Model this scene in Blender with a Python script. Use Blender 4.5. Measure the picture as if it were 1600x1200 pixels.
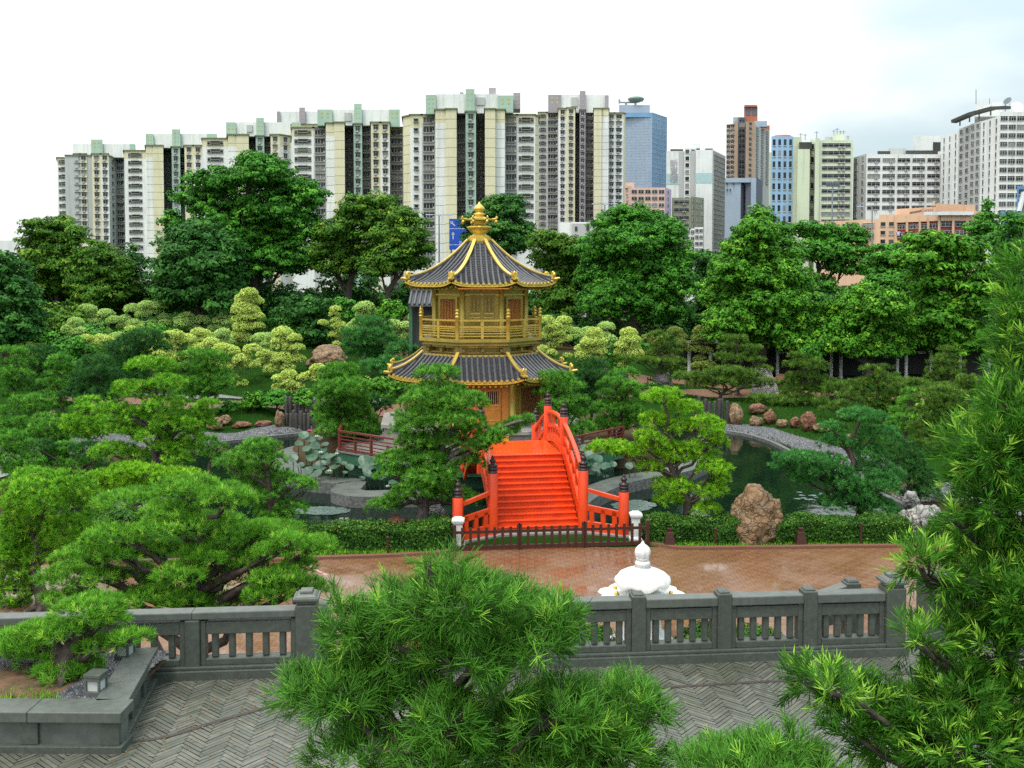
import bpy, math, random
import numpy as np
from mathutils import Vector, Matrix, noise as mnoise

# ------------------------------------------------------------------ scene, camera, light
for o in list(bpy.data.objects):
    bpy.data.objects.remove(o, do_unlink=True)
SC = bpy.context.scene
COL = SC.collection
R = math.radians
FPX, HOR, PITCH, CAMZ = 1556.0, 430.0, R(2.5), 9.2
PPY = HOR + FPX * math.tan(PITCH)          # principal point row

cd = bpy.data.cameras.new('camera')
cam = bpy.data.objects.new('camera', cd)
COL.objects.link(cam)
cam.location = (0, 0, CAMZ)
cam.rotation_euler = (R(90) - PITCH, 0, 0)
cd.sensor_width = 36
cd.lens = 36 * FPX / 1600
cd.shift_y = -(600 - PPY) / 1600
cd.clip_start, cd.clip_end = 0.1, 6000
SC.camera = cam

SUN_EL, SUN_AZ = R(66), R(205)             # azimuth measured from +Y clockwise
w = bpy.data.worlds.new("World")
SC.world = w
w.use_nodes = True
nt = w.node_tree
for n in list(nt.nodes):
    nt.nodes.remove(n)
def wn(t, **kw):
    n = nt.nodes.new(t)
    for k, v in kw.items():
        setattr(n, k, v)
    return n
out = wn('ShaderNodeOutputWorld')
bg = wn('ShaderNodeBackground')
bg.inputs['Strength'].default_value = 0.1
sky = wn('ShaderNodeTexSky', sky_type='NISHITA', sun_disc=False)
sky.sun_elevation = SUN_EL
sky.sun_rotation = SUN_AZ
sky.air_density = 1.6
sky.dust_density = 3.0
tc = wn('ShaderNodeTexCoord')
mp = wn('ShaderNodeMapping')
mp.inputs['Scale'].default_value = (2.2, 2.2, 6.5)
nz = wn('ShaderNodeTexNoise')
nz.inputs['Scale'].default_value = 1.3
nz.inputs['Detail'].default_value = 5
nz.inputs['Roughness'].default_value = 0.5
sx = wn('ShaderNodeSeparateXYZ')
ma = wn('ShaderNodeMath', operation='MULTIPLY_ADD')     # x * 1.5 + noise
ma.inputs[1].default_value = 1.15
cr = wn('ShaderNodeValToRGB')
cr.color_ramp.interpolation = 'EASE'
cr.color_ramp.elements[0].position = 0.6
cr.color_ramp.elements[0].color = (0, 0, 0, 1)
cr.color_ramp.elements[1].position = 1.0
cr.color_ramp.elements[1].color = (1, 1, 1, 1)
cloud = wn('ShaderNodeMix', data_type='RGBA')
cloud.inputs[6].default_value = (11.0, 11.2, 11.3, 1)   # bright overcast
cloud.inputs[7].default_value = (6.0, 7.5, 8.0, 1)      # greyer cloud bank to the right
mixs = wn('ShaderNodeMix', data_type='RGBA')
mixs.inputs[0].default_value = 0.93
L = nt.links.new
L(tc.outputs['Generated'], mp.inputs['Vector'])
L(mp.outputs['Vector'], nz.inputs['Vector'])
L(tc.outputs['Generated'], sx.inputs[0])
L(sx.outputs['X'], ma.inputs[0])
L(nz.outputs['Fac'], ma.inputs[2])
L(ma.outputs[0], cr.inputs['Fac'])
L(cr.outputs['Color'], cloud.inputs[0])
L(sky.outputs['Color'], mixs.inputs[6])
L(cloud.outputs[2], mixs.inputs[7])
# overcast skies are brighter overhead than at the horizon
zr = wn('ShaderNodeMapRange')
zr.inputs[1].default_value, zr.inputs[2].default_value = 0.05, 1.0
zr.inputs[3].default_value, zr.inputs[4].default_value = 1.0, 2.5
zm = wn('ShaderNodeVectorMath', operation='SCALE')
L(sx.outputs['Z'], zr.inputs[0])
L(mixs.outputs[2], zm.inputs[0])
L(zr.outputs[0], zm.inputs['Scale'])
L(zm.outputs[0], bg.inputs['Color'])
L(bg.outputs[0], out.inputs['Surface'])

sd = bpy.data.lights.new('sun', 'SUN')
sd.energy = 2.2
sd.angle = R(18)
sd.color = (1.0, 0.96, 0.9)
sun = bpy.data.objects.new('sun', sd)
COL.objects.link(sun)
sdir = Vector((math.sin(SUN_AZ) * math.cos(SUN_EL), math.cos(SUN_AZ) * math.cos(SUN_EL), math.sin(SUN_EL)))
sun.rotation_euler = sdir.to_track_quat('Z', 'Y').to_euler()
sun.location = sdir * 60

SC.view_settings.view_transform = 'Standard'
SC.view_settings.look = 'None'
SC.view_settings.exposure = 0.0
SC.view_settings.gamma = 1.0
SC.render.engine = 'CYCLES'
SC.cycles.max_bounces = 6
SC.cycles.diffuse_bounces = 1
SC.cycles.glossy_bounces = 2
SC.cycles.transmission_bounces = 3
SC.cycles.transparent_max_bounces = 4
SC.cycles.use_denoising = False

# ------------------------------------------------------------------ photo pixel -> world
_F = Vector((0, math.cos(PITCH), -math.sin(PITCH)))
_U = Vector((0, math.sin(PITCH), math.cos(PITCH)))
CAM = Vector((0, 0, CAMZ))
def ray(px, py):
    return _F + Vector((1, 0, 0)) * ((px - 800) / FPX) - _U * ((py - PPY) / FPX)
def at(px, py, Y):
    d = ray(px, py)
    return CAM + d * (Y / d.y)
def on(px, py, z):
    d = ray(px, py)
    return CAM + d * ((z - CAMZ) / d.z)

# ------------------------------------------------------------------ materials
MATS = {}
def new_mat(name):
    m = bpy.data.materials.new(name)
    m.use_nodes = True
    t = m.node_tree
    for n in list(t.nodes):
        t.nodes.remove(n)
    o = t.nodes.new('ShaderNodeOutputMaterial')
    b = t.nodes.new('ShaderNodeBsdfPrincipled')
    t.links.new(b.outputs[0], o.inputs[0])
    MATS[name] = m
    return m, t, b, o
def N(t, typ, **kw):
    n = t.nodes.new(typ)
    ins = kw.pop('ins', {})
    for k, v in kw.items():
        setattr(n, k, v)
    for k, v in ins.items():
        n.inputs[k].default_value = v
    return n
def ramp(t, fac, stops, interp='LINEAR'):
    n = t.nodes.new('ShaderNodeValToRGB')
    cr = n.color_ramp
    cr.interpolation = interp
    while len(cr.elements) < len(stops):
        cr.elements.new(0.5)
    for e, (p, c) in zip(cr.elements, stops):
        e.position = p
        e.color = (c[0], c[1], c[2], 1) if not isinstance(c, (int, float)) else (c, c, c, 1)
    t.links.new(fac, n.inputs[0])
    return n.outputs[0]
def mix(t, fac, a, b, blend='MIX'):
    n = t.nodes.new('ShaderNodeMix')
    n.data_type = 'RGBA'
    n.blend_type = blend
    for s, v in ((0, fac), (6, a), (7, b)):
        if hasattr(v, 'default_value') or hasattr(v, 'is_linked'):
            t.links.new(v, n.inputs[s])
        elif isinstance(v, (int, float)):
            n.inputs[s].default_value = v
        else:
            n.inputs[s].default_value = (v[0], v[1], v[2], 1)
    return n.outputs[2]
def coords(t):
    return t.nodes.new('ShaderNodeNewGeometry').outputs['Position']
def noise(t, vec, scale, detail=4, rough=0.55):
    n = N(t, 'ShaderNodeTexNoise', ins={'Scale': scale, 'Detail': detail, 'Roughness': rough})
    t.links.new(vec, n.inputs['Vector'])
    return n.outputs['Fac']
def bump(t, b, h, strength=0.3, dist=0.02):
    n = N(t, 'ShaderNodeBump', ins={'Strength': strength, 'Distance': dist})
    t.links.new(h, n.inputs['Height'])
    t.links.new(n.outputs[0], b.inputs['Normal'])
def scaled(t, vec, s):
    n = N(t, 'ShaderNodeMapping')
    n.inputs['Scale'].default_value = s
    t.links.new(vec, n.inputs['Vector'])
    return n.outputs[0]

def plain(name, c1, c2=None, rough=0.6, metal=0.0, nscale=3.0, bstr=0.0, bscale=40, streak=0.0, streakcol=(0.1, 0.1, 0.08), spec=0.5):
    """colour varied by noise, optional vertical run-off stains and bump"""
    m, t, b, o = new_mat(name)
    p = coords(t)
    c2 = c2 or tuple(v * 0.8 for v in c1)
    f = noise(t, p, nscale)
    col = mix(t, ramp(t, f, [(0.35, 0.0), (0.65, 1.0)]), c1, c2)
    if streak > 0:
        sp = scaled(t, p, (2.2, 2.2, 0.12))
        s = noise(t, sp, 1.0, 5, 0.65)
        col = mix(t, ramp(t, s, [(0.5, 0.0), (0.75, streak)]), col, streakcol)
    t.links.new(col, b.inputs['Base Color'])
    b.inputs['Roughness'].default_value = rough
    b.inputs['Metallic'].default_value = metal
    b.inputs['Specular IOR Level'].default_value = spec
    if bstr:
        bump(t, b, noise(t, p, bscale, 5), bstr)
    return m

def foliage(name, dark, light, young=None, rough=0.5, trans=0.16, spec=0.10, soft=0.5):
    """leaf colour from a random per-leaf value stored on the mesh"""
    m, t, b, o = new_mat(name)
    a = N(t, 'ShaderNodeAttribute', attribute_name='tint')
    stops = [(0.0, dark), (0.8, light)] + ([(1.0, young)] if young else [])
    col = ramp(t, a.outputs['Fac'], stops)
    t.links.new(col, b.inputs['Base Color'])
    b.inputs['Roughness'].default_value = rough + 0.1
    b.inputs['Specular IOR Level'].default_value = spec
    if soft > 0:                            # leaves of one tuft shade together, like rounded clumps
        sa = N(t, 'ShaderNodeAttribute', attribute_name='soft')
        ge = t.nodes.new('ShaderNodeNewGeometry')
        mv = N(t, 'ShaderNodeMix', data_type='VECTOR')
        mv.inputs[0].default_value = soft
        t.links.new(ge.outputs['Normal'], mv.inputs[4])
        t.links.new(sa.outputs['Vector'], mv.inputs[5])
        nv = N(t, 'ShaderNodeVectorMath', operation='NORMALIZE')
        t.links.new(mv.outputs[1], nv.inputs[0])
        t.links.new(nv.outputs[0], b.inputs['Normal'])
    tr = N(t, 'ShaderNodeBsdfTranslucent')
    tcol = mix(t, 1.0, col, (1.0, 1.05, 0.6), 'MULTIPLY')
    t.links.new(tcol, tr.inputs['Color'])
    ms = N(t, 'ShaderNodeMixShader', ins={0: trans})
    t.links.new(b.outputs[0], ms.inputs[1])
    t.links.new(tr.outputs[0], ms.inputs[2])
    t.links.new(ms.outputs[0], o.inputs[0])
    return m

# ------------------------------------------------------------------ mesh building
class MB:
    """collects boxes, tubes, lathes ... ; build() links them as ONE mesh object"""
    def __init__(s, M=None):
        s.v, s.f, s.mi, s.sm = [], [], [], []
        s.M = M
    def add(s, vs, fs, mi=0, smooth=False):
        o = len(s.v)
        if s.M is not None:
            vs = [s.M @ Vector(p) for p in vs]
        s.v.extend([tuple(p) for p in vs])
        for f in fs:
            s.f.append([i + o for i in f])
            s.mi.append(mi)
            s.sm.append(smooth)
        return s
    def box(s, c, d, rz=0.0, mi=0, taper=1.0):
        x, y, z = d[0] / 2, d[1] / 2, d[2] / 2
        k = taper
        vs = [(-x, -y, -z), (x, -y, -z), (x, y, -z), (-x, y, -z), (-x * k, -y * k, z), (x * k, -y * k, z), (x * k, y * k, z), (-x * k, y * k, z)]
        ca, sa = math.cos(rz), math.sin(rz)
        vs = [(c[0] + p[0] * ca - p[1] * sa, c[1] + p[0] * sa + p[1] * ca, c[2] + p[2]) for p in vs]
        return s.add(vs, [(0, 3, 2, 1), (4, 5, 6, 7), (0, 1, 5, 4), (1, 2, 6, 5), (2, 3, 7, 6), (3, 0, 4, 7)], mi)
    def bx(s, x0, x1, y0, y1, z0, z1, mi=0):
        return s.box(((x0 + x1) / 2, (y0 + y1) / 2, (z0 + z1) / 2), (x1 - x0, y1 - y0, z1 - z0), 0, mi)
    def beam(s, a, b, wd, h, mi=0):
        """box bar from a to b, width wd sideways, height h; h measured vertically around the axis"""
        a, b = Vector(a), Vector(b)
        d = (b - a)
        side = Vector((-d.y, d.x, 0))
        side = side.normalized() * (wd / 2) if side.length > 1e-6 else Vector((wd / 2, 0, 0))
        up = d.cross(side).normalized() * (-h / 2)
        if up.z < 0:
            up = -up
        vs = [a - side - up, a + side - up, a + side + up, a - side + up, b - side - up, b + side - up, b + side + up, b - side + up]
        return s.add(vs, [(0, 1, 2, 3), (7, 6, 5, 4), (0, 4, 5, 1), (1, 5, 6, 2), (2, 6, 7, 3), (3, 7, 4, 0)], mi)
    def prism(s, pts, z0, z1, mi=0, mtop=None):
        n = len(pts)
        vs = [(p[0], p[1], z0) for p in pts] + [(p[0], p[1], z1) for p in pts]
        s.add(vs, [(i, (i + 1) % n, n + (i + 1) % n, n + i) for i in range(n)] , mi)
        s.add(vs, [tuple(range(n - 1, -1, -1))], mi)
        s.add(vs, [tuple(range(n, 2 * n))], mi if mtop is None else mtop)
        return s
    def tube(s, path, rad, n=8, mi=0, smooth=True, cap=True):
        path = [Vector(p) for p in path]
        if isinstance(rad, (int, float)):
            rad = [rad] * len(path)
        vs, fs = [], []
        prev = None
        for i, p in enumerate(path):
            d = (path[min(i + 1, len(path) - 1)] - path[max(i - 1, 0)])
            d = d.normalized() if d.length > 1e-9 else Vector((0, 0, 1))
            if prev is None:
                a = d.orthogonal().normalized()
            else:
                a = prev - d * prev.dot(d)
                a = a.normalized() if a.length > 1e-6 else d.orthogonal().normalized()
            prev = a
            b = d.cross(a)
            for k in range(n):
                th = 2 * math.pi * k / n
                vs.append(p + (a * math.cos(th) + b * math.sin(th)) * rad[i])
        for i in range(len(path) - 1):
            for k in range(n):
                k2 = (k + 1) % n
                fs.append((i * n + k, i * n + k2, (i + 1) * n + k2, (i + 1) * n + k))
        s.add(vs, fs, mi, smooth)
        if cap:
            s.add(vs, [tuple(range(n - 1, -1, -1)), tuple(range((len(path) - 1) * n, len(path) * n))], mi)
        return s
    def lathe(s, prof, c, n=24, mi=0, smooth=True, wob=None):
        vs, fs = [], []
        for i, (r, z) in enumerate(prof):
            for k in range(n):
                th = 2 * math.pi * k / n
                rr = r * (wob(th, z) if wob else 1)
                vs.append((c[0] + rr * math.cos(th), c[1] + rr * math.sin(th), c[2] + z))
        for i in range(len(prof) - 1):
            for k in range(n):
                k2 = (k + 1) % n
                fs.append((i * n + k, i * n + k2, (i + 1) * n + k2, (i + 1) * n + k))
        s.add(vs, fs, mi, smooth)
        s.add(vs, [tuple(range(n - 1, -1, -1)), tuple(range((len(prof) - 1) * n, len(prof) * n))], mi)
        return s
    def mesh(s, name, mats, off=(0, 0, 0)):
        me = bpy.data.meshes.new(name)
        me.from_pydata([(p[0] - off[0], p[1] - off[1], p[2] - off[2]) for p in s.v], [], s.f)
        for m in (mats if isinstance(mats, (list, tuple)) else [mats]):
            me.materials.append(MATS[m])
        me.polygons.foreach_set('material_index', s.mi)
        me.polygons.foreach_set('use_smooth', s.sm)
        me.update()
        return me
    def build(s, name, mats, parent=None, bevel=0.0, loc=None):
        off = root_loc(parent) if parent is not None else (loc or (0, 0, 0))
        o = bpy.data.objects.new(name, s.mesh(name, mats, off))
        COL.objects.link(o)
        if parent is not None:
            o.parent = parent
        elif loc:
            o.location = loc
        if bevel:
            bv = o.modifiers.new('bevel', 'BEVEL')
            bv.width = bevel
            bv.segments = 2
            bv.limit_method = 'ANGLE'
            bv.angle_limit = R(40)
        return o

def root_loc(o):
    v = Vector((0, 0, 0))
    while o is not None:
        v = v + o.location
        o = o.parent
    return v
def tag(o, label=None, cat=None, group=None, kind=None):
    if label: o['label'] = label
    if cat: o['category'] = cat
    if group: o['group'] = group
    if kind: o['kind'] = kind
    return o
def thing(name, label, cat, loc=(0, 0, 0), group=None):
    o = bpy.data.objects.new(name, None)
    o.empty_display_size = 0.3
    COL.objects.link(o)
    o.location = loc
    return tag(o, label, cat, group)
def copy_thing(root, loc, label=None, group=None, rz=None):
    r = root.copy()
    COL.objects.link(r)
    r.location = loc
    if rz is not None: r.rotation_euler.z = rz
    if label: r['label'] = label
    if group: r['group'] = group
    for ch in root.children:
        c = ch.copy()
        COL.objects.link(c)
        c.parent = r
        for g in ch.children:
            d = g.copy()
            COL.objects.link(d)
            d.parent = c
    return r

def np_mesh(name, verts, faces_n, loops, mat, tint=None, off=(0, 0, 0), soft=None):
    """fast mesh: verts (n,3), loops flat vertex indices, every face with faces_n corners"""
    me = bpy.data.meshes.new(name)
    nf = len(loops) // faces_n
    me.vertices.add(len(verts))
    me.vertices.foreach_set('co', (verts - np.array(off)).astype(np.float32).ravel())
    me.loops.add(len(loops))
    me.loops.foreach_set('vertex_index', loops.astype(np.int32))
    me.polygons.add(nf)
    me.polygons.foreach_set('loop_start', np.arange(0, nf * faces_n, faces_n, dtype=np.int32))
    me.update(calc_edges=True)
    if tint is not None:
        a = me.attributes.new('tint', 'FLOAT', 'FACE')
        a.data.foreach_set('value', tint.astype(np.float32))
    if soft is not None:
        a = me.attributes.new('soft', 'FLOAT_VECTOR', 'FACE')
        a.data.foreach_set('vector', soft.astype(np.float32).ravel())
    me.materials.append(MATS[mat])
    return me
# ------------------------------------------------------------------ material library
plain('granite', (0.074, 0.086, 0.070), (0.052, 0.061, 0.050), rough=0.5, nscale=14, bstr=0.12, bscale=120, streak=0.7, streakcol=(0.045, 0.055, 0.045))
plain('granite_light', (0.105, 0.118, 0.100), (0.08, 0.09, 0.078), rough=0.45, nscale=9, bstr=0.1, bscale=100, streak=0.45, streakcol=(0.05, 0.058, 0.046))
plain('granite_panel', (0.12, 0.135, 0.12), (0.08, 0.09, 0.08), rough=0.35, nscale=5, bstr=0.05)
plain('white_stone', (0.80, 0.81, 0.79), (0.70, 0.72, 0.69), rough=0.45, nscale=5, streak=0.3, streakcol=(0.35, 0.37, 0.34), bstr=0.05)
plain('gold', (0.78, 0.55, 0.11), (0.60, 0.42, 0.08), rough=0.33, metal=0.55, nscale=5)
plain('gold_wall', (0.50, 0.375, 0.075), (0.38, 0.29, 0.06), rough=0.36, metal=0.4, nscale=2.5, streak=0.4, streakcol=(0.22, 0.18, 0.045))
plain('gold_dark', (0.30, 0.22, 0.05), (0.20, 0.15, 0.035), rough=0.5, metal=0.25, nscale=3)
plain('door_gold', (0.33, 0.24, 0.05), (0.24, 0.18, 0.04), rough=0.35, metal=0.35, nscale=5)
plain('slat_wood', (0.30, 0.14, 0.045), (0.22, 0.10, 0.03), rough=0.5, nscale=6)
plain('lattice_dark', (0.03, 0.02, 0.015), rough=0.6)
plain('door_orange', (0.62, 0.25, 0.04), (0.52, 0.20, 0.035), rough=0.4, nscale=3)  # gilt front door, the red reflection on it put into the colour
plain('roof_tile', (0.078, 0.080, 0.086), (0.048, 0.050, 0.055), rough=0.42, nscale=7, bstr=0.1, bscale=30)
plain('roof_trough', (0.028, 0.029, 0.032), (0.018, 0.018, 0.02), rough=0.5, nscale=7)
plain('bridge_red', (0.82, 0.070, 0.010), (0.68, 0.056, 0.010), rough=0.34, nscale=2.2, streak=0.45, streakcol=(0.45, 0.034, 0.010), bstr=0.08, bscale=18)
plain('bridge_red_wet', (0.82, 0.095, 0.014), (0.70, 0.065, 0.012), rough=0.16, nscale=1.2)
plain('bronze_cap', (0.035, 0.025, 0.028), (0.05, 0.03, 0.03), rough=0.35, metal=0.3, nscale=9)
plain('brown_wood', (0.065, 0.022, 0.014), (0.045, 0.016, 0.011), rough=0.45, nscale=8)
plain('red_wood', (0.17, 0.035, 0.02), (0.12, 0.028, 0.018), rough=0.4, nscale=6)
plain('green_paint', (0.045, 0.16, 0.085), (0.03, 0.11, 0.06), rough=0.45, nscale=4, streak=0.4, streakcol=(0.02, 0.05, 0.03))
plain('dark_timber', (0.03, 0.028, 0.026), (0.05, 0.045, 0.04), rough=0.7, nscale=9, streak=0.5, streakcol=(0.16, 0.15, 0.14))
plain('concrete', (0.36, 0.37, 0.35), (0.29, 0.30, 0.285), rough=0.8, nscale=3, streak=0.3)
plain('coping', (0.095, 0.108, 0.092), (0.06, 0.072, 0.06), rough=0.4, nscale=1.8, bstr=0.06)
plain('coping_side', (0.07, 0.075, 0.07), (0.16, 0.165, 0.155), rough=0.85, nscale=7, bstr=0.8, bscale=14)
plain('bark', (0.085, 0.065, 0.05), (0.035, 0.027, 0.022), rough=0.85, nscale=9, bstr=0.7, bscale=22)
plain('bark_grey', (0.14, 0.125, 0.105), (0.05, 0.042, 0.035), rough=0.85, nscale=7, bstr=0.7, bscale=16)
plain('soil', (0.16, 0.085, 0.04), (0.07, 0.05, 0.025), rough=0.95, nscale=5, bstr=0.6, bscale=30)
plain('pebble', (0.17, 0.175, 0.18), (0.09, 0.095, 0.10), rough=0.5, nscale=7)
plain('dead_leaf', (0.30, 0.13, 0.03), (0.17, 0.10, 0.03), rough=0.7, nscale=30)
plain('drain', (0.035, 0.028, 0.025), (0.06, 0.045, 0.035), rough=0.5, nscale=12)
plain('lamp_glass', (0.55, 0.57, 0.55), (0.4, 0.42, 0.4), rough=0.25, nscale=4)
plain('metal_grey', (0.30, 0.32, 0.33), (0.25, 0.27, 0.28), rough=0.4, metal=0.5)
plain('sign_blue', (0.01, 0.08, 0.50), (0.01, 0.07, 0.42), rough=0.4)
plain('sign_white', (0.80, 0.82, 0.82), rough=0.5)
plain('skin', (0.60, 0.36, 0.27), (0.55, 0.32, 0.24), rough=0.5)
plain('dark_cloth', (0.03, 0.035, 0.05), (0.04, 0.045, 0.06), rough=0.85)
plain('lotus_leaf', (0.032, 0.100, 0.044), (0.014, 0.056, 0.024), rough=0.42, nscale=1.6)
plain('lotus_pink', (0.75, 0.16, 0.30), (0.8, 0.3, 0.42), rough=0.5)
plain('lotus_white', (0.82, 0.82, 0.72), rough=0.5)
plain('lily_pad', (0.06, 0.10, 0.08), (0.085, 0.13, 0.11), rough=0.3, nscale=4)
plain('plinth_stone', (0.28, 0.27, 0.24), (0.22, 0.21, 0.19), rough=0.7, nscale=3)

# foliage
foliage('leaf_pine_near', (0.017, 0.065, 0.0072), (0.11, 0.34, 0.0288), (0.314, 0.575, 0.051), rough=0.42)
foliage('leaf_pine_bonsai', (0.031, 0.112, 0.0075), (0.153, 0.45, 0.0258), (0.36, 0.611, 0.053), rough=0.45)
foliage('leaf_podo_near', (0.013, 0.054, 0.0063), (0.086, 0.292, 0.0196), (0.361, 0.65, 0.0693), rough=0.36, trans=0.35)
foliage('leaf_lime', (0.062, 0.179, 0.0048), (0.234, 0.576, 0.017), (0.437, 0.715, 0.0422))
foliage('leaf_fresh', (0.038, 0.134, 0.0061), (0.193, 0.531, 0.0238), (0.42, 0.69, 0.0476))
foliage('leaf_mid', (0.02, 0.089, 0.0082), (0.115, 0.367, 0.0292), (0.209, 0.471, 0.0476))
foliage('leaf_blue', (0.014, 0.074, 0.015), (0.066, 0.276, 0.0476), (0.11, 0.338, 0.0619))
foliage('leaf_dark', (0.01, 0.055, 0.0109), (0.04, 0.154, 0.0252), (0.083, 0.23, 0.0354))
foliage('leaf_olive', (0.02, 0.056, 0.0061), (0.104, 0.221, 0.0218), (0.193, 0.313, 0.0354))
foliage('leaf_yellow', (0.33, 0.5, 0.0595), (0.68, 0.84, 0.187), (0.83, 0.92, 0.306))
foliage('leaf_pale', (0.26, 0.48, 0.085), (0.53, 0.77, 0.221), (0.72, 0.87, 0.323))
foliage('leaf_oliveyellow', (0.1, 0.16, 0.0255), (0.24, 0.33, 0.0638), (0.38, 0.46, 0.1105))
foliage('leaf_hedge', (0.013, 0.054, 0.0078), (0.057, 0.173, 0.0186), (0.199, 0.292, 0.0372), rough=0.4)
foliage('leaf_tree_dark', (0.013, 0.064, 0.0129), (0.053, 0.182, 0.0272), (0.112, 0.28, 0.0381), rough=0.45)
foliage('leaf_tree_olive', (0.023, 0.081, 0.0088), (0.098, 0.24, 0.0211), (0.247, 0.351, 0.0354), rough=0.45)
foliage('leaf_tree_mid', (0.018, 0.085, 0.0095), (0.084, 0.31, 0.0272), (0.19, 0.475, 0.0442), rough=0.4)
foliage('leaf_tree_bright', (0.02, 0.093, 0.0075), (0.109, 0.343, 0.0231), (0.276, 0.516, 0.0401), rough=0.4)
foliage('leaf_tree_yellowish', (0.034, 0.097, 0.0088), (0.123, 0.268, 0.0231), (0.23, 0.373, 0.0442), rough=0.45)
foliage('blade_dark', (0.012, 0.05, 0.0041), (0.045, 0.125, 0.0102), (0.1, 0.19, 0.0204))
foliage('blade', (0.046, 0.18, 0.0095), (0.181, 0.465, 0.0231), (0.4, 0.551, 0.0408))

# rock: warm weathered limestone
def rock_mat(name, a, b, c):
    m, t, bs, o = new_mat(name)
    p = coords(t)
    n1 = noise(t, p, 1.6, 6, 0.65)
    n2 = noise(t, p, 5.5, 8, 0.7)
    v = N(t, 'ShaderNodeTexVoronoi', feature='DISTANCE_TO_EDGE', ins={'Scale': 3.2})
    wv = t.nodes.new('ShaderNodeVectorMath')
    wv.operation = 'MULTIPLY_ADD'
    nn = N(t, 'ShaderNodeTexNoise', ins={'Scale': 2.0, 'Detail': 4})
    t.links.new(p, nn.inputs['Vector'])
    t.links.new(nn.outputs['Color'], wv.inputs[0])
    wv.inputs[1].default_value = (0.9, 0.9, 0.9)
    t.links.new(p, wv.inputs[2])
    t.links.new(wv.outputs[0], v.inputs['Vector'])
    col = ramp(t, n1, [(0.3, a), (0.5, b), (0.68, c)])
    col = mix(t, ramp(t, n2, [(0.5, 0.0), (0.7, 0.6)]), col, tuple(x * 0.35 for x in a))
    col = mix(t, ramp(t, v.outputs['Distance'], [(0.0, 0.75), (0.07, 0.0)]), col, (0.035, 0.026, 0.02))
    t.links.new(col, bs.inputs['Base Color'])
    bs.inputs['Roughness'].default_value = 0.55
    mx = N(t, 'ShaderNodeMath', operation='ADD')
    t.links.new(n2, mx.inputs[0])
    t.links.new(ramp(t, v.outputs['Distance'], [(0.0, 0.0), (0.12, 0.5)]), mx.inputs[1])
    bump(t, bs, mx.outputs[0], 0.9, 0.08)
rock_mat('rock_warm', (0.12, 0.095, 0.06), (0.26, 0.15, 0.065), (0.36, 0.28, 0.17))
rock_mat('rock_red', (0.09, 0.045, 0.03), (0.20, 0.075, 0.03), (0.27, 0.15, 0.08))
rock_mat('rock_grey', (0.14, 0.15, 0.145), (0.33, 0.33, 0.30), (0.50, 0.47, 0.38))
rock_mat('rock_dark', (0.03, 0.028, 0.03), (0.06, 0.055, 0.055), (0.11, 0.10, 0.10))

# ground: grass, soil, paths chosen by stored weights on the mesh
def ground_mat():
    m, t, b, o = new_mat('ground')
    p = coords(t)
    f = noise(t, p, 0.35, 5)
    f2 = noise(t, p, 9.0, 6, 0.7)
    g = mix(t, ramp(t, f, [(0.3, 0.0), (0.7, 1.0)]), (0.007, 0.030, 0.005), (0.014, 0.050, 0.008))
    g = mix(t, ramp(t, f2, [(0.35, 0.0), (0.7, 0.6)]), g, (0.03, 0.075, 0.012))
    a = N(t, 'ShaderNodeAttribute', attribute_name='soil')
    col = mix(t, a.outputs['Fac'], g, mix(t, f2, (0.06, 0.045, 0.028), (0.12, 0.085, 0.05)))
    t.links.new(col, b.inputs['Base Color'])
    b.inputs['Roughness'].default_value = 1.0
    b.inputs['Specular IOR Level'].default_value = 0.0
    bump(t, b, f2, 0.8, 0.08)
ground_mat()

def brick_mat():
    m, t, b, o = new_mat('plaza_brick')
    p = coords(t)
    mp = N(t, 'ShaderNodeMapping')
    mp.inputs['Rotation'].default_value = (0, 0, R(45))
    t.links.new(p, mp.inputs['Vector'])
    # herringbone look: basket of two brick textures swapped by checker
    bt = N(t, 'ShaderNodeTexBrick', ins={'Scale': 1.0, 'Mortar Size': 0.009, 'Brick Width': 0.24, 'Row Height': 0.12, 'Bias': -0.1,
           'Color1': (0.225, 0.108, 0.046, 1), 'Color2': (0.19, 0.085, 0.045, 1), 'Mortar': (0.085, 0.05, 0.034, 1)})
    t.links.new(p, bt.inputs['Vector'])
    mp2 = N(t, 'ShaderNodeMapping')
    mp2.inputs['Rotation'].default_value = (0, 0, R(90))
    t.links.new(p, mp2.inputs['Vector'])
    bt2 = N(t, 'ShaderNodeTexBrick', ins={'Scale': 1.0, 'Mortar Size': 0.009, 'Brick Width': 0.24, 'Row Height': 0.12, 'Bias': -0.1,
           'Color1': (0.185, 0.084, 0.040, 1), 'Color2': (0.150, 0.068, 0.032, 1), 'Mortar': (0.085, 0.05, 0.034, 1)})
    t.links.new(mp2.outputs[0], bt2.inputs['Vector'])
    ck = N(t, 'ShaderNodeTexChecker', ins={'Scale': 4.1667, 'Color1': (0, 0, 0, 1), 'Color2': (1, 1, 1, 1)})
    t.links.new(scaled(t, p, (1, 1, 0.0)), ck.inputs['Vector'])
    col = mix(t, ck.outputs['Color'], bt.outputs['Color'], bt2.outputs['Color'])
    f = noise(t, p, 0.45, 5, 0.6)
    col = mix(t, ramp(t, f, [(0.38, 0.0), (0.68, 0.45)]), col, (0.20, 0.118, 0.055))
    f3 = noise(t, p, 2.5, 4)
    col = mix(t, ramp(t, f3, [(0.5, 0.0), (0.75, 0.25)]), col, (0.10, 0.05, 0.032))
    t.links.new(col, b.inputs['Base Color'])
    # damp after rain: smoother where puddled
    wet = noise(t, p, 0.55, 4, 0.6)
    t.links.new(ramp(t, wet, [(0.40, 0.45), (0.58, 0.10)]), b.inputs['Roughness'])
    b.inputs['Specular IOR Level'].default_value = 0.4
brick_mat()

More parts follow.
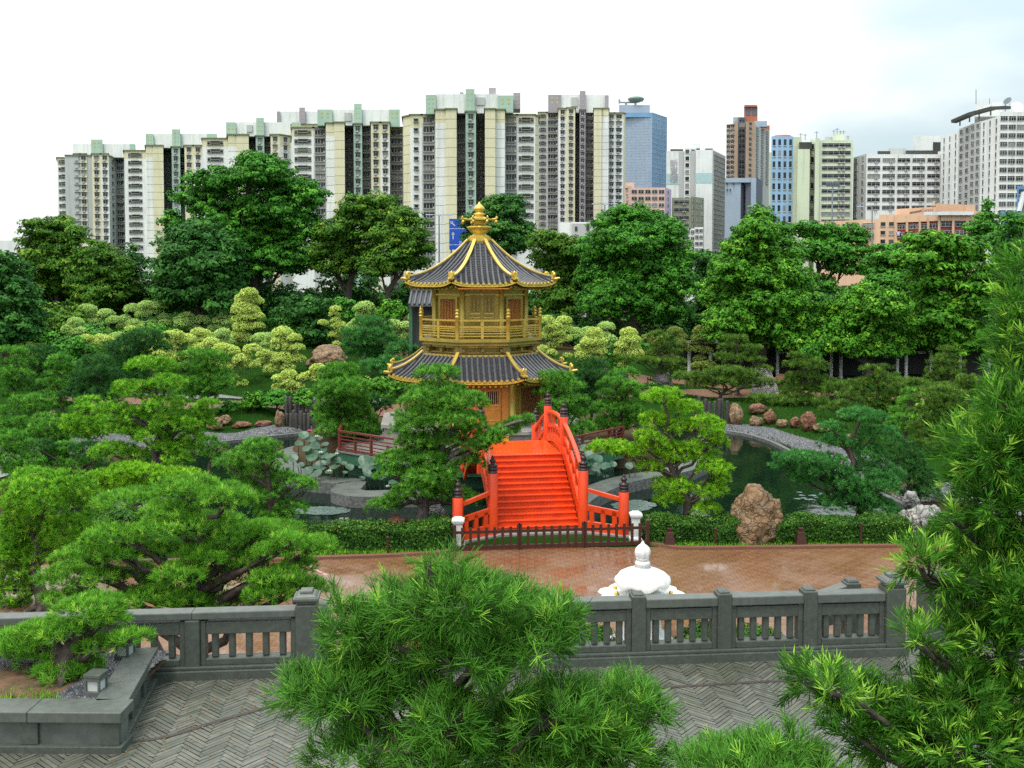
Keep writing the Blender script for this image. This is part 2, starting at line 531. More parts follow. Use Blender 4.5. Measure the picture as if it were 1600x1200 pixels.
def tint_mat(name, stops, rough=0.5, nz=6.0):
    m, t, b, o = new_mat(name)
    a = N(t, 'ShaderNodeAttribute', attribute_name='tint')
    p = coords(t)
    col = ramp(t, a.outputs['Fac'], stops)
    f = noise(t, p, nz, 5, 0.65)
    col = mix(t, ramp(t, f, [(0.4, 0.0), (0.75, 0.55)]), col, tuple(v * 0.5 for v in stops[0][1]))
    f2 = noise(t, p, 0.9, 4, 0.65)
    col = mix(t, ramp(t, f2, [(0.52, 0.0), (0.72, 0.5)]), col, (0.065, 0.072, 0.04))
    t.links.new(col, b.inputs['Base Color'])
    w_ = noise(t, p, 0.7, 3)
    t.links.new(ramp(t, w_, [(0.4, rough), (0.65, rough * 0.45)]), b.inputs['Roughness'])
    return m
tint_mat('paving_slab', [(0.0, (0.083, 0.089, 0.068)), (0.6, (0.112, 0.118, 0.092)), (1.0, (0.150, 0.150, 0.116))], 0.5)
tint_mat('gravel_mix', [(0.0, (0.04, 0.043, 0.046)), (0.6, (0.095, 0.10, 0.105)), (1.0, (0.24, 0.24, 0.24))], 0.6)
tint_mat('pebble_dark', [(0.0, (0.035, 0.037, 0.042)), (0.7, (0.10, 0.105, 0.115)), (1.0, (0.2, 0.2, 0.2))], 0.35)

def water_mat():
    m, t, b, o = new_mat('pond_water')
    p = coords(t)
    b.inputs['Base Color'].default_value = (0.004, 0.011, 0.007, 1)
    b.inputs['Roughness'].default_value = 0.035
    b.inputs['IOR'].default_value = 1.33
    f = noise(t, scaled(t, p, (1.0, 0.55, 1)), 2.6, 3)
    bump(t, b, f, 0.22, 0.04)
water_mat()

def path_mat(name, a, b2):
    m, t, b, o = new_mat(name)
    p = coords(t)
    f = noise(t, p, 3, 6)
    t.links.new(mix(t, f, a, b2), b.inputs['Base Color'])
    b.inputs['Roughness'].default_value = 0.55
path_mat('path_brick', (0.13, 0.058, 0.035), (0.20, 0.095, 0.055))
path_mat('path_grey', (0.13, 0.135, 0.125), (0.20, 0.205, 0.19))
path_mat('asphalt', (0.045, 0.047, 0.05), (0.07, 0.07, 0.07))

# buildings
def wall(name, c, streak=0.35, sc=(0.12, 0.12, 0.1), rough=0.75):
    m, t, b, o = new_mat(name)
    p = coords(t)
    f = noise(t, p, 0.12, 5, 0.6)
    col = mix(t, ramp(t, f, [(0.35, 0.0), (0.7, 0.5)]), c, tuple(v * 0.72 for v in c))
    s = noise(t, scaled(t, p, (0.9, 0.9, 0.045)), 1.0, 6, 0.7)
    col = mix(t, ramp(t, s, [(0.5, 0.0), (0.8, streak)]), col, sc)
    t.links.new(col, b.inputs['Base Color'])
    b.inputs['Roughness'].default_value = rough
wall('w_white', (0.76, 0.79, 0.76), 0.45)
wall('w_grey', (0.46, 0.48, 0.46), 0.5)
wall('w_cream', (0.68, 0.65, 0.44), 0.35, (0.22, 0.2, 0.1))
wall('w_green', (0.36, 0.52, 0.42), 0.35)
wall('w_purple', (0.34, 0.31, 0.34), 0.35)
wall('w_dark', (0.045, 0.045, 0.04), 0.3)
wall('w_recess', (0.32, 0.32, 0.28), 0.3)
wall('w_bluegrey', (0.35, 0.43, 0.52), 0.2, (0.25, 0.3, 0.38))
wall('w_skyblue', (0.30, 0.50, 0.72), 0.5, (0.12, 0.16, 0.2))
wall('w_palegreen', (0.60, 0.68, 0.50), 0.5, (0.22, 0.22, 0.14))
wall('w_pink', (0.68, 0.46, 0.38), 0.4)
wall('w_lilac', (0.55, 0.45, 0.62), 0.3)
wall('w_olive', (0.25, 0.27, 0.19), 0.5)
wall('w_orange', (0.68, 0.46, 0.30), 0.45, (0.3, 0.17, 0.1))
wall('w_brown', (0.40, 0.28, 0.19), 0.3)
wall('w_terracotta', (0.40, 0.13, 0.07), 0.3)
wall('w_slate', (0.11, 0.13, 0.17), 0.3)
wall('w_red', (0.30, 0.04, 0.03), 0.3)
wall('w_blue', (0.10, 0.26, 0.50), 0.3)
plain('trim_green', (0.17, 0.20, 0.10), rough=0.7)
def glass_var():
    m, t, b, o = new_mat('glass')
    oi = t.nodes.new('ShaderNodeObjectInfo')
    c = ramp(t, oi.outputs['Random'], [(0.0, (0.014, 0.018, 0.022)), (0.45, (0.03, 0.04, 0.048)), (0.6, (0.07, 0.085, 0.095)), (0.75, (0.022, 0.03, 0.036)), (0.88, (0.24, 0.25, 0.23))], 'CONSTANT')
    f = noise(t, coords(t), 0.6)
    t.links.new(mix(t, ramp(t, f, [(0.5, 0.0), (0.6, 0.35)]), c, (0.10, 0.11, 0.11)), b.inputs['Base Color'])
    b.inputs['Roughness'].default_value = 0.25
    b.inputs['Specular IOR Level'].default_value = 0.25
glass_var()
plain('glass_green', (0.10, 0.16, 0.14), (0.05, 0.08, 0.075), rough=0.2, nscale=0.3)
plain('frame_white', (0.5, 0.52, 0.5), rough=0.5)
plain('ac_unit', (0.5, 0.5, 0.47), (0.3, 0.3, 0.28), rough=0.6)
plain('ledge', (0.22, 0.22, 0.17), rough=0.7)
plain('panel_dots', (0.55, 0.47, 0.16), rough=0.6)
plain('mural_teal', (0.33, 0.52, 0.53), (0.45, 0.58, 0.57), rough=0.7)
plain('sign_ink', (0.02, 0.02, 0.02), rough=0.5)
plain('mural_ink', (0.45, 0.42, 0.45), rough=0.7)
plain('awning_yellow', (0.75, 0.62, 0.05), rough=0.5)
plain('curtain_steel', (0.36, 0.47, 0.60), (0.32, 0.43, 0.56), rough=0.35, metal=0.3, nscale=0.1)
plain('curtain_blue', (0.13, 0.28, 0.46), (0.18, 0.36, 0.55), rough=0.12, nscale=0.15)
plain('dish_green', (0.22, 0.30, 0.24), rough=0.6)
# ------------------------------------------------------------------ terrain, pond, plaza, paths
rng = np.random.default_rng(7)
random.seed(7)
PAV = Vector((at(749, 430, 52).x, 52.0, 0))
POND = np.array([(-20.5, 37.2), (-12, 36.2), (-2.8, 35.9), (-1.6, 35.2), (3.2, 35.2), (4.6, 35.9), (15.5, 36.2), (18.2, 39.5), (17.6, 46), (17.1, 51), (16.7, 55), (16.4, 58.5),
                 (15.3, 61.5), (13.6, 63.3), (11, 64), (2, 66), (-8, 66), (-11, 62.6), (-14, 61.6), (-17.5, 59), (-20, 57), (-22, 50), (-22, 42)])
def poly_sd(x, y, P):
    """signed distance to polygon (negative inside), numpy"""
    d = np.full(x.shape, 1e9)
    inside = np.zeros(x.shape, bool)
    n = len(P)
    for i in range(n):
        ax, ay = P[i]
        bx_, by_ = P[(i + 1) % n]
        ex, ey = bx_ - ax, by_ - ay
        t = np.clip(((x - ax) * ex + (y - ay) * ey) / (ex * ex + ey * ey), 0, 1)
        d = np.minimum(d, np.hypot(x - ax - t * ex, y - ay - t * ey))
        c = ((ay > y) != (by_ > y)) & (x < (bx_ - ax) * (y - ay) / (by_ - ay + 1e-12) + ax)
        inside ^= c
    return np.where(inside, -d, d)
def sstep(a, b, x):
    t = np.clip((x - a) / (b - a), 0, 1)
    return t * t * (3 - 2 * t)
ISLES = [(-9.2, 53.5, 3.4, 0.75), (5.6, 53.2, 3.6, 0.75), (-1.7, 57.5, 4.0, 0.7)]
def height(x, y):
    x = np.asarray(x, float)
    y = np.asarray(y, float)
    left = sstep(3, -7, x)
    h = left * (0.35 * sstep(62, 67, y) + 0.088 * np.clip(y - 67, 0, 38))
    h = h + (1 - left) * (0.25 * sstep(62, 68, y) + 1.6 * sstep(72, 92, y) * sstep(22, 4, x))
    und = 0.14 * np.sin(x * 0.55 + 1.3) * np.cos(y * 0.43) + 0.1 * np.sin(x * 1.1 + y * 0.8)
    h = h + und * sstep(36, 40, y) * sstep(300, 110, y)
    h = h + 0.06 * sstep(32.5, 34, y)
    d = poly_sd(x, y, POND)
    h = h - 0.42 * sstep(5.0, 1.5, d) * sstep(48, 56, y) * sstep(69.5, 66.5, y)
    bowl = -1.7 + (h + 1.7) * sstep(-2.4, 0.15, d)
    for cx, cy, r, hh in ISLES:
        k = sstep(r, r * 0.62, np.hypot(x - cx, y - cy))
        bowl = bowl * (1 - k) + np.maximum(bowl, hh) * k
    return bowl
def hz(x, y):
    return float(height(np.array([x]), np.array([y]))[0])

def ground_hit(px, py):
    d = ray(px, py)
    Y_ = 24.0
    while Y_ < 140:
        q = CAM + d * (Y_ / d.y)
        if q.z <= hz(q.x, q.y):
            return q
        Y_ += 0.15
    return CAM + d * (Y_ / d.y)
def grid_axis(segs):
    out_ = []
    for a, b, s in segs:
        n = max(1, int(round((b - a) / s)))
        out_ += list(np.linspace(a, b, n, endpoint=False))
    return np.array(out_ + [segs[-1][1]])
gx = grid_axis([(-3000, -400, 400), (-400, -60, 20), (-60, -24, 1.5), (-24, 22, 0.45), (22, 60, 1.5), (60, 400, 20), (400, 3000, 400)])
gy = grid_axis([(-400, 10, 60), (10, 32, 1.5), (32, 68, 0.45), (68, 112, 1.2), (112, 300, 14), (300, 5000, 300)])
X, Y = np.meshgrid(gx, gy)
Zt = height(X, Y)
nx, ny = len(gx), len(gy)
V = np.stack([X.ravel(), Y.ravel(), Zt.ravel()], 1)
ii = (np.arange(ny - 1)[:, None] * nx + np.arange(nx - 1)[None, :]).ravel()
LP = np.stack([ii, ii + 1, ii + nx + 1, ii + nx], 1).ravel()
me = np_mesh('ground', V, 4, LP, 'ground')
sa = me.attributes.new('soil', 'FLOAT', 'POINT')
soil = np.clip(sstep(0.9, -0.3, poly_sd(X, Y, POND)) + 0.9 * sstep(88, 100, Y) * sstep(-30, 6, X), 0, 1)
sa.data.foreach_set('value', soil.ravel().astype(np.float32))
me.polygons.foreach_set('use_smooth', np.ones(len(me.polygons), bool))
ground = bpy.data.objects.new('ground', me)
COL.objects.link(ground)
tag(ground, kind='structure')

WZ = -0.6
wv = [(-26, 34.5, WZ), (22, 34.5, WZ), (22, 68, WZ), (-26, 68, WZ)]
water = MB().add(wv, [(0, 1, 2, 3)]).build('water', 'pond_water')
tag(water, kind='structure')

def ribbon(name, pts, width, mat, dz=0.05, thick=0.0, flat=None, side=None, sub=6):
    """strip following the terrain (or a flat height) along a smoothed centre line"""
    P = [Vector((p[0], p[1], 0)) for p in pts]
    C = []
    for i in range(len(P) - 1):
        p0, p1, p2, p3 = P[max(i - 1, 0)], P[i], P[i + 1], P[min(i + 2, len(P) - 1)]
        for k in range(sub):
            t = k / sub
            C.append(0.5 * ((2 * p1) + (p2 - p0) * t + (2 * p0 - 5 * p1 + 4 * p2 - p3) * t * t + (3 * p1 - p0 - 3 * p2 + p3) * t ** 3))
    C.append(P[-1])
    mb = MB()
    Ls, Rs = [], []
    for i, c in enumerate(C):
        d = (C[min(i + 1, len(C) - 1)] - C[max(i - 1, 0)]).normalized()
        n = Vector((-d.y, d.x, 0)) * width / 2
        Ls.append(c + n)
        Rs.append(c - n)
    zf = lambda p: flat if flat is not None else hz(p.x, p.y) + dz
    m = len(C)
    vs = [(p.x, p.y, zf(p)) for p in Ls] + [(p.x, p.y, zf(p)) for p in Rs]
    mb.add(vs, [(i, m + i, m + i + 1, i + 1) for i in range(m - 1)], 0)
    if thick:
        lo = [(p[0], p[1], p[2] - thick) for p in vs]
        n2 = len(vs)
        fs = []
        for i in range(m - 1):
            fs += [(i, i + 1, n2 + i + 1, n2 + i), (m + i + 1, m + i, n2 + m + i, n2 + m + i + 1)]
        fs += [(0, n2, n2 + m, m), (m - 1, 2 * m - 1, n2 + 2 * m - 1, n2 + m - 1)]
        mb.add(vs + lo, fs, 1)
    return mb.build(name, [mat, side or mat])

# brick plaza: sheet with a curved far edge
edge = [(-60, 31.2), (-14, 31.4), (-6.3, 31.8), (-2.6, 32.4), (-1.95, 33.0), (4.6, 33.65), (5.2, 33.2), (5.9, 32.95), (9, 33.05), (18, 33.3), (60, 33.8)]
pv = [(x, y, 0.03) for x, y in edge] + [(60, 8, 0.03), (-60, 8, 0.03)]
plaza = MB().add(pv, [tuple(range(len(pv) - 1, -1, -1))]).build('brick_plaza', 'plaza_brick')
tag(plaza, kind='structure')
land = MB().add([(-1.95, 33.0, 0.034), (4.6, 33.65, 0.034), (3.9, 35.6, 0.034), (-1.4, 35.6, 0.034)], [(0, 1, 2, 3)]).build('bridge_landing', 'plinth_stone')
tag(land, kind='structure')
for nm, pts in (('kerb', [(-60, 31.25), (-14, 31.45), (-6.3, 31.85), (-2.6, 32.4), (-2.0, 32.95)]),
                ('kerb', [(4.65, 33.6), (5.2, 33.25), (5.9, 33.0), (9, 33.1), (18, 33.35), (60, 33.85)])):
    k = ribbon(nm, pts, 0.22, 'path_brick', flat=0.12, thick=0.14)
    tag(k, kind='structure')

# footpaths behind the pond
for pts, wd, mt in (([(-34, 69.5), (-24, 67.6), (-17, 66.6), (-10, 66.6), (-4, 67.6), (3, 69.5)], 1.9, 'path_brick'),
                    ([(-34, 72.0), (-22, 69.6), (-15, 68.6), (-9, 68.6)], 0.9, 'path_grey'),
                    ([(6, 74.5), (12, 74.5), (20, 73.2), (30, 72.6)], 3.2, 'path_brick'),
                    ([(9.5, 81), (14, 80.5), (18, 78.0), (19, 74.5)], 3.0, 'path_brick'),
                    ([(-40, 56), (-30, 54), (-24.5, 50), (-24, 42), (-26, 33)], 2.0, 'path_grey')):
    tag(ribbon('footpath', pts, wd, mt), kind='structure')
# elevated road ground beyond the trees
tag(MB().add([(-600, 135, 0.4), (600, 135, 0.4), (600, 160, 0.4), (-600, 160, 0.4)], [(0, 1, 2, 3)]).build('road', 'asphalt'), kind='structure')

# gravel banks: sheet plus loose stones
def gravel(name, poly, n, size, z0, seed, mat='gravel_mix', flat=None):
    r = np.random.default_rng(seed)
    P = np.array(poly)
    lo, hi = P.min(0), P.max(0)
    pts = r.uniform(lo, hi, (n * 3, 2))
    pts = pts[poly_sd(pts[:, 0], pts[:, 1], P) < 0][:n]
    m = len(pts)
    z = (height(pts[:, 0], pts[:, 1]) if flat is None else np.full(m, flat)) + z0
    s = size * r.uniform(0.6, 1.4, m)
    # five-sided pebble: bottom ring of four and a top vertex
    a0 = r.uniform(0, 6.28, m)
    ring = []
    for k in range(4):
        a = a0 + k * math.pi / 2 + r.uniform(-.3, .3, m)
        rr = s * r.uniform(0.7, 1.2, m)
        ring.append(np.stack([pts[:, 0] + rr * np.cos(a), pts[:, 1] + rr * np.sin(a), z - s * 0.3], 1))
    top = np.stack([pts[:, 0] + s * r.uniform(-.3, .3, m), pts[:, 1] + s * r.uniform(-.3, .3, m), z + s * r.uniform(0.5, 0.8, m)], 1)
    V = np.concatenate(ring + [top])
    i = np.arange(m)
    F = np.stack([np.stack([i + k * m, i + ((k + 1) % 4) * m, i + 4 * m], 1) for k in range(4)], 1).reshape(-1, 3)
    me = np_mesh(name, V, 3, F.ravel(), mat, np.repeat(r.uniform(0, 1, m), 4))
    o = bpy.data.objects.new(name, me)
    COL.objects.link(o)
    return tag(o, kind='stuff')
gl = [(-23.5, 52.5), (-19.4, 55.8), (-16.8, 57.8), (-13.6, 60.3), (-11.5, 61.5), (-11.4, 62.8), (-13.6, 63.2), (-17, 61.0), (-21, 58.9), (-25, 56)]
gr = [(12.6, 62.4), (14.2, 60.6), (15.1, 57.8), (15.4, 54.8), (15.7, 51), (16.2, 46), (18.4, 46), (18.0, 52), (17.8, 56), (17.4, 59.5), (16.4, 62.4), (14.6, 64.0), (13.0, 64.0)]
for P in (gl, gr):
    gravel('gravel', P, 22000, 0.055, 0.02, 3)
gravel('gravel', [(16.8, 44), (18.5, 37), (24, 37), (24, 44)], 5000, 0.09, 0.02, 5)
# dark stone edging between gravel and water
for pts in ([(-22.5, 51.5), (-19.2, 55.7), (-16.7, 57.6), (-13.5, 60.2), (-11.2, 61.5)], [(12.3, 62.3), (14.1, 60.5), (15.0, 57.8), (15.3, 54.8), (15.6, 51), (16.1, 46), (16.7, 40)]):
    tag(ribbon('pond_edging', pts, 0.25, 'coping_side', flat=-0.42, thick=0.6), kind='structure')

# lotus basin rim, a winding flat stone walk round the island
RL = [(500, 694), (466, 700), (443, 713), (449, 731), (478, 744), (515, 750), (548, 752), (545, 760), (540, 766), (566, 771), (625, 770), (690, 770)]
RR = [(880, 800), (905, 778), (932, 764), (967, 751), (1003, 743), (1042, 737), (1080, 726), (1100, 712)]
for L_ in (RL, RR):
    pts = [(on(a, b, -0.12).x, on(a, b, -0.12).y) for a, b in L_]
    o = ribbon('basin_rim', pts, 1.25, 'coping', flat=-0.12, thick=0.9, side='coping_side', sub=8)
    tag(o, kind='structure')
# ------------------------------------------------------------------ the gilded pavilion
PROT = R(-5.0)                                    # front faces a little to the right
def pav_matrix(z=0.0):
    return Matrix.Translation((PAV.x, PAV.y, z)) @ Matrix.Rotation(R(5.0), 4, 'Z')
PM = pav_matrix()
T8 = math.tan(math.pi / 8)
def octa(a, rot=0.0):
    """octagon with a flat front (-Y) face, apothem a"""
    r_ = a / math.cos(math.pi / 8)
    return [(r_ * math.cos(R(22.5 + 45 * k)), r_ * math.sin(R(22.5 + 45 * k))) for k in range(8)]
def face_frame(k):
    """outward normal and tangent of octagon face k (k=0 is the front)"""
    a = R(-90 + 45 * k)
    return Vector((math.cos(a), math.sin(a), 0)), Vector((-math.sin(a), math.cos(a), 0))
def fbox(mb, k, a, s, z, ds, dn, dz, mi=0):
    """box on octagon face k: s along the face, apothem a, sizes along/normal/up"""
    n, t = face_frame(k)
    c = n * a + t * s
    mb.box((c.x, c.y, z), (ds, dn, dz), R(45 * k), mi)

pav = thing('pavilion', 'golden octagonal two storey pavilion with curved dark tiled roofs and a gilded finial', 'pavilion', (PAV.x, PAV.y, 0.62))
ZF, ZE1, ZJ1, ZB, ZE2, ZA = 1.75, 4.05, 5.05, 6.05, 8.72, 10.85
def pmb():
    return MB(PM)
# plinth and steps
m = pmb()
m.prism(octa(4.9), 0.62, ZF - 0.05)
m.prism(octa(5.05), ZF - 0.16, ZF)
m.build('plinth', 'plinth_stone', pav)
m = pmb()
for i in range(5):
    n, t = face_frame(0)
    m.box((0, -5.2 - 0.28 * i, ZF - 0.2 - 0.22 * i - 0.1), (2.2, 0.34, 0.22))
m.build('steps', 'gold', pav)
# lower storey
A1 = 3.35
m = pmb()
m.prism(octa(A1), ZF, ZE1 + 0.25)
m.build('lower_wall', 'gold_wall', pav)
def columns(a, z0, z1, rad):
    for x, y in octa(a):
        m = pmb()
        m.lathe([(rad * 1.35, 0), (rad * 1.35, 0.12), (rad, 0.16), (rad, z1 - z0 - 0.25), (rad * 1.3, z1 - z0 - 0.2), (rad * 1.3, z1 - z0)], (x, y, z0), 12)
        m.build('column', 'gold_wall', pav)
columns(A1 + 0.1, ZF, ZE1 + 0.1, 0.17)
def lattice_door(k, a, z0, z1, wd, frame, leaf, bars):
    d = pmb()
    fbox(d, k, a + 0.05, 0, (z0 + z1) / 2, wd, 0.10, z1 - z0, 0)
    dd = d.build('door', [frame], pav)
    for sx in (-1, 1):
        l = pmb()
        lw = wd / 2 - 0.1
        hh = z1 - z0 - 0.16
        cz = (z0 + z1) / 2
        fbox(l, k, a + 0.12, sx * wd / 4, cz, lw, 0.08, hh, 0)
        fbox(l, k, a + 0.165, sx * wd / 4, z0 + 0.08 + hh * 0.76, lw - 0.18, 0.03, hh * 0.34, 1)
        nb = 6
        for i in range(nb):
            fbox(l, k, a + 0.19, sx * wd / 4 + (i - (nb - 1) / 2) * (lw - 0.18) / nb, z0 + 0.08 + hh * 0.76, 0.02, 0.035, hh * 0.34, 2)
        for zz in (0.54, 0.44, 0.12):
            fbox(l, k, a + 0.175, sx * wd / 4, z0 + 0.08 + hh * zz, lw - 0.08, 0.05, 0.05, 2)
        l.build('door_leaf', [leaf, 'lattice_dark', bars], dd)
lattice_door(0, A1, ZF + 0.05, ZE1 - 0.35, 1.75, 'door_orange', 'door_orange', 'gold')
# orange panels beside the door
m = pmb()
for s in (-1.12, 1.12):
    fbox(m, 0, A1 + 0.02, s, (ZF + ZE1 - 0.35) / 2, 0.42, 0.06, ZE1 - 0.4 - ZF)
fbox(m, 0, A1 + 0.03, 0, ZE1 - 0.17, 2.55, 0.1, 0.3)
m.build('door_surround', 'door_orange', pav)
def slat_window(k, a, z0, z1, wd, fr, sl):
    m = pmb()
    fbox(m, k, a + 0.03, 0, (z0 + z1) / 2, wd, 0.05, z1 - z0, 1)
    nb = int(wd / 0.10)
    for i in range(nb):
        fbox(m, k, a + 0.07, (i - (nb - 1) / 2) * wd / nb, (z0 + z1) / 2, 0.034, 0.06, z1 - z0 - 0.02, 2)
    for s in (-1, 1):
        fbox(m, k, a + 0.05, s * (wd / 2 + 0.06), (z0 + z1) / 2, 0.12, 0.12, z1 - z0 + 0.24, 0)
    for zz in (z0 - 0.06, z1 + 0.06):
        fbox(m, k, a + 0.05, 0, zz, wd, 0.11, 0.12, 0)
    m.build('slatted_window', [fr, 'lattice_dark', sl], pav)
for k in (1, 7, 2, 6):
    slat_window(k, A1, ZF + 0.35, ZE1 - 0.45, 1.55, 'gold_wall', 'slat_wood')
# upper storey
A2 = 2.28
m = pmb()
m.prism(octa(A2), ZJ1, ZE2 + 0.5)
m.build('upper_wall', 'gold_wall', pav)
columns(A2 + 0.05, ZB, ZE2 + 0.15, 0.13)
lattice_door(0, A2, ZB + 0.05, ZE2 - 0.42, 1.35, 'gold_wall', 'door_gold', 'gold')
for k in (1, 7, 2, 6):
    slat_window(k, A2, ZB + 0.25, ZE2 - 0.72, 1.05, 'gold_wall', 'door_orange')
m = pmb()
for k in range(8):
    fbox(m, k, A2 + 0.08, 0, ZE2 - 0.18, 1.8, 0.14, 0.16)
    fbox(m, k, A2 + 0.06, 0, ZE2 - 0.50, 1.8, 0.10, 0.07)
    fbox(m, k, A1 + 0.10, 0, ZE1 + 0.02, 2.7, 0.16, 0.18)
m.build('tie_beam', 'gold', pav)

# curved tiled roofs
def roof(a0, z0, a1, z1, sag, upturn, nt=14, rib=0.27, name='upper_roof'):
    def prof(t):
        return z0 + (z1 - z0) * (t * (1 + sag) - sag * t * t)
    def P(k, s, t):
        a = a0 + (a1 - a0) * t
        hw = a * T8
        u = min(1.0, abs(s) / max(hw, 1e-6))
        n, tt = face_frame(k)
        up = upturn * (u ** 4) * t ** 2.5
        p = n * (a + up * 0.35) + tt * s
        return Vector((p.x, p.y, prof(t) + up))
    body = pmb()
    nu = 12
    for k in range(8):
        vs, fs = [], []
        for j in range(nt + 1):
            t = j / nt
            hw = (a0 + (a1 - a0) * t) * T8
            for i in range(nu + 1):
                vs.append(P(k, hw * (2 * i / nu - 1), t))
        for j in range(nt):
            for i in range(nu):
                q = j * (nu + 1) + i
                fs.append((q, q + nu + 1, q + nu + 2, q + 1))
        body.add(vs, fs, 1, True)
        # underside, 16 cm lower
        lo = [v - Vector((0, 0, 0.16)) for v in vs]
        body.add(lo, [tuple(reversed(f)) for f in fs], 2, True)
        # rolled tile courses
        n_r = int(a1 * T8 / rib)
        for i in range(-n_r, n_r + 1):
            s = i * rib
            t0 = max(0.0, (abs(s) / T8 + 0.06 - a0) / (a1 - a0))
            if t0 > 0.96:
                continue
            path = [P(k, s, t0 + (1.0 - t0) * j / 8) + Vector((0, 0, 0.035)) for j in range(9)]
            body.tube(path, 0.075, 7, 0)
        # overlapping pan-tile edges between the rolls
        for i in range(-n_r, n_r):
            s = (i + 0.5) * rib
            t0 = max(0.0, (abs(s) / T8 + 0.12 - a0) / (a1 - a0))
            for j in range(20):
                t = (j + 0.5) / 20
                if t > t0:
                    a_, b_ = P(k, s - 0.07, t), P(k, s + 0.07, t)
                    body.beam(a_ + Vector((0, 0, 0.015)), b_ + Vector((0, 0, 0.015)), 0.05, 0.035, 0)
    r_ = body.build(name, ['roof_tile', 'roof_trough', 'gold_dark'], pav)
    # gilt eave board with round tile ends
    e = pmb()
    for k in range(8):
        hw = a1 * T8
        pts = [P(k, hw * (2 * i / 16 - 1), 1.0) for i in range(17)]
        n, tt = face_frame(k)
        for i in range(16):
            e.beam(pts[i] + n * 0.03 - Vector((0, 0, 0.09)), pts[i + 1] + n * 0.03 - Vector((0, 0, 0.09)), 0.06, 0.07, 0)
        for i in range(-n_r, n_r + 1):
            p = P(k, i * rib, 1.0) + Vector((0, 0, 0.03))
            e.tube([p - n * 0.02, p + n * 0.06], 0.078, 8, 0, False)
            e.box((p.x + n.x * 0.02 + tt.x * rib / 2, p.y + n.y * 0.02 + tt.y * rib / 2, p.z - 0.06), (0.12, 0.05, 0.07), R(45 * k))
    e.build('eave_trim', 'gold', r_)
    # rafters under the eave
    f = pmb()
    for k in range(8):
        n, tt = face_frame(k)
        for i in range(-n_r, n_r + 1):
            p = P(k, i * rib, 1.0)
            q = P(k, i * rib, max(0.45, 0.45))
            f.beam(p - n * 0.12 - Vector((0, 0, 0.24)), q - Vector((0, 0, 0.34)), 0.09, 0.10, 0)
    f.build('rafters', 'gold_wall', r_)
    # hip ridges, each with a mask-like end ornament
    for k in range(8):
        g = pmb()
        pts = []
        for j in range(13):
            t = j / 12 * 0.97
            a = a0 + (a1 - a0) * t
            pts.append(P(k, a * T8, t))
        for j in range(12):
            g.beam(pts[j] + Vector((0, 0, 0.10)), pts[j + 1] + Vector((0, 0, 0.10)), 0.15, 0.16, 1)
            g.beam(pts[j] + Vector((0, 0, 0.215)), pts[j + 1] + Vector((0, 0, 0.215)), 0.17, 0.065, 0)
        d = (pts[-1] - pts[-3]).normalized()
        dh = Vector((d.x, d.y, 0)).normalized()
        sd_ = Vector((-dh.y, dh.x, 0))
        rg = g.build('hip_ridge', ['gold', 'roof_tile'], r_)
        h = pmb()
        e0 = pts[-1]
        ang = math.atan2(dh.y, dh.x)
        h.box((e0.x, e0.y, e0.z + 0.22), (0.11, 0.26, 0.30), ang)
        h.tube([e0 + dh * 0.05 + Vector((0, 0, 0.27)), e0 + dh * 0.12 + Vector((0, 0, 0.27))], 0.13, 10)
        h.lathe([(0.07, 0), (0.075, 0.03), (0.04, 0.07), (0.02, 0.1)], (e0.x, e0.y, e0.z + 0.36), 8)
        for s in (-1, 1):
            h.tube([e0 + sd_ * s * 0.10 + Vector((0, 0, 0.34)), e0 + sd_ * s * 0.15 + Vector((0, 0, 0.40)), e0 + sd_ * s * 0.11 + Vector((0, 0, 0.45))], [0.04, 0.03, 0.012], 6)
        h.tube([e0 + Vector((0, 0, 0.06)), e0 + dh * 0.2 + Vector((0, 0, 0.07)), e0 + dh * 0.36 + Vector((0, 0, 0.11))], [0.09, 0.08, 0.05], 7)
        h.build('ridge_ornament', 'gold', r_)
    return r_
roof(0.62, ZA, 3.72, ZE2 + 0.02, 0.62, 0.20, name='upper_roof')
r1 = roof(2.95, ZJ1 + 0.12, 4.55, ZE1 + 0.03, 0.35, 0.2, nt=8, name='lower_roof')
m = pmb()
for k in range(8):
    fbox(m, k, 2.96, 0, ZJ1 + 0.16, 2 * 3.0 * T8, 0.10, 0.09)
m.prism(octa(2.93), ZJ1 - 0.25, ZJ1 + 0.10)
m.build('roof_top_moulding', 'gold', r1)
m = pmb()                                          # orange soffit strip above the front door
for k in (0,):
    fbox(m, k, 3.3, 0, ZE2 - 0.17, 2.5, 0.9, 0.05)
m.build('soffit', 'door_orange', pav)

# bracketed balcony
b_ = pmb()
b_.prism(octa(2.42), ZJ1 + 0.1, ZJ1 + 0.55)
b_.prism(octa(2.82), ZJ1 + 0.55, ZJ1 + 0.66)
b_.prism(octa(2.9), ZJ1 + 0.74, ZB - 0.16)
b_.prism(octa(3.13), ZB - 0.16, ZB)
b_.prism(octa(2.98), ZJ1 + 0.66, ZJ1 + 0.74)
bal = b_.build('balcony_floor', 'gold_wall', pav)
for k in range(8):
    m = pmb()
    fbox(m, k, 2.6, 0, ZJ1 + 0.3, 2.15, 0.26, 0.08)
    for s in (-0.95, 0, 0.95):
        fbox(m, k, 2.72, s, ZJ1 + 0.42, 0.14, 0.34, 0.16)
        fbox(m, k, 2.74, s, ZJ1 + 0.60, 0.42, 0.3, 0.1)
    x, y = octa(2.70)[(k + 6) % 8]
    m.box((x, y, ZJ1 + 0.45), (0.34, 0.34, 0.32), R(22.5 + 45 * k))
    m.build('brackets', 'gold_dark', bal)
RA = 3.02
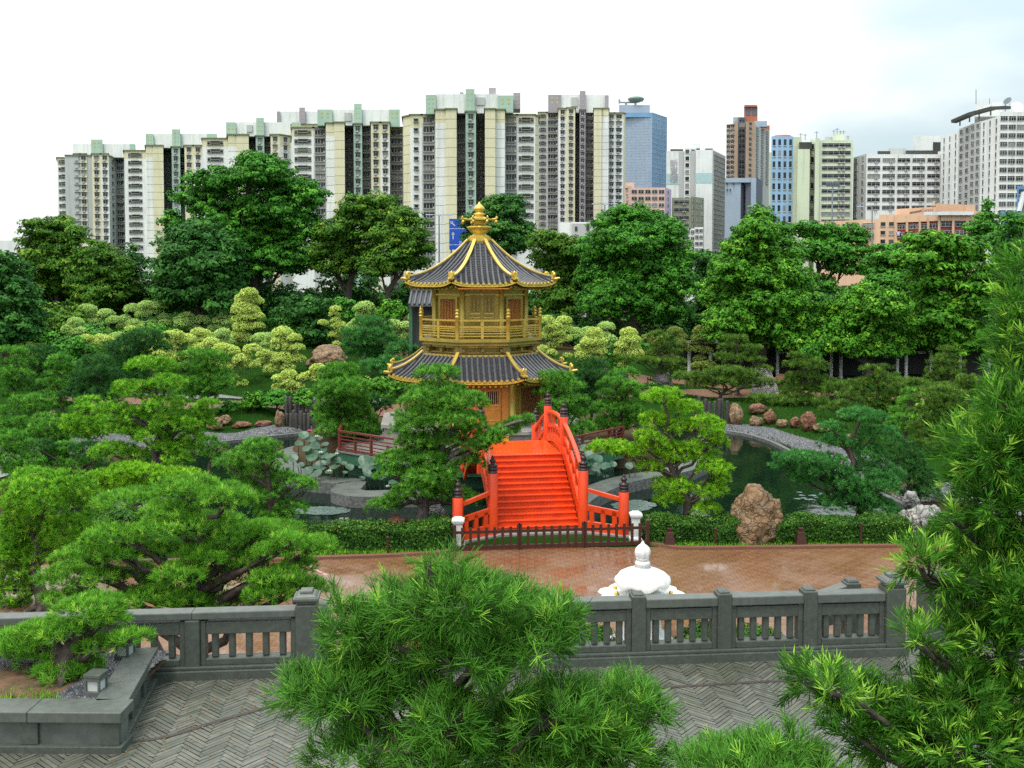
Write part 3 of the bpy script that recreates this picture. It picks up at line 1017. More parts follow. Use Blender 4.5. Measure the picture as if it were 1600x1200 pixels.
for x, y in octa(RA):
    m = pmb()
    m.lathe([(0.105, 0), (0.105, 1.05), (0.12, 1.07), (0.12, 1.13), (0.07, 1.15), (0.07, 1.19), (0.12, 1.22), (0.12, 1.28), (0.07, 1.30), (0.08, 1.36), (0.11, 1.42), (0.05, 1.5), (0.01, 1.53)], (x, y, ZB), 10)
    m.build('railing_post', 'gold', bal)
for k in range(8):
    m = pmb()
    hw = RA * T8
    ln = 2 * hw - 0.2
    fbox(m, k, RA, 0, ZB + 0.92, ln, 0.10, 0.09)
    fbox(m, k, RA, 0, ZB + 0.60, ln, 0.08, 0.08)
    for zz in (0.14, 0.27, 0.40, 0.5):
        fbox(m, k, RA, 0, ZB + zz, ln, 0.05, 0.05)
    for s in (-hw * 0.02,):
        fbox(m, k, RA, s, ZB + 0.32, 0.14, 0.09, 0.6)
        fbox(m, k, RA, s, ZB + 0.76, 0.16, 0.12, 0.22)
    m.build('railing', 'gold', bal)

# finial: lotus bowl, canopy with hooked rim, flaming jewel
f = pmb()
f.prism(octa(0.52), ZA - 0.1, ZA + 0.12)
f.prism(octa(0.58), ZA + 0.12, ZA + 0.34)
f.prism(octa(0.50), ZA + 0.34, ZA + 0.40)
c0 = (0, 0, ZA)
f.lathe([(0.50, 0.36), (0.34, 0.46), (0.3, 0.5), (0.46, 0.62), (0.58, 0.78), (0.62, 0.86), (0.5, 0.9), (0.34, 0.94), (0.28, 1.02), (0.3, 1.1), (0.36, 1.14), (0.36, 1.2), (0.2, 1.22)],
        c0, 32, wob=lambda th, z: 1 + (0.09 * abs(math.cos(4 * th)) if 0.55 < z < 0.9 else 0))
f.prism([(1.28 * p[0], 1.28 * p[1]) for p in octa(0.55)], ZA + 1.2, ZA + 1.27)
f.lathe([(0.66, 1.27), (0.4, 1.33), (0.24, 1.4), (0.2, 1.46), (0.3, 1.5), (0.3, 1.55), (0.16, 1.6), (0.2, 1.64), (0.28, 1.74), (0.28, 1.84), (0.2, 1.95), (0.09, 2.04), (0.015, 2.16)], c0, 20)
fin = f.build('finial', 'gold', pav)
for k in range(8):
    m = pmb()
    a = R(22.5 + 45 * k)
    dx, dy = math.cos(a), math.sin(a)
    m.tube([(dx * 0.7, dy * 0.7, ZA + 1.24), (dx * 0.92, dy * 0.92, ZA + 1.25), (dx * 1.0, dy * 1.0, ZA + 1.32), (dx * 0.94, dy * 0.94, ZA + 1.4)], [0.05, 0.055, 0.05, 0.03], 6)
    m.lathe([(0.02, 0.12), (0.06, 0.06), (0.075, 0.0), (0.05, -0.06), (0.01, -0.08)], (dx * 0.92, dy * 0.92, ZA + 1.1), 8)
    m.build('canopy_hook', 'gold', fin)

# island deck with green fascia and brown railings
DA = 7.15
m = MB(PM)
m.prism(octa(6.6), -1.7, 0.05)
m.prism(octa(DA), 0.05, 0.56)
m.build('island_deck', 'green_paint')
tag(bpy.data.objects['island_deck'], kind='structure')
m = MB(PM)
m.prism(octa(DA + 0.06), 0.565, 0.62)
m.build('deck_floor', 'path_grey')
tag(bpy.data.objects['deck_floor'], kind='structure')
RLBL = {1: 'red brown slatted deck railing running right of the red bridge', 7: 'red brown slatted deck railing over green edge beside the lotus leaves',
        0: 'red brown slatted deck railing facing the arched bridge behind the pine', 2: 'red brown slatted railing on the right flank of the island deck',
        6: 'red brown slatted railing on the left flank of the island deck'}
for k, lb in RLBL.items():
    n, t = face_frame(k)
    c = PM @ (n * (DA - 0.08))
    th = thing('deck_railing', lb, 'railing', (c.x, c.y, 0.62), 'railings round the island deck')
    hw = (DA - 0.08) * T8 - 0.08
    spans = [(-hw, hw)] if k else [(-hw, -1.7), (1.7, hw)]
    rails = MB(PM)
    posts = []
    for s0, s1 in spans:
        for zz, d, h in ((0.98, 0.13, 0.08), (0.74, 0.06, 0.05), (0.58, 0.06, 0.05), (0.4, 0.06, 0.05), (0.24, 0.06, 0.05), (0.1, 0.09, 0.09)):
            fbox(rails, k, DA - 0.08, (s0 + s1) / 2, 0.62 + zz, s1 - s0, d, h)
        nseg = max(1, int(round((s1 - s0) / 1.15)))
        for i in range(nseg + 1):
            posts.append((s0 + (s1 - s0) * i / nseg, 0.96 if i % 2 == 0 else 0.6))
    rails.build('rails', 'red_wood', th)
    for s, hh in posts:
        p_ = MB(PM)
        fbox(p_, k, DA - 0.08, s, 0.62 + hh / 2 + 0.02, 0.10, 0.11, hh)
        p_.build('post', 'red_wood', th)

# ------------------------------------------------------------------ arched red bridge
BX0, BY0 = 0.92, 34.9
BDIR = Vector((-0.154, 1, 0)).normalized()
BANG = math.atan2(BDIR.y, BDIR.x) - math.pi / 2
BM = Matrix.Translation((BX0, BY0, 0)) @ Matrix.Rotation(BANG, 4, 'Z')   # local y runs along the bridge
BL = 9.6                                            # length, local y 0..BL
br = thing('footbridge', 'bright vermilion arched wooden footbridge with stairs and dark capped posts', 'bridge', (BX0, BY0, 0))
HWB = 1.62
ZTOP = 2.3
def bmb():
    return MB(BM)
st = bmb()
NS = 13
run = 3.45
for i in range(NS):                                 # front flight: solid treads
    y0 = 0.0 + run * i / NS
    z1 = 0.16 + (ZTOP - 0.16) * (i + 1) / NS
    st.bx(-HWB + 0.12, HWB - 0.12, y0, y0 + run / NS + 0.002 * 0, z1 - 0.45, z1 - 0.03, 0)
    st.bx(-HWB + 0.12, HWB - 0.12, y0 - 0.035, y0 + run / NS, z1 - 0.03, z1, 0)
st.build('stairs', 'bridge_red', br)
st = bmb()
for i in range(NS):
    y0 = BL - run * i / NS
    z1 = 0.7 + (ZTOP - 0.7) * (i + 1) / NS
    st.bx(-HWB + 0.12, HWB - 0.12, y0 - run / NS, y0, z1 - 0.45, z1, 0)
st.build('stairs', 'bridge_red', br)
dk = bmb()
npl = 18
for i in range(npl):
    y0 = run + (BL - 2 * run) * i / npl
    dk.bx(-HWB + 0.12, HWB - 0.12, y0 + 0.004, y0 + (BL - 2 * run) / npl - 0.004, ZTOP - 0.09, ZTOP + 0.012 * math.sin(math.pi * (i + .5) / npl), 0)
dk.build('deck', 'bridge_red_wet', br)
def arch(y, z0, z1):
    u = (y - BL / 2) / (BL / 2)
    return z0 + (z1 - z0) * (1 - u * u)
for s in (-1, 1):
    side = bmb()
    NSEG = 36
    for zlo, zhi, thick, wd in ((0.55, 2.62, 0.34, 0.2), ):
        for i in range(NSEG):
            ya, yb = BL * i / NSEG, BL * (i + 1) / NSEG
            side.beam((s * HWB, ya, arch(ya, zlo, zhi)), (s * HWB, yb, arch(yb, zlo, zhi)), wd, thick)
    # stringer plate closing the flight
    for i in range(NSEG):
        ya, yb = BL * i / NSEG, BL * (i + 1) / NSEG
        side.beam((s * (HWB - 0.02), ya, arch(ya, 0.25, 2.15)), (s * (HWB - 0.02), yb, arch(yb, 0.25, 2.15)), 0.12, 0.5)
    side.build('side_beam', 'bridge_red', br)
    ra = bmb()
    for zlo, zhi, rad in ((2.2, 3.62, 0.085),):
        ra.tube([(s * HWB, BL * i / NSEG, arch(BL * i / NSEG, zlo, zhi)) for i in range(NSEG + 1)], rad, 10)
    for zlo, zhi in ((1.35, 3.1),):
        for i in range(NSEG):
            ya, yb = BL * i / NSEG, BL * (i + 1) / NSEG
            ra.beam((s * HWB, ya, arch(ya, zlo, zhi)), (s * HWB, yb, arch(yb, zlo, zhi)), 0.10, 0.17)
    ra.build('handrail', 'bridge_red', br)
    ba = bmb()
    for i in range(1, 18):
        y = BL * i / 18
        za, zb = arch(y, 0.6, 2.62), arch(y, 1.35, 3.1)
        ba.bx(s * HWB - 0.05, s * HWB + 0.05, y - 0.06, y + 0.06, za, zb)
        if i % 2 == 0:
            zc = arch(y, 2.2, 3.62)
            ba.bx(s * HWB - 0.045, s * HWB + 0.045, y - 0.05, y + 0.05, zb, zc)
    ba.build('balusters', 'bridge_red', br)
def newel(x, y, z0, z1, rad=0.18):
    m = bmb()
    m.lathe([(rad, 0), (rad, z1 - z0 - 0.02), (rad * 0.93, z1 - z0)], (x, y, z0), 16)
    p = m.build('newel_post', 'bridge_red', br)
    c = bmb()
    q = rad * 0.86
    c.lathe([(q * 1.10, 0), (q * 1.10, 0.07), (q * 1.0, 0.08), (q * 1.0, 0.13), (q * 1.10, 0.14), (q * 1.10, 0.2), (q * 1.0, 0.21), (q * 1.0, 0.25), (q * 1.12, 0.27), (q * 1.12, 0.33), (q * 0.62, 0.36),
             (q * 0.45, 0.40), (q * 0.72, 0.47), (q * 0.72, 0.52), (q * 0.42, 0.57), (q * 0.3, 0.60), (q * 0.42, 0.63), (q * 0.2, 0.68), (0.005, 0.71)], (x, y, z1), 16)
    c.v = [(vx, vy, z1 + (vz - z1) * .88) for vx, vy, vz in c.v]
    c.build('bronze_cap', 'bronze_cap', p)
for s in (-1, 1):
    newel(s * HWB, -0.05, 0.05, 2.28)
    newel(s * HWB, 3.35, 1.6, 3.72, 0.165)
    newel(s * HWB, BL - 2.95, 1.6, 3.72, 0.165)
    newel(s * HWB, BL, 0.6, 2.6)
    # splayed wing with low rails
    wx, wy = s * (HWB + 1.30), -0.75
    newel(wx, wy, 0.05, 1.62)
    wg = bmb()
    a, b = Vector((s * HWB, -0.05, 0)), Vector((wx, wy, 0))
    for za, zb, wd, h in ((0.30, 0.22, 0.14, 0.36), (0.98, 0.80, 0.11, 0.2), (1.62, 1.32, 0.12, 0.13)):
        wg.beam(a + Vector((0, 0, za)), b + Vector((0, 0, zb)), wd, h)
    for t in (0.22, 0.5, 0.78):
        p = a.lerp(b, t)
        wg.box((p.x, p.y, 0.64 - 0.05 * t), (0.16, 0.11, 0.62), math.atan2(b.y - a.y, b.x - a.x))
    wg.build('wing_rail', 'bridge_red', br)
m = bmb()
m.bx(-HWB - 0.35, HWB + 0.35, -0.25, 0.9, -1.5, 0.13)
m.box((-HWB - 0.9, -0.45, 0.02), (2.3, 0.7, 0.2), R(28))
m.box((HWB + 0.9, -0.45, 0.02), (2.3, 0.7, 0.2), R(-28))
m.build('footing', 'plinth_stone', br)
# ------------------------------------------------------------------ upper terrace with stone balustrade
TZ = 3.53
B0 = Vector((-2.92, 14.0, 0))
BAL = Matrix.Translation((B0.x, B0.y, TZ)) @ Matrix.Rotation(R(5.0), 4, 'Z')
def bl(x, y, z=0):
    return BAL @ Vector((x, y, z))
c1, c2 = bl(-40, 0.75), bl(45, 0.75)
ter = MB()
ter.prism([(c1.x, 2.0), (c2.x, 2.0), (c2.x, c2.y), (c1.x, c1.y)], -0.5, TZ - 0.03)
tag(ter.build('terrace', 'granite'), kind='structure')
# herringbone of thin slabs laid on the terrace
def herringbone(n, wd, rot, x0, x1, y0, y1, yline, seed=4):
    r = np.random.default_rng(seed)
    Vs, Ts = [], []
    ca, sa_ = math.cos(rot), math.sin(rot)
    Kx = int(max(abs(x0), abs(x1), y1) / wd * 1.6) + 4
    cxm, cym = (x0 + x1) / 2, (y0 + y1) / 2
    rr = math.hypot(x1 - x0, y1 - y0) / 2 / wd + n
    lim = int(rr)
    g = 0.075
    for j in range(-lim // n - 2, lim // n + 3):
        for i in range(-lim - 2, lim + 3):
            bx_, by_ = i + j * n, i - j * n
            if bx_ * bx_ + by_ * by_ > rr * rr * 1.3:
                continue
            for (a, b, c, d) in ((bx_, by_, bx_ + n, by_ + 1), (bx_, by_ + 1, bx_ + 1, by_ + 1 + n)):
                mx, my = (a + c) / 2 * wd, (b + d) / 2 * wd
                wx, wy = cxm + mx * ca - my * sa_, cym + mx * sa_ + my * ca
                if not (x0 < wx < x1 and y0 < wy < yline(wx)):
                    continue
                z = TZ + r.uniform(-0.003, 0.003)
                q = []
                for (u, v) in ((a + g, b + g), (c - g, b + g), (c - g, d - g), (a + g, d - g)):
                    u, v = u * wd, v * wd
                    q.append((cxm + u * ca - v * sa_, cym + u * sa_ + v * ca, z + r.uniform(-0.002, 0.002)))
                Vs.append(q)
                Ts.append(r.uniform(0, 1))
    V = np.array(Vs).reshape(-1, 3)
    me = np_mesh('terrace_paving', V, 4, np.arange(len(V)), 'paving_slab', np.array(Ts))
    o = bpy.data.objects.new('terrace_paving', me)
    COL.objects.link(o)
    return tag(o, kind='structure')
herringbone(6, 0.062, R(50), -6.5, 9.5, 9.8, 16.0, lambda x: B0.y + (x - B0.x) * math.tan(R(5)) + 0.3)
for pts in ([(196, 1161), (262, 1151), (345, 1126), (442, 1099)], [(980, 1078), (1150, 1068), (1290, 1060), (1470, 1049)]):
    p = [on(a, b, TZ) for a, b in pts]
    tag(ribbon('drain_slot', [(q.x, q.y) for q in p], 0.065, 'drain', flat=TZ + 0.009, thick=0.02), kind='structure')

def litter(name, poly, n, size, z, seed):
    r = np.random.default_rng(seed)
    P = np.array(poly)
    pts = r.uniform(P.min(0), P.max(0), (n * 3, 2))
    pts = pts[poly_sd(pts[:, 0], pts[:, 1], P) < 0][:n]
    m = MB()
    for x, y in pts:
        a, s_ = r.uniform(0, 6.28), size * r.uniform(.5, 1.3)
        c, d = math.cos(a) * s_, math.sin(a) * s_
        k = r.uniform(0, .012)
        m.add([(x - c, y - d, z), (x + d * .35, y - c * .35, z + k), (x + c, y + d, z + .004), (x - d * .35, y + c * .35, z + k * .5)], [(0, 1, 2, 3)])
    return tag(m.build(name, 'dead_leaf'), kind='stuff')
litter('fallen_leaves', [(-4.8, 11.2), (-2.0, 11.2), (-2.6, 13.9), (-4.8, 13.6)], 260, .022, TZ + .01, 41)
litter('fallen_leaves', [(0.5, 11.2), (6.5, 11.2), (6.5, 14.2), (0.5, 14.0)], 160, .02, TZ + .01, 42)
litter('fallen_leaves', [(-9, 25), (9, 25), (9, 32), (-9, 32)], 220, .04, .04, 43)
def balustrade(name, label, posts, M, ends=(True, True), raised=True, group='grey granite balustrades of the terrace', nb=5):
    o0 = M @ Vector((posts[0], 0, 0))
    t = thing(name, label, 'balustrade', o0, group)
    m = MB(M)
    m.bx(posts[0] - 0.2, posts[-1] + 0.2, -0.17, 0.17, -0.02, 0.13)
    m.bx(posts[0] - 0.2, posts[-1] + 0.2, -0.14, 0.14, 0.13, 0.18)
    m.build('base', 'granite', t, bevel=0.012)
    for i, x in enumerate(posts):
        e = (i == 0 and ends[0]) or (i == len(posts) - 1 and ends[1])
        m = MB(M)
        if e:
            m.bx(x - 0.15, x + 0.15, -0.16, 0.16, 0.13, 1.02)
            p = m.build('post', 'granite', t, bevel=0.02)
            c = MB(M)
            c.box((x, 0, 1.05), (0.26, 0.26, 0.06))
            c.box((x, 0, 1.10), (0.36, 0.36, 0.05))
            c.box((x, 0, 1.145), (0.32, 0.32, 0.04), taper=0.75)
            c.box((x, 0, 1.185), (0.19, 0.19, 0.045), taper=0.9)
            c.build('cap', 'granite_light', p, bevel=0.012)
        else:
            h = 1.0 if raised else 0.84
            m.bx(x - 0.105, x + 0.105, -0.125, 0.125, 0.13, h)
            if raised:
                m.box((x, 0, h + 0.015), (0.17, 0.2, 0.03), taper=0.85)
            m.build('post', 'granite', t, bevel=0.02)
    for i in range(len(posts) - 1):
        e0 = 0.15 if (i == 0 and ends[0]) else 0.105
        e1 = 0.15 if (i == len(posts) - 2 and ends[1]) else 0.105
        a, b = posts[i] + e0, posts[i + 1] - e1
        m = MB(M)
        if raised:
            m.bx(a, b, -0.12, 0.12, 0.815, 0.95)
        else:
            m.bx(posts[i] + (0.15 if e0 == 0.15 else 0.0), posts[i + 1] - (0.15 if e1 == 0.15 else 0.0), -0.12, 0.12, 0.842, 0.95)
        m.build('top_rail', 'granite_light', t, bevel=0.015)
        m = MB(M)
        m.bx(a, a + 0.075, -0.085, 0.085, 0.18, 0.815)
        m.bx(b - 0.075, b, -0.085, 0.085, 0.18, 0.815)
        m.bx(a + 0.075, b - 0.075, -0.08, 0.08, 0.62, 0.79)
        m.bx(a + 0.075, b - 0.075, -0.095, 0.095, 0.18, 0.275)
        m.build('panel_frame', 'granite', t, bevel=0.01)
        w_ = b - a - 0.15
        for k in range(nb):
            x = a + 0.075 + w_ * (k + 0.5) / nb
            m = MB(M)
            m.bx(x - 0.047, x + 0.047, -0.047, 0.047, 0.275, 0.62)
            m.build('baluster', 'granite', t, bevel=0.022)
    return t
balustrade('balustrade', 'grey granite terrace balustrade in front of the white stone fountain', [2.2, 3.5, 4.78, 6.06, 7.36, 8.66], BAL)
balustrade('balustrade', 'grey granite terrace balustrade behind the planter ending in a capped post', [-9.2, -7.7, -6.2, -4.7, -3.15, -1.58, 0.0], BAL, ends=(False, True), raised=False)
# stair parapets behind the openings
SM = BAL @ Matrix.Translation((9.5, 0.55, 0.0)) @ Matrix.Rotation(R(24), 4, 'Z')
balustrade('balustrade', 'short grey stair balustrade half hidden by the right hand conifer', [0.0, 1.4, 2.8], SM, ends=(False, False), raised=True, nb=6)
def stair_rail(lbl, x0, x1, y, drop):
    t = thing('stair_rail', lbl, 'stair rail', bl(x0, y))
    a, b = bl(x0, y), bl(x1, y)
    m = MB()
    m.beam(a + Vector((0, 0, 0.6)), b + Vector((0, 0, 0.6 - drop)), 0.22, 0.15)
    m.build('top_rail', 'granite_light', t, bevel=0.012)
    m = MB()
    m.beam(a + Vector((0, 0, 0.2)), b + Vector((0, 0, 0.2 - drop)), 0.2, 0.16)
    n = max(3, int(abs(x1 - x0) / 0.22))
    for i in range(1, n):
        p = a.lerp(b, i / n)
        z = TZ - drop * i / n
        m.bx(p.x - 0.045, p.x + 0.045, p.y - 0.045, p.y + 0.045, z + 0.1, z + 0.55)
    m.build('balusters', 'granite', t)
    for x, z in ((x0, 0.0), (x1, -drop)):
        m = MB(BAL)
        m.bx(x - 0.12, x + 0.12, y - 0.12, y + 0.12, z - 0.9, z + 0.68)
        m.box((x, y, z + 0.705), (0.2, 0.2, 0.05), taper=0.8)
        m.build('post', 'granite', t, bevel=0.015)
stair_rail('sloping grey stone stair rail going down behind the right end post', 8.6, 7.9, 1.3, 0.22)
stair_rail('sloping grey stone stair rail beside the left capped post', 0.12, 0.2, 0.9, 0.35)

# planter
PC = on(190, 1179, TZ)
ps = on(246, 1070, TZ)
PANG = math.atan2(ps.y - PC.y, ps.x - PC.x) - R(90)
PFR = Matrix.Translation((PC.x, PC.y, TZ)) @ Matrix.Rotation(R(-1.0), 4, 'Z')
PSD = Matrix.Translation((PC.x, PC.y, TZ)) @ Matrix.Rotation(PANG, 4, 'Z')
plt = thing('planter', 'low grey granite planter box with inset panels holding the cloud pruned pine', 'planter', (PC.x, PC.y, TZ))
LSD = (ps - PC).length + 0.1
def wall_run(M, horizontal, ln, pil):
    """outer face on local x (front) or local y (side); thickness goes inwards (+y / -x)"""
    def bb(m, a, b, d0, d1, z0, z1):
        if horizontal: m.bx(-b, -a, d0, d1, z0, z1)
        else: m.bx(-d1, -d0, a, b, z0, z1)
    m = MB(M)
    bb(m, 0.0 if horizontal else 0.36, ln, 0.0, 0.36, -0.02, 0.085)
    m.build('base', 'granite', plt, bevel=0.008)
    m = MB(M)
    bb(m, 0.05 if horizontal else 0.33, ln, 0.09, 0.33, 0.085, 0.37)
    m.build('panel', 'granite_panel', plt)
    for a, b in pil:
        m = MB(M)
        bb(m, a, b, 0.045, 0.12, 0.085, 0.37)
        m.build('pilaster', 'granite', plt, bevel=0.008)
    n = max(1, int(ln / 1.12))
    for i in range(n):
        m = MB(M)
        a = ln * i / n + 0.003 + (0.40 if (i == 0 and not horizontal) else 0)
        bb(m, a, ln * (i + 1) / n - 0.003, 0.0 if i or horizontal else 0.0, 0.40, 0.37, 0.50)
        m.build('cap_stone', 'granite_light', plt, bevel=0.012)
wall_run(PFR, True, 4.5, [(0.045, 0.27), (1.02, 1.24), (2.1, 2.3), (3.2, 3.4)])
wall_run(PSD, False, LSD, [(0.07, 0.25), (0.78, 0.93), (1.45, 1.62)])
inner = [bl(-9, -0.2), bl(-1.9, -0.2), PSD @ Vector((-0.30, 0.3, 0)), PFR @ Vector((-4.5, 0.3, 0))]
m = MB().add([(p.x, p.y, TZ + 0.30) for p in inner], [(3, 2, 1, 0)])
# mound of soil inside
def soil_mound():
    vs, fs = [], []
    nn = 30
    A, B_, C, D = [Vector((p.x, p.y, 0)) for p in (inner[3], inner[2], inner[1], inner[0])]
    for j in range(nn + 1):
        for i in range(nn + 1):
            u, v = i / nn, j / nn
            p = A.lerp(B_, u).lerp(D.lerp(C, u), v)
            e = min(u, 1 - u, v, 1 - v)
            z = TZ + 0.31 + 0.17 * min(1, e * 3.5) + 0.03 * mnoise.noise(Vector((p.x * 2, p.y * 2, 0)))
            vs.append((p.x, p.y, z))
    for j in range(nn):
        for i in range(nn):
            q = j * (nn + 1) + i
            fs.append((q, q + 1, q + nn + 2, q + nn + 1))
    return MB().add(vs, fs, 0, True)
soil_mound().build('soil', 'soil', plt)
def planter_z(p):
    return TZ + 0.46
a_, b__, c_, d_ = [Vector((p.x, p.y)) for p in inner]
gravel('pebbles', [tuple(c_ + (d_ - c_) * 0.0), tuple(c_.lerp(b__, 0.02)), tuple(c_.lerp(b__, 1.0)), tuple(b__ + Vector((-0.55, 0))), tuple(c_ + Vector((-0.75, 0.25)))], 2600, 0.034, 0.0, 11, 'pebble_dark', flat=TZ + 0.43)
gravel('pebbles', [tuple(b__ + Vector((0, 0))), tuple(a_), tuple(a_ + Vector((0.2, -0.75))), tuple(b__ + Vector((-0.1, -0.55)))], 5200, 0.036, 0.0, 12, 'pebble_dark', flat=TZ + 0.45)

def blades(name, poly, n, ln, wd, zf, seed, mat='blade'):
    r = np.random.default_rng(seed)
    P = np.array(poly)
    lo, hi = P.min(0), P.max(0)
    pts = r.uniform(lo, hi, (n * 3, 2))
    pts = pts[poly_sd(pts[:, 0], pts[:, 1], P) < 0][:n]
    m_ = len(pts)
    z = zf(pts[:, 0], pts[:, 1])
    a = r.uniform(0, 6.28, m_)
    lean = r.uniform(0.1, 0.8, m_)
    l = ln * r.uniform(0.4, 1.3, m_)
    sx_, sy_ = np.cos(a + 1.57) * wd, np.sin(a + 1.57) * wd
    V = np.stack([np.stack([pts[:, 0] - sx_, pts[:, 1] - sy_, z], 1), np.stack([pts[:, 0] + sx_, pts[:, 1] + sy_, z], 1),
                  np.stack([pts[:, 0] + np.cos(a) * l * lean, pts[:, 1] + np.sin(a) * l * lean, z + l], 1)], 1).reshape(-1, 3)
    me_ = np_mesh(name, V, 3, np.arange(len(V)), mat, r.uniform(0, 1, m_))
    o = bpy.data.objects.new(name, me_)
    COL.objects.link(o)
    return tag(o, kind='stuff')
blades('grass', [tuple(d_ + Vector((0, 0.05))), tuple(c_ + Vector((-0.45, 0.05))), tuple(c_ + Vector((-0.75, 0.5))), tuple(d_ + Vector((0.6, 0.75)))], 3500, 0.075, 0.006, lambda x, y: np.full(x.shape, TZ + 0.42), 9)

def lantern(px, py, Yd, lab):
    p = at(px, py, Yd)
    z0 = TZ + 0.40
    t = thing('garden_lantern', lab, 'lantern', (p.x, p.y, z0), 'square stone lanterns in the planter')
    m = MB(Matrix.Translation((p.x, p.y, z0)) @ Matrix.Rotation(R(-8), 4, 'Z'))
    m.bx(-.105, .105, -.105, .105, 0, 0.10)
    for sx_ in (-1, 1):
        for sy_ in (-1, 1):
            m.box((sx_ * .088, sy_ * .088, 0.165), (0.028, 0.028, 0.13))
    m.bx(-.105, .105, -.105, .105, 0.23, 0.275)
    m.build('body', 'granite_light', t, bevel=0.004)
    m = MB(Matrix.Translation((p.x, p.y, z0)) @ Matrix.Rotation(R(-8), 4, 'Z'))
    m.bx(-.078, .078, -.078, .078, 0.10, 0.23)
    m.build('lamp_glass', 'lamp_glass', t)
    m = MB(Matrix.Translation((p.x, p.y, z0)) @ Matrix.Rotation(R(-8), 4, 'Z'))
    m.box((0, 0, 0.295), (0.23, 0.23, 0.04), taper=0.95)
    m.build('roof', 'granite', t, bevel=0.006)
lantern(151, 1101, 12.25, 'small square stone lantern at the front corner of the planter')
lantern(196, 1042, 13.4, 'small square stone lantern at the back of the planter by the balustrade')

# ------------------------------------------------------------------ plaza furniture
FX = at(1004, 900, 24.0)
ft = thing('fountain', 'white carved stone lotus fountain with domed top on the brick plaza', 'fountain', (FX.x, FX.y, 0.03))
c0 = (FX.x, FX.y, 0.03)
m = MB()
m.lathe([(0.95, 0), (0.95, 0.12), (0.8, 0.16), (0.72, 0.3), (0.62, 0.42), (0.45, 0.5), (0.42, 0.95), (0.5, 1.0), (0.5, 1.06), (0.4, 1.12), (0.34, 1.2)], c0, 40,
        wob=lambda th, z: 1 + 0.05 * math.cos(8 * th) * (1 if 0.1 < z < 1.1 else 0))
m.build('pedestal', 'white_stone', ft)
m = MB()
m.lathe([(0.25, 1.20), (0.7, 1.26), (1.0, 1.36), (1.06, 1.42), (1.0, 1.44), (0.8, 1.40), (0.62, 1.40), (0.45, 1.46), (0.34, 1.55), (0.27, 1.66), (0.235, 1.78), (0.225, 1.92)], c0, 96,
        wob=lambda th, z: 1 + (0.055 * math.cos(9 * th) + 0.02 * math.cos(21 * th + 1) if 1.22 < z < 1.445 else (0.03 * math.cos(26 * th) if 1.45 < z < 1.9 else 0)))
m.v = [(x, y, z - .05) for x, y, z in m.v]
lf = m.build('lotus_basin', 'white_stone', ft)
for k in range(11):
    a = R(33 * k + 8)
    rr = 0.72 + 0.1 * math.sin(k * 2.1)
    mm = MB().lathe([(0.004, 0.075), (0.03, 0.07), (0.055, 0.04), (0.06, 0.0), (0.045, -0.03)], (c0[0] + rr * math.cos(a), c0[1] + rr * math.sin(a), c0[2] + 1.37), 12)
    mm.build('gilt_bud', 'gold', lf)
m = MB()
def scal(th, z):
    return 1 + (0.09 * abs(math.cos(3 * th)) - 0.05 if z < 2.02 else 0)
vs_n = 72
prof = [(0.20, 1.91), (0.45, 1.90), (0.61, 1.84), (0.65, 1.85), (0.665, 1.90), (0.645, 1.97), (0.57, 2.05), (0.43, 2.12), (0.27, 2.18), (0.2, 2.2)]
vs, fs = [], []
for i, (r_, z) in enumerate(prof):
    for k in range(vs_n):
        th = 2 * math.pi * k / vs_n
        droop = -0.11 * abs(math.sin(3 * th)) ** 2 if 0.5 < r_ and z < 2.0 else 0
        rr = r_ * scal(th, z)
        vs.append((c0[0] + rr * math.cos(th), c0[1] + rr * math.sin(th), c0[2] + z + droop))
for i in range(len(prof) - 1):
    for k in range(vs_n):
        k2 = (k + 1) % vs_n
        fs.append((i * vs_n + k, i * vs_n + k2, (i + 1) * vs_n + k2, (i + 1) * vs_n + k))
m.add(vs, fs, 0, True)
m.v = [(x, y, z - .15) for x, y, z in m.v]
m.build('dome', 'white_stone', ft)
m = MB()
m.lathe([(0.19, 2.15), (0.21, 2.2), (0.14, 2.24), (0.17, 2.29), (0.19, 2.33), (0.16, 2.38), (0.125, 2.4), (0.16, 2.43), (0.16, 2.46)], c0, 24)
m.lathe([(0.13, 2.46), (0.17, 2.52), (0.18, 2.6), (0.16, 2.68), (0.11, 2.74), (0.05, 2.79), (0.02, 2.85), (0.004, 2.87)], c0, 48, wob=lambda th, z: 1 + 0.10 * math.cos(8 * th) * (1 if 2.48 < z < 2.76 else 0.3))
m.v = [(x, y, c0[2] + 1.98 + (z - c0[2] - 2.15) * 1.02) for x, y, z in m.v]
m.build('jewel', 'white_stone', ft)

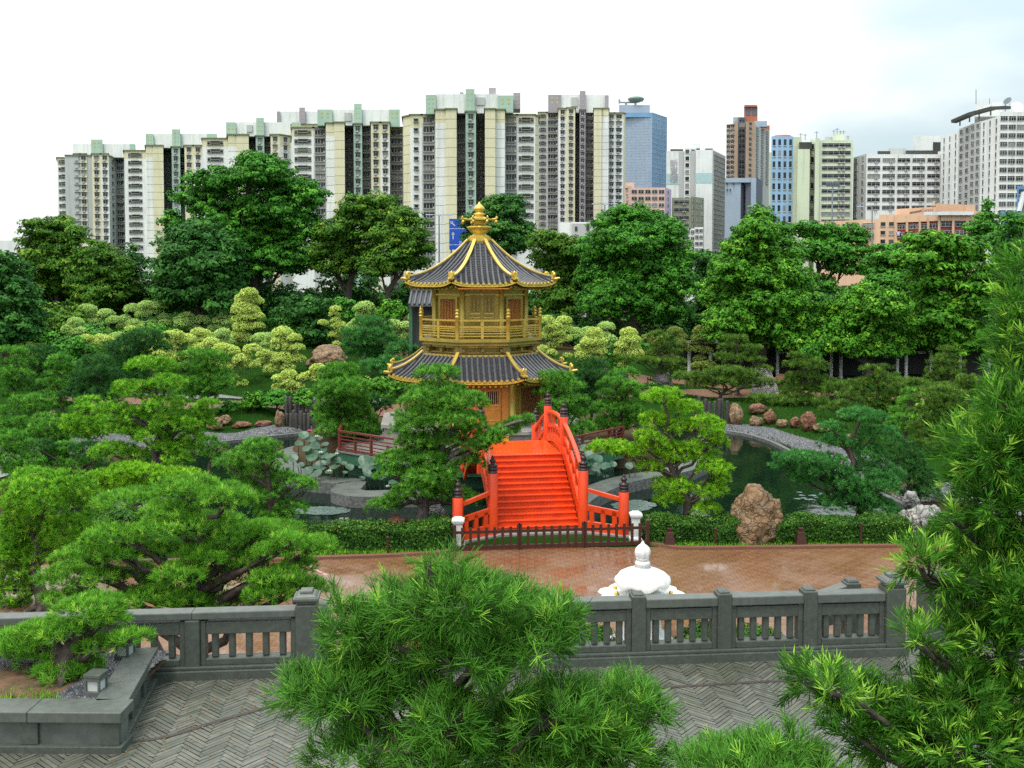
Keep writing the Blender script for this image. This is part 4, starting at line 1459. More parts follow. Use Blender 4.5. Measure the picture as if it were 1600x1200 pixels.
# low picket fence across the bridge foot: three panels
fa, fb = Vector((at(709, 860, 32.75).x, 32.75, 0.03)), Vector((at(1013, 855, 33.45).x, 33.45, 0.03))
FL = ['dark brown picket fence panel at the left foot of the red bridge', 'dark brown picket fence panel in the middle before the bridge stairs', 'dark brown picket fence panel behind the white fountain top']
for i in range(3):
    a, b = fa.lerp(fb, i / 3 + 0.004), fa.lerp(fb, (i + 1) / 3 - 0.004)
    t = thing('picket_fence', FL[i], 'fence', a, 'picket fence panels')
    ang = math.atan2(b.y - a.y, b.x - a.x)
    m = MB()
    m.beam(a + Vector((0, 0, 0.1)), b + Vector((0, 0, 0.1)), 0.09, 0.13)
    m.beam(a + Vector((0, 0, 0.62)), b + Vector((0, 0, 0.62)), 0.05, 0.09)
    m.build('rails', 'brown_wood', t)
    m = MB()
    n = 8
    for k in range(1, n):
        p = a.lerp(b, k / n)
        m.box((p.x - 0.03 * math.sin(ang), p.y - 0.03, 0.47), (0.095, 0.045, 0.68), ang)
    m.build('pickets', 'brown_wood', t)
    for p in (a, b):
        m = MB().box((p.x, p.y, 0.47), (0.11, 0.11, 0.86), ang)
        m.build('post', 'brown_wood', t)
# white stone gate posts
for px, py, Yd, lb in ((716, 862, 33.15, 'short white stone post at the left end of the picket fence'), (993, 856, 33.95, 'short white stone post at the right end of the picket fence')):
    p = at(px, py, Yd)
    t = thing('stone_post', lb, 'post', (p.x, p.y, 0.03), 'white stone posts by the bridge')
    m = MB()
    m.box((p.x, p.y, 0.10), (0.42, 0.42, 0.14))
    m.box((p.x, p.y, 0.2), (0.38, 0.38, 0.07), taper=0.8)
    m.box((p.x, p.y, 0.55), (0.28, 0.28, 0.66))
    m.build('shaft', 'white_stone', t, bevel=0.012)
    m = MB()
    m.box((p.x, p.y, 0.91), (0.36, 0.36, 0.06))
    m.box((p.x, p.y, 0.98), (0.42, 0.42, 0.08))
    m.box((p.x, p.y, 1.05), (0.38, 0.38, 0.06), taper=0.6)
    m.build('cap', 'white_stone', t, bevel=0.01)
# thin stakes along the hedges, trapezoid garden lights
for px, py, Yd, hh, lb in ((521, 880, 32.1, 0.55, 'thin brown stake below the left hedge beside the big spreading pine'), (606, 877, 32.3, 0.6, 'thin brown stake in front of the middle of the left hedge'),
                           (1118, 862, 33.4, 0.6, 'thin brown stake between the garden light and the great boulder'), (1183, 862, 33.4, 0.7, 'thin brown stake standing against the great brown boulder'),
                           (1345, 862, 33.5, 0.75, 'thin brown stake in front of the right hedge'), (1438, 860, 33.6, 0.8, 'thin brown stake in front of the pale ridged rock')):
    p = at(px, py, Yd)
    t = MB()
    t.tube([(p.x, p.y, 0.0), (p.x, p.y, hh)], 0.04, 7)
    t.lathe([(0.05, 0), (0.055, 0.02), (0.03, 0.05)], (p.x, p.y, hh), 8)
    tag(t.build('hedge_stake', 'brown_wood', loc=(p.x, p.y, 0)), lb, 'stake', 'brown stakes along the hedges')
for px, py, Yd, lb in ((1046, 862, 33.35, 'dark brown trapezoid garden light just right of the picket fence'), (1251, 861, 33.4, 'dark brown trapezoid garden light right of the great boulder')):
    p = at(px, py, Yd)
    t = thing('garden_light', lb, 'garden light', (p.x, p.y, 0.1), 'trapezoid garden lights at the kerb')
    m = MB().box((p.x, p.y, 0.32), (0.36, 0.3, 0.42), 0, 0, 0.62)
    m.build('body', 'brown_wood', t, bevel=0.015)
    m = MB().box((p.x, p.y, 0.56), (0.1, 0.1, 0.1))
    m.box((p.x, p.y, 0.63), (0.17, 0.13, 0.05))
    m.build('handle', 'brown_wood', t, bevel=0.01)
p = at(537, 838, 34.6)
t = thing('pond_lamp', 'small grey box lamp on the pond bank above the left hedge', 'lamp', (p.x, p.y, 0.05))
m = MB().box((p.x, p.y, 0.33), (0.26, 0.22, 0.56))
m.build('body', 'w_slate', t, bevel=0.01)
m = MB().box((p.x, p.y, 0.64), (0.32, 0.28, 0.06))
m.build('lid', 'metal_grey', t, bevel=0.01)

# ------------------------------------------------------------------ rocks
def rock(px, py, wpx, hpx, Yd, mat, lb, seed, rough=0.30, lean=0.0, grp=None):
    """px,py = bottom centre; size in photo pixels turned into metres at its distance"""
    p = at(px, py, Yd)
    if Yd > 55:
        p = ground_hit(px, py)
    s = p.y / FPX
    wd, ht = wpx * s, hpx * s
    if Yd > 55:
        wd, ht = wd * .88, ht * .85
    import bmesh
    bm = bmesh.new()
    bmesh.ops.create_icosphere(bm, subdivisions=5 if wpx > 50 else 4, radius=1.0)
    off = Vector((seed * 7.3, seed * 3.1, seed * 1.7))
    for v in bm.verts:
        d = v.co.normalized()
        q = d * 1.25 + off
        n = 0.55 * mnoise.noise(q) + 0.30 * mnoise.noise(q * 2.3) - 0.28 * abs(mnoise.noise(q * 3.1)) - 0.14 * abs(mnoise.noise(q * 6.5)) + 0.05 * mnoise.noise(q * 14)
        r_ = 1 + rough * 1.5 * n
        v.co = Vector((d.x * r_ * wd / 2, d.y * r_ * wd * 0.42, d.z * r_ * ht * 0.56 + ht * 0.42))
        v.co.x += lean * v.co.z
        v.co.z = max(v.co.z, -0.25 * ht)
    me_ = bpy.data.meshes.new('rock')
    bm.to_mesh(me_)
    bm.free()
    me_.polygons.foreach_set('use_smooth', np.ones(len(me_.polygons), bool))
    me_.materials.append(MATS[mat])
    o = bpy.data.objects.new('rock', me_)
    COL.objects.link(o)
    z = hz(p.x, p.y)
    o.location = (p.x, p.y, min(p.z, z + 0.15) if z > -0.5 else p.z)
    return tag(o, lb, 'rock', grp)
rock(1184, 858, 84, 106, 34.1, 'rock_warm', 'great gnarled brown boulder standing in the gap of the right hedge', 3, 0.36)
ROCKS = [(620, 836, 34, 34, 34.6, 'rock_red', 'reddish brown rock at the foot of the leaning conifer by the bridge'),
 (684, 818, 32, 34, 35.2, 'rock_grey', 'pale grey pointed rock beside the left wing of the bridge'),
 (480, 838, 28, 20, 34.4, 'rock_warm', 'round pale brown rock on the pond bank above the left hedge'),
 (515, 836, 26, 12, 34.6, 'rock_warm', 'low flat buff rock next to the small pond lamp'),
 (1446, 846, 62, 60, 34.6, 'rock_grey', 'pale ridged grey rock between the right hedge and the near conifer'),
 (1412, 836, 42, 40, 35.4, 'rock_grey', 'lower grey rock just left of the pale ridged rock'),
 (1424, 795, 26, 30, 38.0, 'rock_grey', 'grey rock half hidden under the dark olive pine on the right bank'),
 (1150, 664, 28, 42, 64.4, 'rock_warm', 'tall rounded tan rock at the right end of the stake palisade'),
 (1184, 646, 32, 20, 66.4, 'rock_red', 'rugged reddish rock lying on top of the bank beside the tall tan rock'),
 (1181, 666, 24, 20, 65.0, 'rock_warm', 'small rounded tan rock low on the right gravel bank'),
 (1203, 662, 22, 28, 65.6, 'rock_red', 'upright rust brown rock in the middle of the right rock row'),
 (1222, 668, 22, 16, 64.6, 'rock_warm', 'small buff rock between the rust brown rocks on the right bank'),
 (1242, 668, 20, 20, 64.8, 'rock_red', 'small orange brown rock left of the big rugged red rock'),
 (1263, 672, 28, 36, 63.6, 'rock_red', 'big rugged dark red rock at the right end of the rock row'),
 (1286, 674, 34, 16, 62.8, 'rock_warm', 'long flat tan rock lying right of the rugged red rock'),
 (1330, 690, 26, 14, 60.0, 'rock_warm', 'tan slab rock seen behind the bluish pine'),
 (336, 672, 30, 26, 62.5, 'rock_warm', 'pile of pinkish brown rock left of the left gravel bank'),
 (352, 664, 24, 18, 64.0, 'rock_warm', 'pale jagged rock behind the left gravel bank'),
 (378, 668, 34, 12, 64.2, 'rock_red', 'long low red rock edging the left gravel bank'),
 (412, 666, 30, 11, 64.2, 'rock_red', 'flat russet rock nearer the palisade on the left bank'),
 (437, 668, 18, 34, 63.6, 'rock_warm', 'slim upright tan rock at the left end of the black palisade'),
 (457, 646, 22, 18, 66.0, 'rock_warm', 'tan rock peeping over the black palisade'),
 (512, 580, 74, 50, 78, 'rock_warm', 'wide layered brown rock outcrop on the left slope'),
 (640, 566, 50, 30, 76, 'rock_red', 'brown rock outcrop beside the golden balcony'),
 (1036, 612, 38, 34, 70.5, 'rock_dark', 'black leaning rock behind the bright green pine'),
 (1083, 582, 16, 20, 76, 'rock_red', 'small round red rock below the olive yellow shrub'),
 (1222, 601, 28, 20, 73.5, 'rock_red', 'orange red rock at the foot of the grey slab'),
 (62, 660, 30, 14, 60, 'rock_warm', 'low brown rock under the small round topped tree at far left'),
 (82, 656, 14, 18, 60, 'rock_warm', 'small ochre rock right of the small round topped tree'),
 (262, 1062, 60, 40, 20.5, 'rock_warm', 'ochre rock seen through the balusters of the left balustrade'),
 (420, 1062, 70, 30, 20.5, 'rock_grey', 'pale rock seen through the right panel of the left balustrade')]
for i, a in enumerate(ROCKS):
    rock(*a, seed=i + 11)
# grey monolith
p = at(1196, 592, 74.5)
m = MB()
m.prism([(p.x - 0.85, p.y), (p.x + 0.95, p.y - 0.2), (p.x + 0.9, p.y + 0.35), (p.x - 0.8, p.y + 0.4)], 0, 1.0)
v0 = hz(p.x, p.y)
m = MB().add([(p.x - 1.1, p.y, v0 - .2), (p.x + 1.25, p.y - .2, v0 - .2), (p.x + 1.2, p.y + .5, v0 - .2), (p.x - 1.0, p.y + .5, v0 - .2),
              (p.x - .75, p.y + .05, v0 + 2.1), (p.x + .35, p.y, v0 + 2.0), (p.x + .35, p.y + .4, v0 + 2.0), (p.x - .7, p.y + .4, v0 + 2.1)],
             [(0, 3, 2, 1), (4, 5, 6, 7), (0, 1, 5, 4), (1, 2, 6, 5), (2, 3, 7, 6), (3, 0, 4, 7)])
tag(m.build('standing_stone', 'rock_grey', loc=(p.x, p.y, v0)), 'tall smooth grey green stone slab under the trees at right', 'rock')

# black stake palisades
def palisade(lb, pts, hgt, z0):
    P = [Vector((q[0], q[1], 0)) for q in pts]
    t = thing('stake_palisade', lb, 'palisade', (P[0].x, P[0].y, z0))
    base = None
    r = random.Random(len(lb))
    Ltot = sum((P[i + 1] - P[i]).length for i in range(len(P) - 1))
    n = int(Ltot / 0.27)
    for k in range(n):
        d = (k + .5) / n * Ltot
        for i in range(len(P) - 1):
            l_ = (P[i + 1] - P[i]).length
            if d <= l_:
                break
            d -= l_
        q = P[i].lerp(P[i + 1], d / l_)
        if base is None or k % 6 == 0:
            m_ = MB().lathe([(0.125, 0), (0.13, hgt * 0.5), (0.12, hgt * 0.97), (0.09, hgt)], (0, 0, 0), 7, wob=lambda th, z: 1 + 0.12 * math.sin(3 * th + z * 3))
            me_ = m_.mesh('stake', 'dark_timber')
            base = me_
        o = bpy.data.objects.new('stake', base)
        COL.objects.link(o)
        o.parent = t
        o.location = (q.x - P[0].x + r.uniform(-.03, .03), q.y - P[0].y + r.uniform(-.05, .05), r.uniform(-.22, .12))
        o.rotation_euler = (r.uniform(-.04, .04), r.uniform(-.04, .04), r.uniform(0, 6))
palisade('palisade of weathered black timber stakes rising from the water at left', [(at(443, 680, 61.8).x, 62.2), (at(480, 680, 61.8).x, 61.6), (at(520, 680, 61.8).x, 61.8), (at(575, 680, 62).x, 63)], 1.75, -1.0)
palisade('palisade of black timber stakes behind the bright green pine', [(at(1085, 676, 63.5).x, 64.4), (at(1110, 676, 63.5).x, 63.6), (at(1139, 676, 63.5).x, 63.4)], 2.3, -1.0)
palisade('second higher row of black timber stakes behind the left palisade', [(at(445, 660, 64).x, 64.0), (at(500, 655, 64).x, 63.6), (at(540, 655, 64).x, 63.8)], 1.5, -0.2)

# ------------------------------------------------------------------ lotus and lily pads
def lotus_leaf(px, py, rpx, Yd, i, grp, lb):
    r = random.Random(i * 31 + 5)
    p = at(px, py, Yd)
    rad = 0.66 * rpx * Yd / FPX
    m = MB()
    n = 14
    vs = [(0, 0, -0.10 * rad)]
    for j, rr in enumerate((0.5, 1.0)):
        for k in range(n):
            th = 2 * math.pi * k / n
            q = rad * rr * (1 + 0.06 * math.sin(3 * th + i))
            vs.append((q * math.cos(th), q * math.sin(th), (0.02 if j == 0 else 0.12) * rad + 0.10 * rad * rr * math.sin(2 * th + i) + 0.05 * rad * rr * math.sin(5 * th + 2 * i)))
    fs = [(0, 1 + k, 1 + (k + 1) % n) for k in range(n)]
    fs += [(1 + k, 1 + n + k, 1 + n + (k + 1) % n, 1 + (k + 1) % n) for k in range(n)]
    m.add(vs, fs, 0, True)
    o = m.build('lotus_leaf', 'lotus_leaf')
    o.location = p
    o.rotation_euler = (R(r.uniform(12, 48)), R(r.uniform(-25, 25)), r.uniform(0, 6) * 0)
    tag(o, lb, 'lotus leaf', grp)
    s = MB().tube([(0, 0, -0.05 * rad), (r.uniform(-.1, .1), r.uniform(0, .15), -0.5 * (p.z - WZ)), (r.uniform(-.15, .15), r.uniform(0, .2), WZ - p.z - 0.2)], 0.022, 5)
    so = s.build('stem', 'green_paint', None)
    so.parent = o
    so.rotation_euler = Matrix(o.rotation_euler.to_matrix().transposed()).to_euler()
LL = [(474, 680, 13), (484, 686, 13), (497, 684, 12), (467, 693, 10), (492, 697, 13), (507, 695, 11), (458, 716, 12), (488, 712, 17), (503, 704, 13), (517, 713, 14), (470, 727, 10), (500, 728, 17), (494, 741, 16), (482, 735, 12),
      (510, 722, 13), (523, 730, 13), (526, 719, 12), (514, 738, 10), (546, 730, 11), (539, 738, 7), (569, 719, 15), (583, 722, 12), (577, 731, 17), (565, 730, 8), (574, 740, 10), (566, 747, 8), (592, 746, 11), (601, 742, 9), (614, 754, 11), (582, 745, 9), (632, 750, 10),
      (536, 724, 10), (506, 712, 11), (479, 701, 11)]
for i, (a, b, c) in enumerate(LL):
    lotus_leaf(a, b, c, 46.6 - (b - 690) * 0.035 + (i % 3) * 0.25, i, 'lotus leaves left of the pavilion', 'blue green round lotus leaf on a tall stem left of the red bridge')
RLt = [(912, 700, 10), (920, 712, 14), (934, 717, 13), (930, 730, 14), (944, 728, 12), (951, 727, 9), (925, 738, 12), (938, 740, 10), (947, 745, 8), (983, 728, 10), (994, 726, 9), (958, 725, 9), (918, 726, 11)]
for i, (a, b, c) in enumerate(RLt):
    lotus_leaf(a, b, c, 45.4 + (i % 3) * 0.3, i + 60, 'lotus leaves right of the bridge', 'blue green round lotus leaf on a tall stem right of the red bridge')
def lotus_flower(px, py, Yd, mat, lb):
    p = at(px, py, Yd)
    t = thing('lotus_flower', lb, 'flower', p)
    m = MB()
    for ring, (cnt, tilt, ln) in enumerate(((5, 20, .17), (7, 45, .18))):
        for k in range(cnt):
            a = 2 * math.pi * k / cnt + ring * 0.4
            d = Vector((math.cos(a) * math.sin(R(tilt)), math.sin(a) * math.sin(R(tilt)), math.cos(R(tilt))))
            s_ = Vector((-math.sin(a), math.cos(a), 0)) * 0.06
            m.add([p, p + d * ln * .5 - s_, p + d * ln, p + d * ln * .5 + s_], [(0, 1, 2, 3)], 0, True)
    m.build('petals', mat, t)
    MB().tube([p, (p.x, p.y + .1, WZ - 0.1)], 0.018, 5).build('stem', 'green_paint', t)
for a, b, Yd, mt, lb in ((483, 676, 47.5, 'lotus_pink', 'single pink lotus flower standing above the left lotus leaves'), (501, 710, 45.5, 'lotus_white', 'white lotus flower open among the left lotus leaves'), (495, 685, 46.8, 'lotus_white', 'white lotus bud just below the pink flower'),
                         (515, 739, 44.9, 'lotus_white', 'white lotus flower lowest above the stone rim'), (526, 712, 46, 'lotus_white', 'white lotus bud beside the red brown railing'), (606, 763, 44.5, 'lotus_white', 'small white lotus bud close to the leaning conifer')):
    lotus_flower(a, b, Yd, mt, lb)
def lily_mat(cx, cy, rx, ry, n, seed, nm):
    r = np.random.default_rng(seed)
    Vs, F = [], []
    m = MB()
    for k in range(n):
        a, q = r.uniform(0, 6.28), math.sqrt(r.uniform(0, 1))
        px, py = cx + rx * q * math.cos(a), cy + ry * q * math.sin(a)
        p = on(px, py, WZ + 0.012)
        rad = r.uniform(0.10, 0.2)
        a0 = r.uniform(0, 6.28)
        pts = [(p.x + rad * math.cos(a0 + 0.5 * j), p.y + rad * math.sin(a0 + 0.5 * j), WZ + 0.012 + r.uniform(0, .012)) for j in range(12)]
        m.add([(p.x, p.y, WZ + 0.015)] + pts, [(0, 1 + j, 2 + j) for j in range(11)])
    return tag(m.build('lily_pads', 'lily_pad'), kind='stuff')
lily_mat(503, 798, 42, 5.5, 260, 1, '')
lily_mat(990, 790, 30, 8, 160, 2, '')
lily_mat(1270, 775, 40, 7, 18, 3, '')
lily_mat(1295, 812, 35, 8, 60, 4, '')
lily_mat(1090, 690, 20, 4, 10, 6, '')
# ------------------------------------------------------------------ the city beyond the trees
TPL = {}
WM = ['frame_white', 'glass', 'ledge', 'ac_unit', 'glass_green', 'w_slate']
def win_tpl(kind, wd, ht):
    """window template, local: x along the wall, -y outwards, z up, centred"""
    key = (kind, round(wd, 1), round(ht, 1))
    if key in TPL:
        return TPL[key]
    m = MB()
    def frame(x0, x1, z0, z1, nm, glass=1, t=0.07):
        m.bx(x0, x1, -0.06, 0.10, z0, z1, glass)
        m.bx(x0 - t, x0, -0.16, 0.10, z0 - t, z1 + t, 0)
        m.bx(x1, x1 + t, -0.16, 0.10, z0 - t, z1 + t, 0)
        m.bx(x0, x1, -0.16, 0.10, z1, z1 + t, 0)
        m.bx(x0, x1, -0.16, 0.10, z0 - t, z0, 0)
        for k in range(1, nm):
            x = x0 + (x1 - x0) * k / nm
            m.bx(x - t / 2, x + t / 2, -0.12, -0.06, z0, z1, 0)
        m.bx(x0, x1, -0.11, -0.06, z0 + (z1 - z0) * 0.66, z0 + (z1 - z0) * 0.66 + t * .8, 0)
    h, w_ = ht / 2, wd / 2
    if kind == 'w1':
        frame(-w_ * .8, w_ * .8, -h * .5, h * .75, 2)
        m.bx(-w_ * 1.05, w_ * 1.05, -0.55, 0.1, h * .86, h * .97, 2)
        m.bx(-w_ * .7, w_ * .3, -0.5, 0.1, -h * .95, -h * .62, 3)
    elif kind == 'w2':
        m.bx(-w_ * .9, w_ * .62, -0.06, 0.1, -h * .5, h * .72, 1)
        for q in (-.4, .1):
            m.bx(w_ * q - .06, w_ * q + .06, -0.12, -0.06, -h * .5, h * .72, 0)
        m.bx(-w_ * .95, w_ * .98, -0.5, 0.1, h * .86, h * .95, 2)
        m.bx(-w_ * .95, w_ * .7, -0.35, 0.1, -h * .95, -h * .68, 2)
        m.bx(w_ * .68, w_ * .96, -0.02, 0.1, -h * .5, h * .8, 1)
        m.bx(w_ * .70, w_ * .95, -0.45, 0.1, -h * .75, -h * .2, 3)
    elif kind == 'long':
        frame(-w_ * .97, -w_ * .62, -h * .4, h * .65, 1)
        frame(w_ * .62, w_ * .97, -h * .4, h * .65, 1)
        m.bx(-w_ * .56, w_ * .56, -0.05, 0.1, -h * .3, h * .6, 1)
        m.bx(-w_ * .58, w_ * .58, -0.7, 0.1, -h * .12, h * .12, 2)
        m.bx(-w_ * .58, w_ * .58, -0.45, 0.1, h * .62, h * .8, 2)
        m.bx(-w_ * 1.0, w_ * 1.0, -0.3, 0.1, -h * .62, -h * .5, 2)
    elif kind == 'slot':
        m.bx(-w_, w_, -0.6, 0.1, h * .35, h * .5, 2)
        m.bx(-w_ * .8, w_ * .8, -0.05, 0.1, -h * .3, h * .3, 1)
        m.bx(-w_, w_, -0.6, 0.1, -h * .6, -h * .35, 2)
    elif kind == 'dark':
        m.bx(-w_ * .92, w_ * .92, -0.06, 0.1, -h * .5, h * .3, 5)
        m.bx(-w_ * .92, w_ * .92, -0.06, 0.1, h * .3, h * .8, 2)
        m.bx(-w_, w_, -0.3, 0.1, -h, -h * .86, 2)
        m.bx(-w_ * .2, w_ * .35, -0.3, 0.1, -h * .5, h * .05, 3)
    elif kind == 'plain':
        frame(-w_ * .95, w_ * .95, -h * .9, h * .9, 2)
    elif kind == 'tiny':
        m.bx(-w_, w_, -0.05, 0.1, -h, h, 1)
        m.bx(-w_ * 1.2, w_ * 1.2, -0.2, 0.1, -h * 1.25, -h, 0)
    elif kind == 'band':
        frame(-w_ * .99, w_ * .99, -h * .85, h * .85, max(3, int(wd / 1.6)))
    elif kind == 'bandac':
        frame(-w_ * .99, w_ * .99, -h * .85, h * .85, max(3, int(wd / 1.6)))
        m.bx(w_ * .1, w_ * .3, -0.6, 0.1, -h * 1.35, -h * .8, 3)
        m.bx(w_ * .4, w_ * .6, -0.6, 0.1, -h * 1.35, -h * .8, 3)
    elif kind == 'glassband':
        m.bx(-w_, w_, -0.05, 0.1, -h * .62, h * .62, 4)
        n = max(2, int(wd / 1.8))
        for k in range(n + 1):
            x = -w_ + wd * k / n
            m.bx(x - .1, x + .1, -0.22, 0.1, -h, h, 0)
        m.bx(-w_, w_, -0.28, 0.1, -h, -h * .6, 2)
    TPL[key] = (m, m.mesh('window', WM))
    return TPL[key]

class Bld:
    def __init__(s, name, label, cat, px, Y, group=None):
        p = at(px, HOR, Y)
        s.t = thing(name, label, cat, (p.x, p.y, 0), group)
        s.wins = []
    def bay(s, px0, Y0, px1, Y1, topy, mat, depth=16, win=None, cols=1, fl=12, r0=0.55, vis=420, ww=None, wh=None, topmat=None, toprows=0, seams=False, name='facade', cap=True, basey=None):
        A, B = at(px0, HOR, Y0), at(px1, HOR, Y1)
        Ym = min(Y0, Y1)
        zt = at((px0 + px1) / 2, topy, Ym).z
        fh = fl * Ym / FPX
        d = Vector((B.x - A.x, B.y - A.y, 0))
        ln = d.length
        d.normalize()
        nrm = Vector((d.y, -d.x, 0))          # outwards (towards the camera side)
        e_ = A if px0 + px1 > 1600 else B      # plan turned so that the end wall on the camera side runs away from us
        bk = Vector((e_.x, e_.y, 0)).normalized() * depth
        if bk.dot(nrm) > -0.3 * depth:
            bk = -nrm * depth
        q = [A, B, B + bk, A + bk]
        zb = 0.0 if basey is None else at(px0, basey, Ym).z
        m = MB()
        zc = zt - toprows * fh if topmat else zt
        m.prism([(p.x, p.y) for p in q], zb, zc, 0)
        mats = [mat, 'trim_green', 'ledge']
        if topmat:
            m.prism([(p.x, p.y) for p in q], zc + 0.002, zt, 3)
            mats.append(topmat)
        if cap:                                # parapet cap
            e = 0.35
            q2 = [A - d * e + nrm * e, B + d * e + nrm * e, B + d * e + bk, A - d * e + bk]
            m.prism([(p.x, p.y) for p in q2], zt + 0.003, zt + 0.4, 1)
        if seams:
            nf = int((zt - 5) / fh)
            for i in range(1, nf):
                z = zt - i * fh
                c = A.lerp(B, 0.5) + nrm * 0.0
                m.box((c.x, c.y, z), (ln * 0.998, 0.05, 0.10), math.atan2(d.y, d.x), 2)
        o = m.build(name, mats, s.t)
        if win:
            ww = ww or ln / cols * 0.86
            wh = wh or fh * 0.8
            tpl = win_tpl(win, ww, wh)
            i = 0
            while True:
                z = zt - (i + r0) * fh
                pyc = topy + (i + r0) * fl
                if pyc > vis or z < 3:
                    break
                for c in range(cols):
                    p = A + d * (ln * (c + .5) / cols) + nrm * 0.01
                    s.wins.append((pyc, win, tpl, (p.x, p.y, z), math.atan2(d.y, d.x), ww * wh))
                i += 1
        return o
    def box(s, px0, px1, y0, y1, Y, mat, depth=8, name='roof_block', dots=False):
        A, B = at(px0, HOR, Y), at(px1, HOR, Y)
        z1, z0 = at(px0, y0, Y).z, at(px0, y1, Y).z
        e_ = A if px0 + px1 > 1600 else B
        bk = Vector((e_.x / e_.y * depth, depth, 0))
        m = MB().prism([(A.x, Y), (B.x, Y), (B.x + bk.x, Y + depth), (A.x + bk.x, Y + depth)], z0, z1, 0)
        if dots:                                # little yellow tiles on the coloured panels
            wd, ht = B.x - A.x, z1 - z0
            for r_ in range(2 if ht < wd * 1.6 else 3):
                for c in range(2):
                    x = A.x + wd * (0.3 + 0.4 * c)
                    z = z1 - ht * (0.2 + 0.24 * r_)
                    k = min(wd, ht) * 0.07
                    m.bx(x - k, x + k, Y - 0.06, Y, z - k, z + k, 1)
        return m.build(name, [mat, 'panel_dots'], s.t)
    def done(s):
        rl = s.t.location
        ws = sorted(s.wins, key=lambda a: -a[5])
        for k, (pyc, kind, tpl, p, rz, ar) in enumerate(ws[:100]):
            o = bpy.data.objects.new('window', tpl[1])
            COL.objects.link(o)
            o.parent = s.t
            o.location = (p[0] - rl.x, p[1] - rl.y, p[2] - rl.z)
            o.rotation_euler = (0, 0, rz)
        if len(ws) > 100:
            m = MB()
            for (pyc, kind, tpl, p, rz, ar) in ws[100:]:
                m.M = Matrix.Translation(p) @ Matrix.Rotation(rz, 4, 'Z')
                src = tpl[0]
                m.add(src.v, [], 0)
                o0 = len(m.v) - len(src.v)
                for f, mi in zip(src.f, src.mi):
                    m.f.append([i + o0 for i in f])
                    m.mi.append(mi)
                    m.sm.append(False)
            m.M = None
            o = m.build('window', WM, s.t)
            o['kind'] = 'stuff'

HG = 'cream and white housing blocks behind the trees'
# ---- far left block
b = Bld('apartment_block', 'leftmost and lowest white and cream apartment block with pale green roof panels', 'apartment block', 150, 380, HG)
b.bay(93, 384, 119, 384, 247, 'w_white', win='long', fl=11.3, vis=350, topmat='w_cream', toprows=1)
b.bay(119, 378, 129, 378, 241, 'w_white', win='w1', fl=11.3, vis=350, topmat='w_cream', toprows=1.2)
b.bay(129, 378, 139, 378, 241, 'w_cream', win='w1', fl=11.3, vis=370)
b.bay(139, 392, 147, 392, 245, 'w_recess', win='dark', fl=11.3, vis=390)
b.bay(147, 378, 161, 378, 241, 'w_cream', win='w1', fl=11.3, vis=400, ww=2.0)
b.bay(161, 378, 173, 378, 241, 'w_white', win='w1', fl=11.3, vis=405, ww=2.0, topmat='w_cream', toprows=1.4)
b.bay(173, 379, 184, 388, 244, 'w_grey', win='slot', fl=11.3, vis=410, ww=1.6)
b.bay(184, 388, 197, 388, 246, 'w_grey', win='w2', fl=11.3, vis=415)
b.box(118, 215, 225, 246, 384, 'w_white', dots=False)
b.box(146, 164, 218, 243, 383, 'w_green', dots=True)
b.box(206, 214, 225, 238, 383.5, 'w_green')
b.done()
# ---- second block
b = Bld('apartment_block', 'second apartment block from the left with one tall blank white and cream pier', 'apartment block', 260, 358, HG)
b.bay(197, 361, 231, 361, 236, 'w_white', win='long', fl=11.9, vis=415, ww=5.0, topmat='w_cream', toprows=1)
b.bay(231, 354, 242, 354, 228, 'w_white', seams=True, fl=11.9, topmat='w_cream', toprows=1.4)
b.bay(242, 352, 258, 352, 228, 'w_cream', seams=True, fl=11.9)
b.bay(258, 366, 271, 366, 231, 'w_recess', win='dark', fl=11.9, vis=400)
b.bay(271, 355, 284, 355, 230, 'w_green', win='w1', fl=11.9, vis=330, ww=1.7)
b.bay(284, 362, 291, 362, 232, 'w_grey', win='w1', fl=11.9, vis=330)
b.bay(291, 355, 305, 355, 228, 'w_cream', win='w1', fl=11.9, vis=320, ww=1.8)
b.bay(305, 355, 319, 355, 228, 'w_white', win='w1', fl=11.9, vis=310, ww=1.8, topmat='w_cream', toprows=1.4)
b.box(231, 243, 209, 231, 358, 'w_green', dots=True)
b.box(243, 341, 209, 231, 359, 'w_white')
b.box(272, 285, 202, 230, 357.5, 'w_green', dots=True)
b.box(326, 342, 209, 218, 358.5, 'w_green')
b.done()
# ---- third block
b = Bld('apartment_block', 'third apartment block from the left rising behind the tallest spreading tree', 'apartment block', 390, 338, HG)
b.bay(319, 342, 359, 342, 217, 'w_white', win='long', fl=12.6, vis=300, ww=5.5, topmat='w_cream', toprows=1)
b.bay(359, 335, 372, 335, 211, 'w_white', seams=True, fl=12.6, topmat='w_cream', toprows=1.4)
b.bay(372, 333, 391, 333, 211, 'w_cream', seams=True, fl=12.6)
b.bay(391, 346, 402, 346, 214, 'w_recess', win='dark', fl=12.6, vis=262)
b.bay(402, 336, 415, 336, 213, 'w_green', win='w1', fl=12.6, vis=262, ww=1.7)
b.bay(415, 343, 425, 343, 214, 'w_grey', win='w2', fl=12.6, vis=262)
b.bay(425, 336, 439, 336, 211, 'w_cream', win='w1', fl=12.6, vis=262, ww=1.7)
b.bay(439, 336, 456, 340, 211, 'w_white', win='w1', fl=12.6, vis=275, ww=1.8, topmat='w_cream', toprows=1.4)
b.box(356, 371, 191, 213, 339, 'w_green', dots=True)
b.box(371, 456, 191, 213, 340, 'w_white')
b.box(403, 415, 184, 213, 338.5, 'w_green', dots=True)
b.box(458, 472, 191, 206, 339, 'w_green', dots=True)
b.box(388, 397, 195, 206, 339.5, 'w_grey')
b.done()
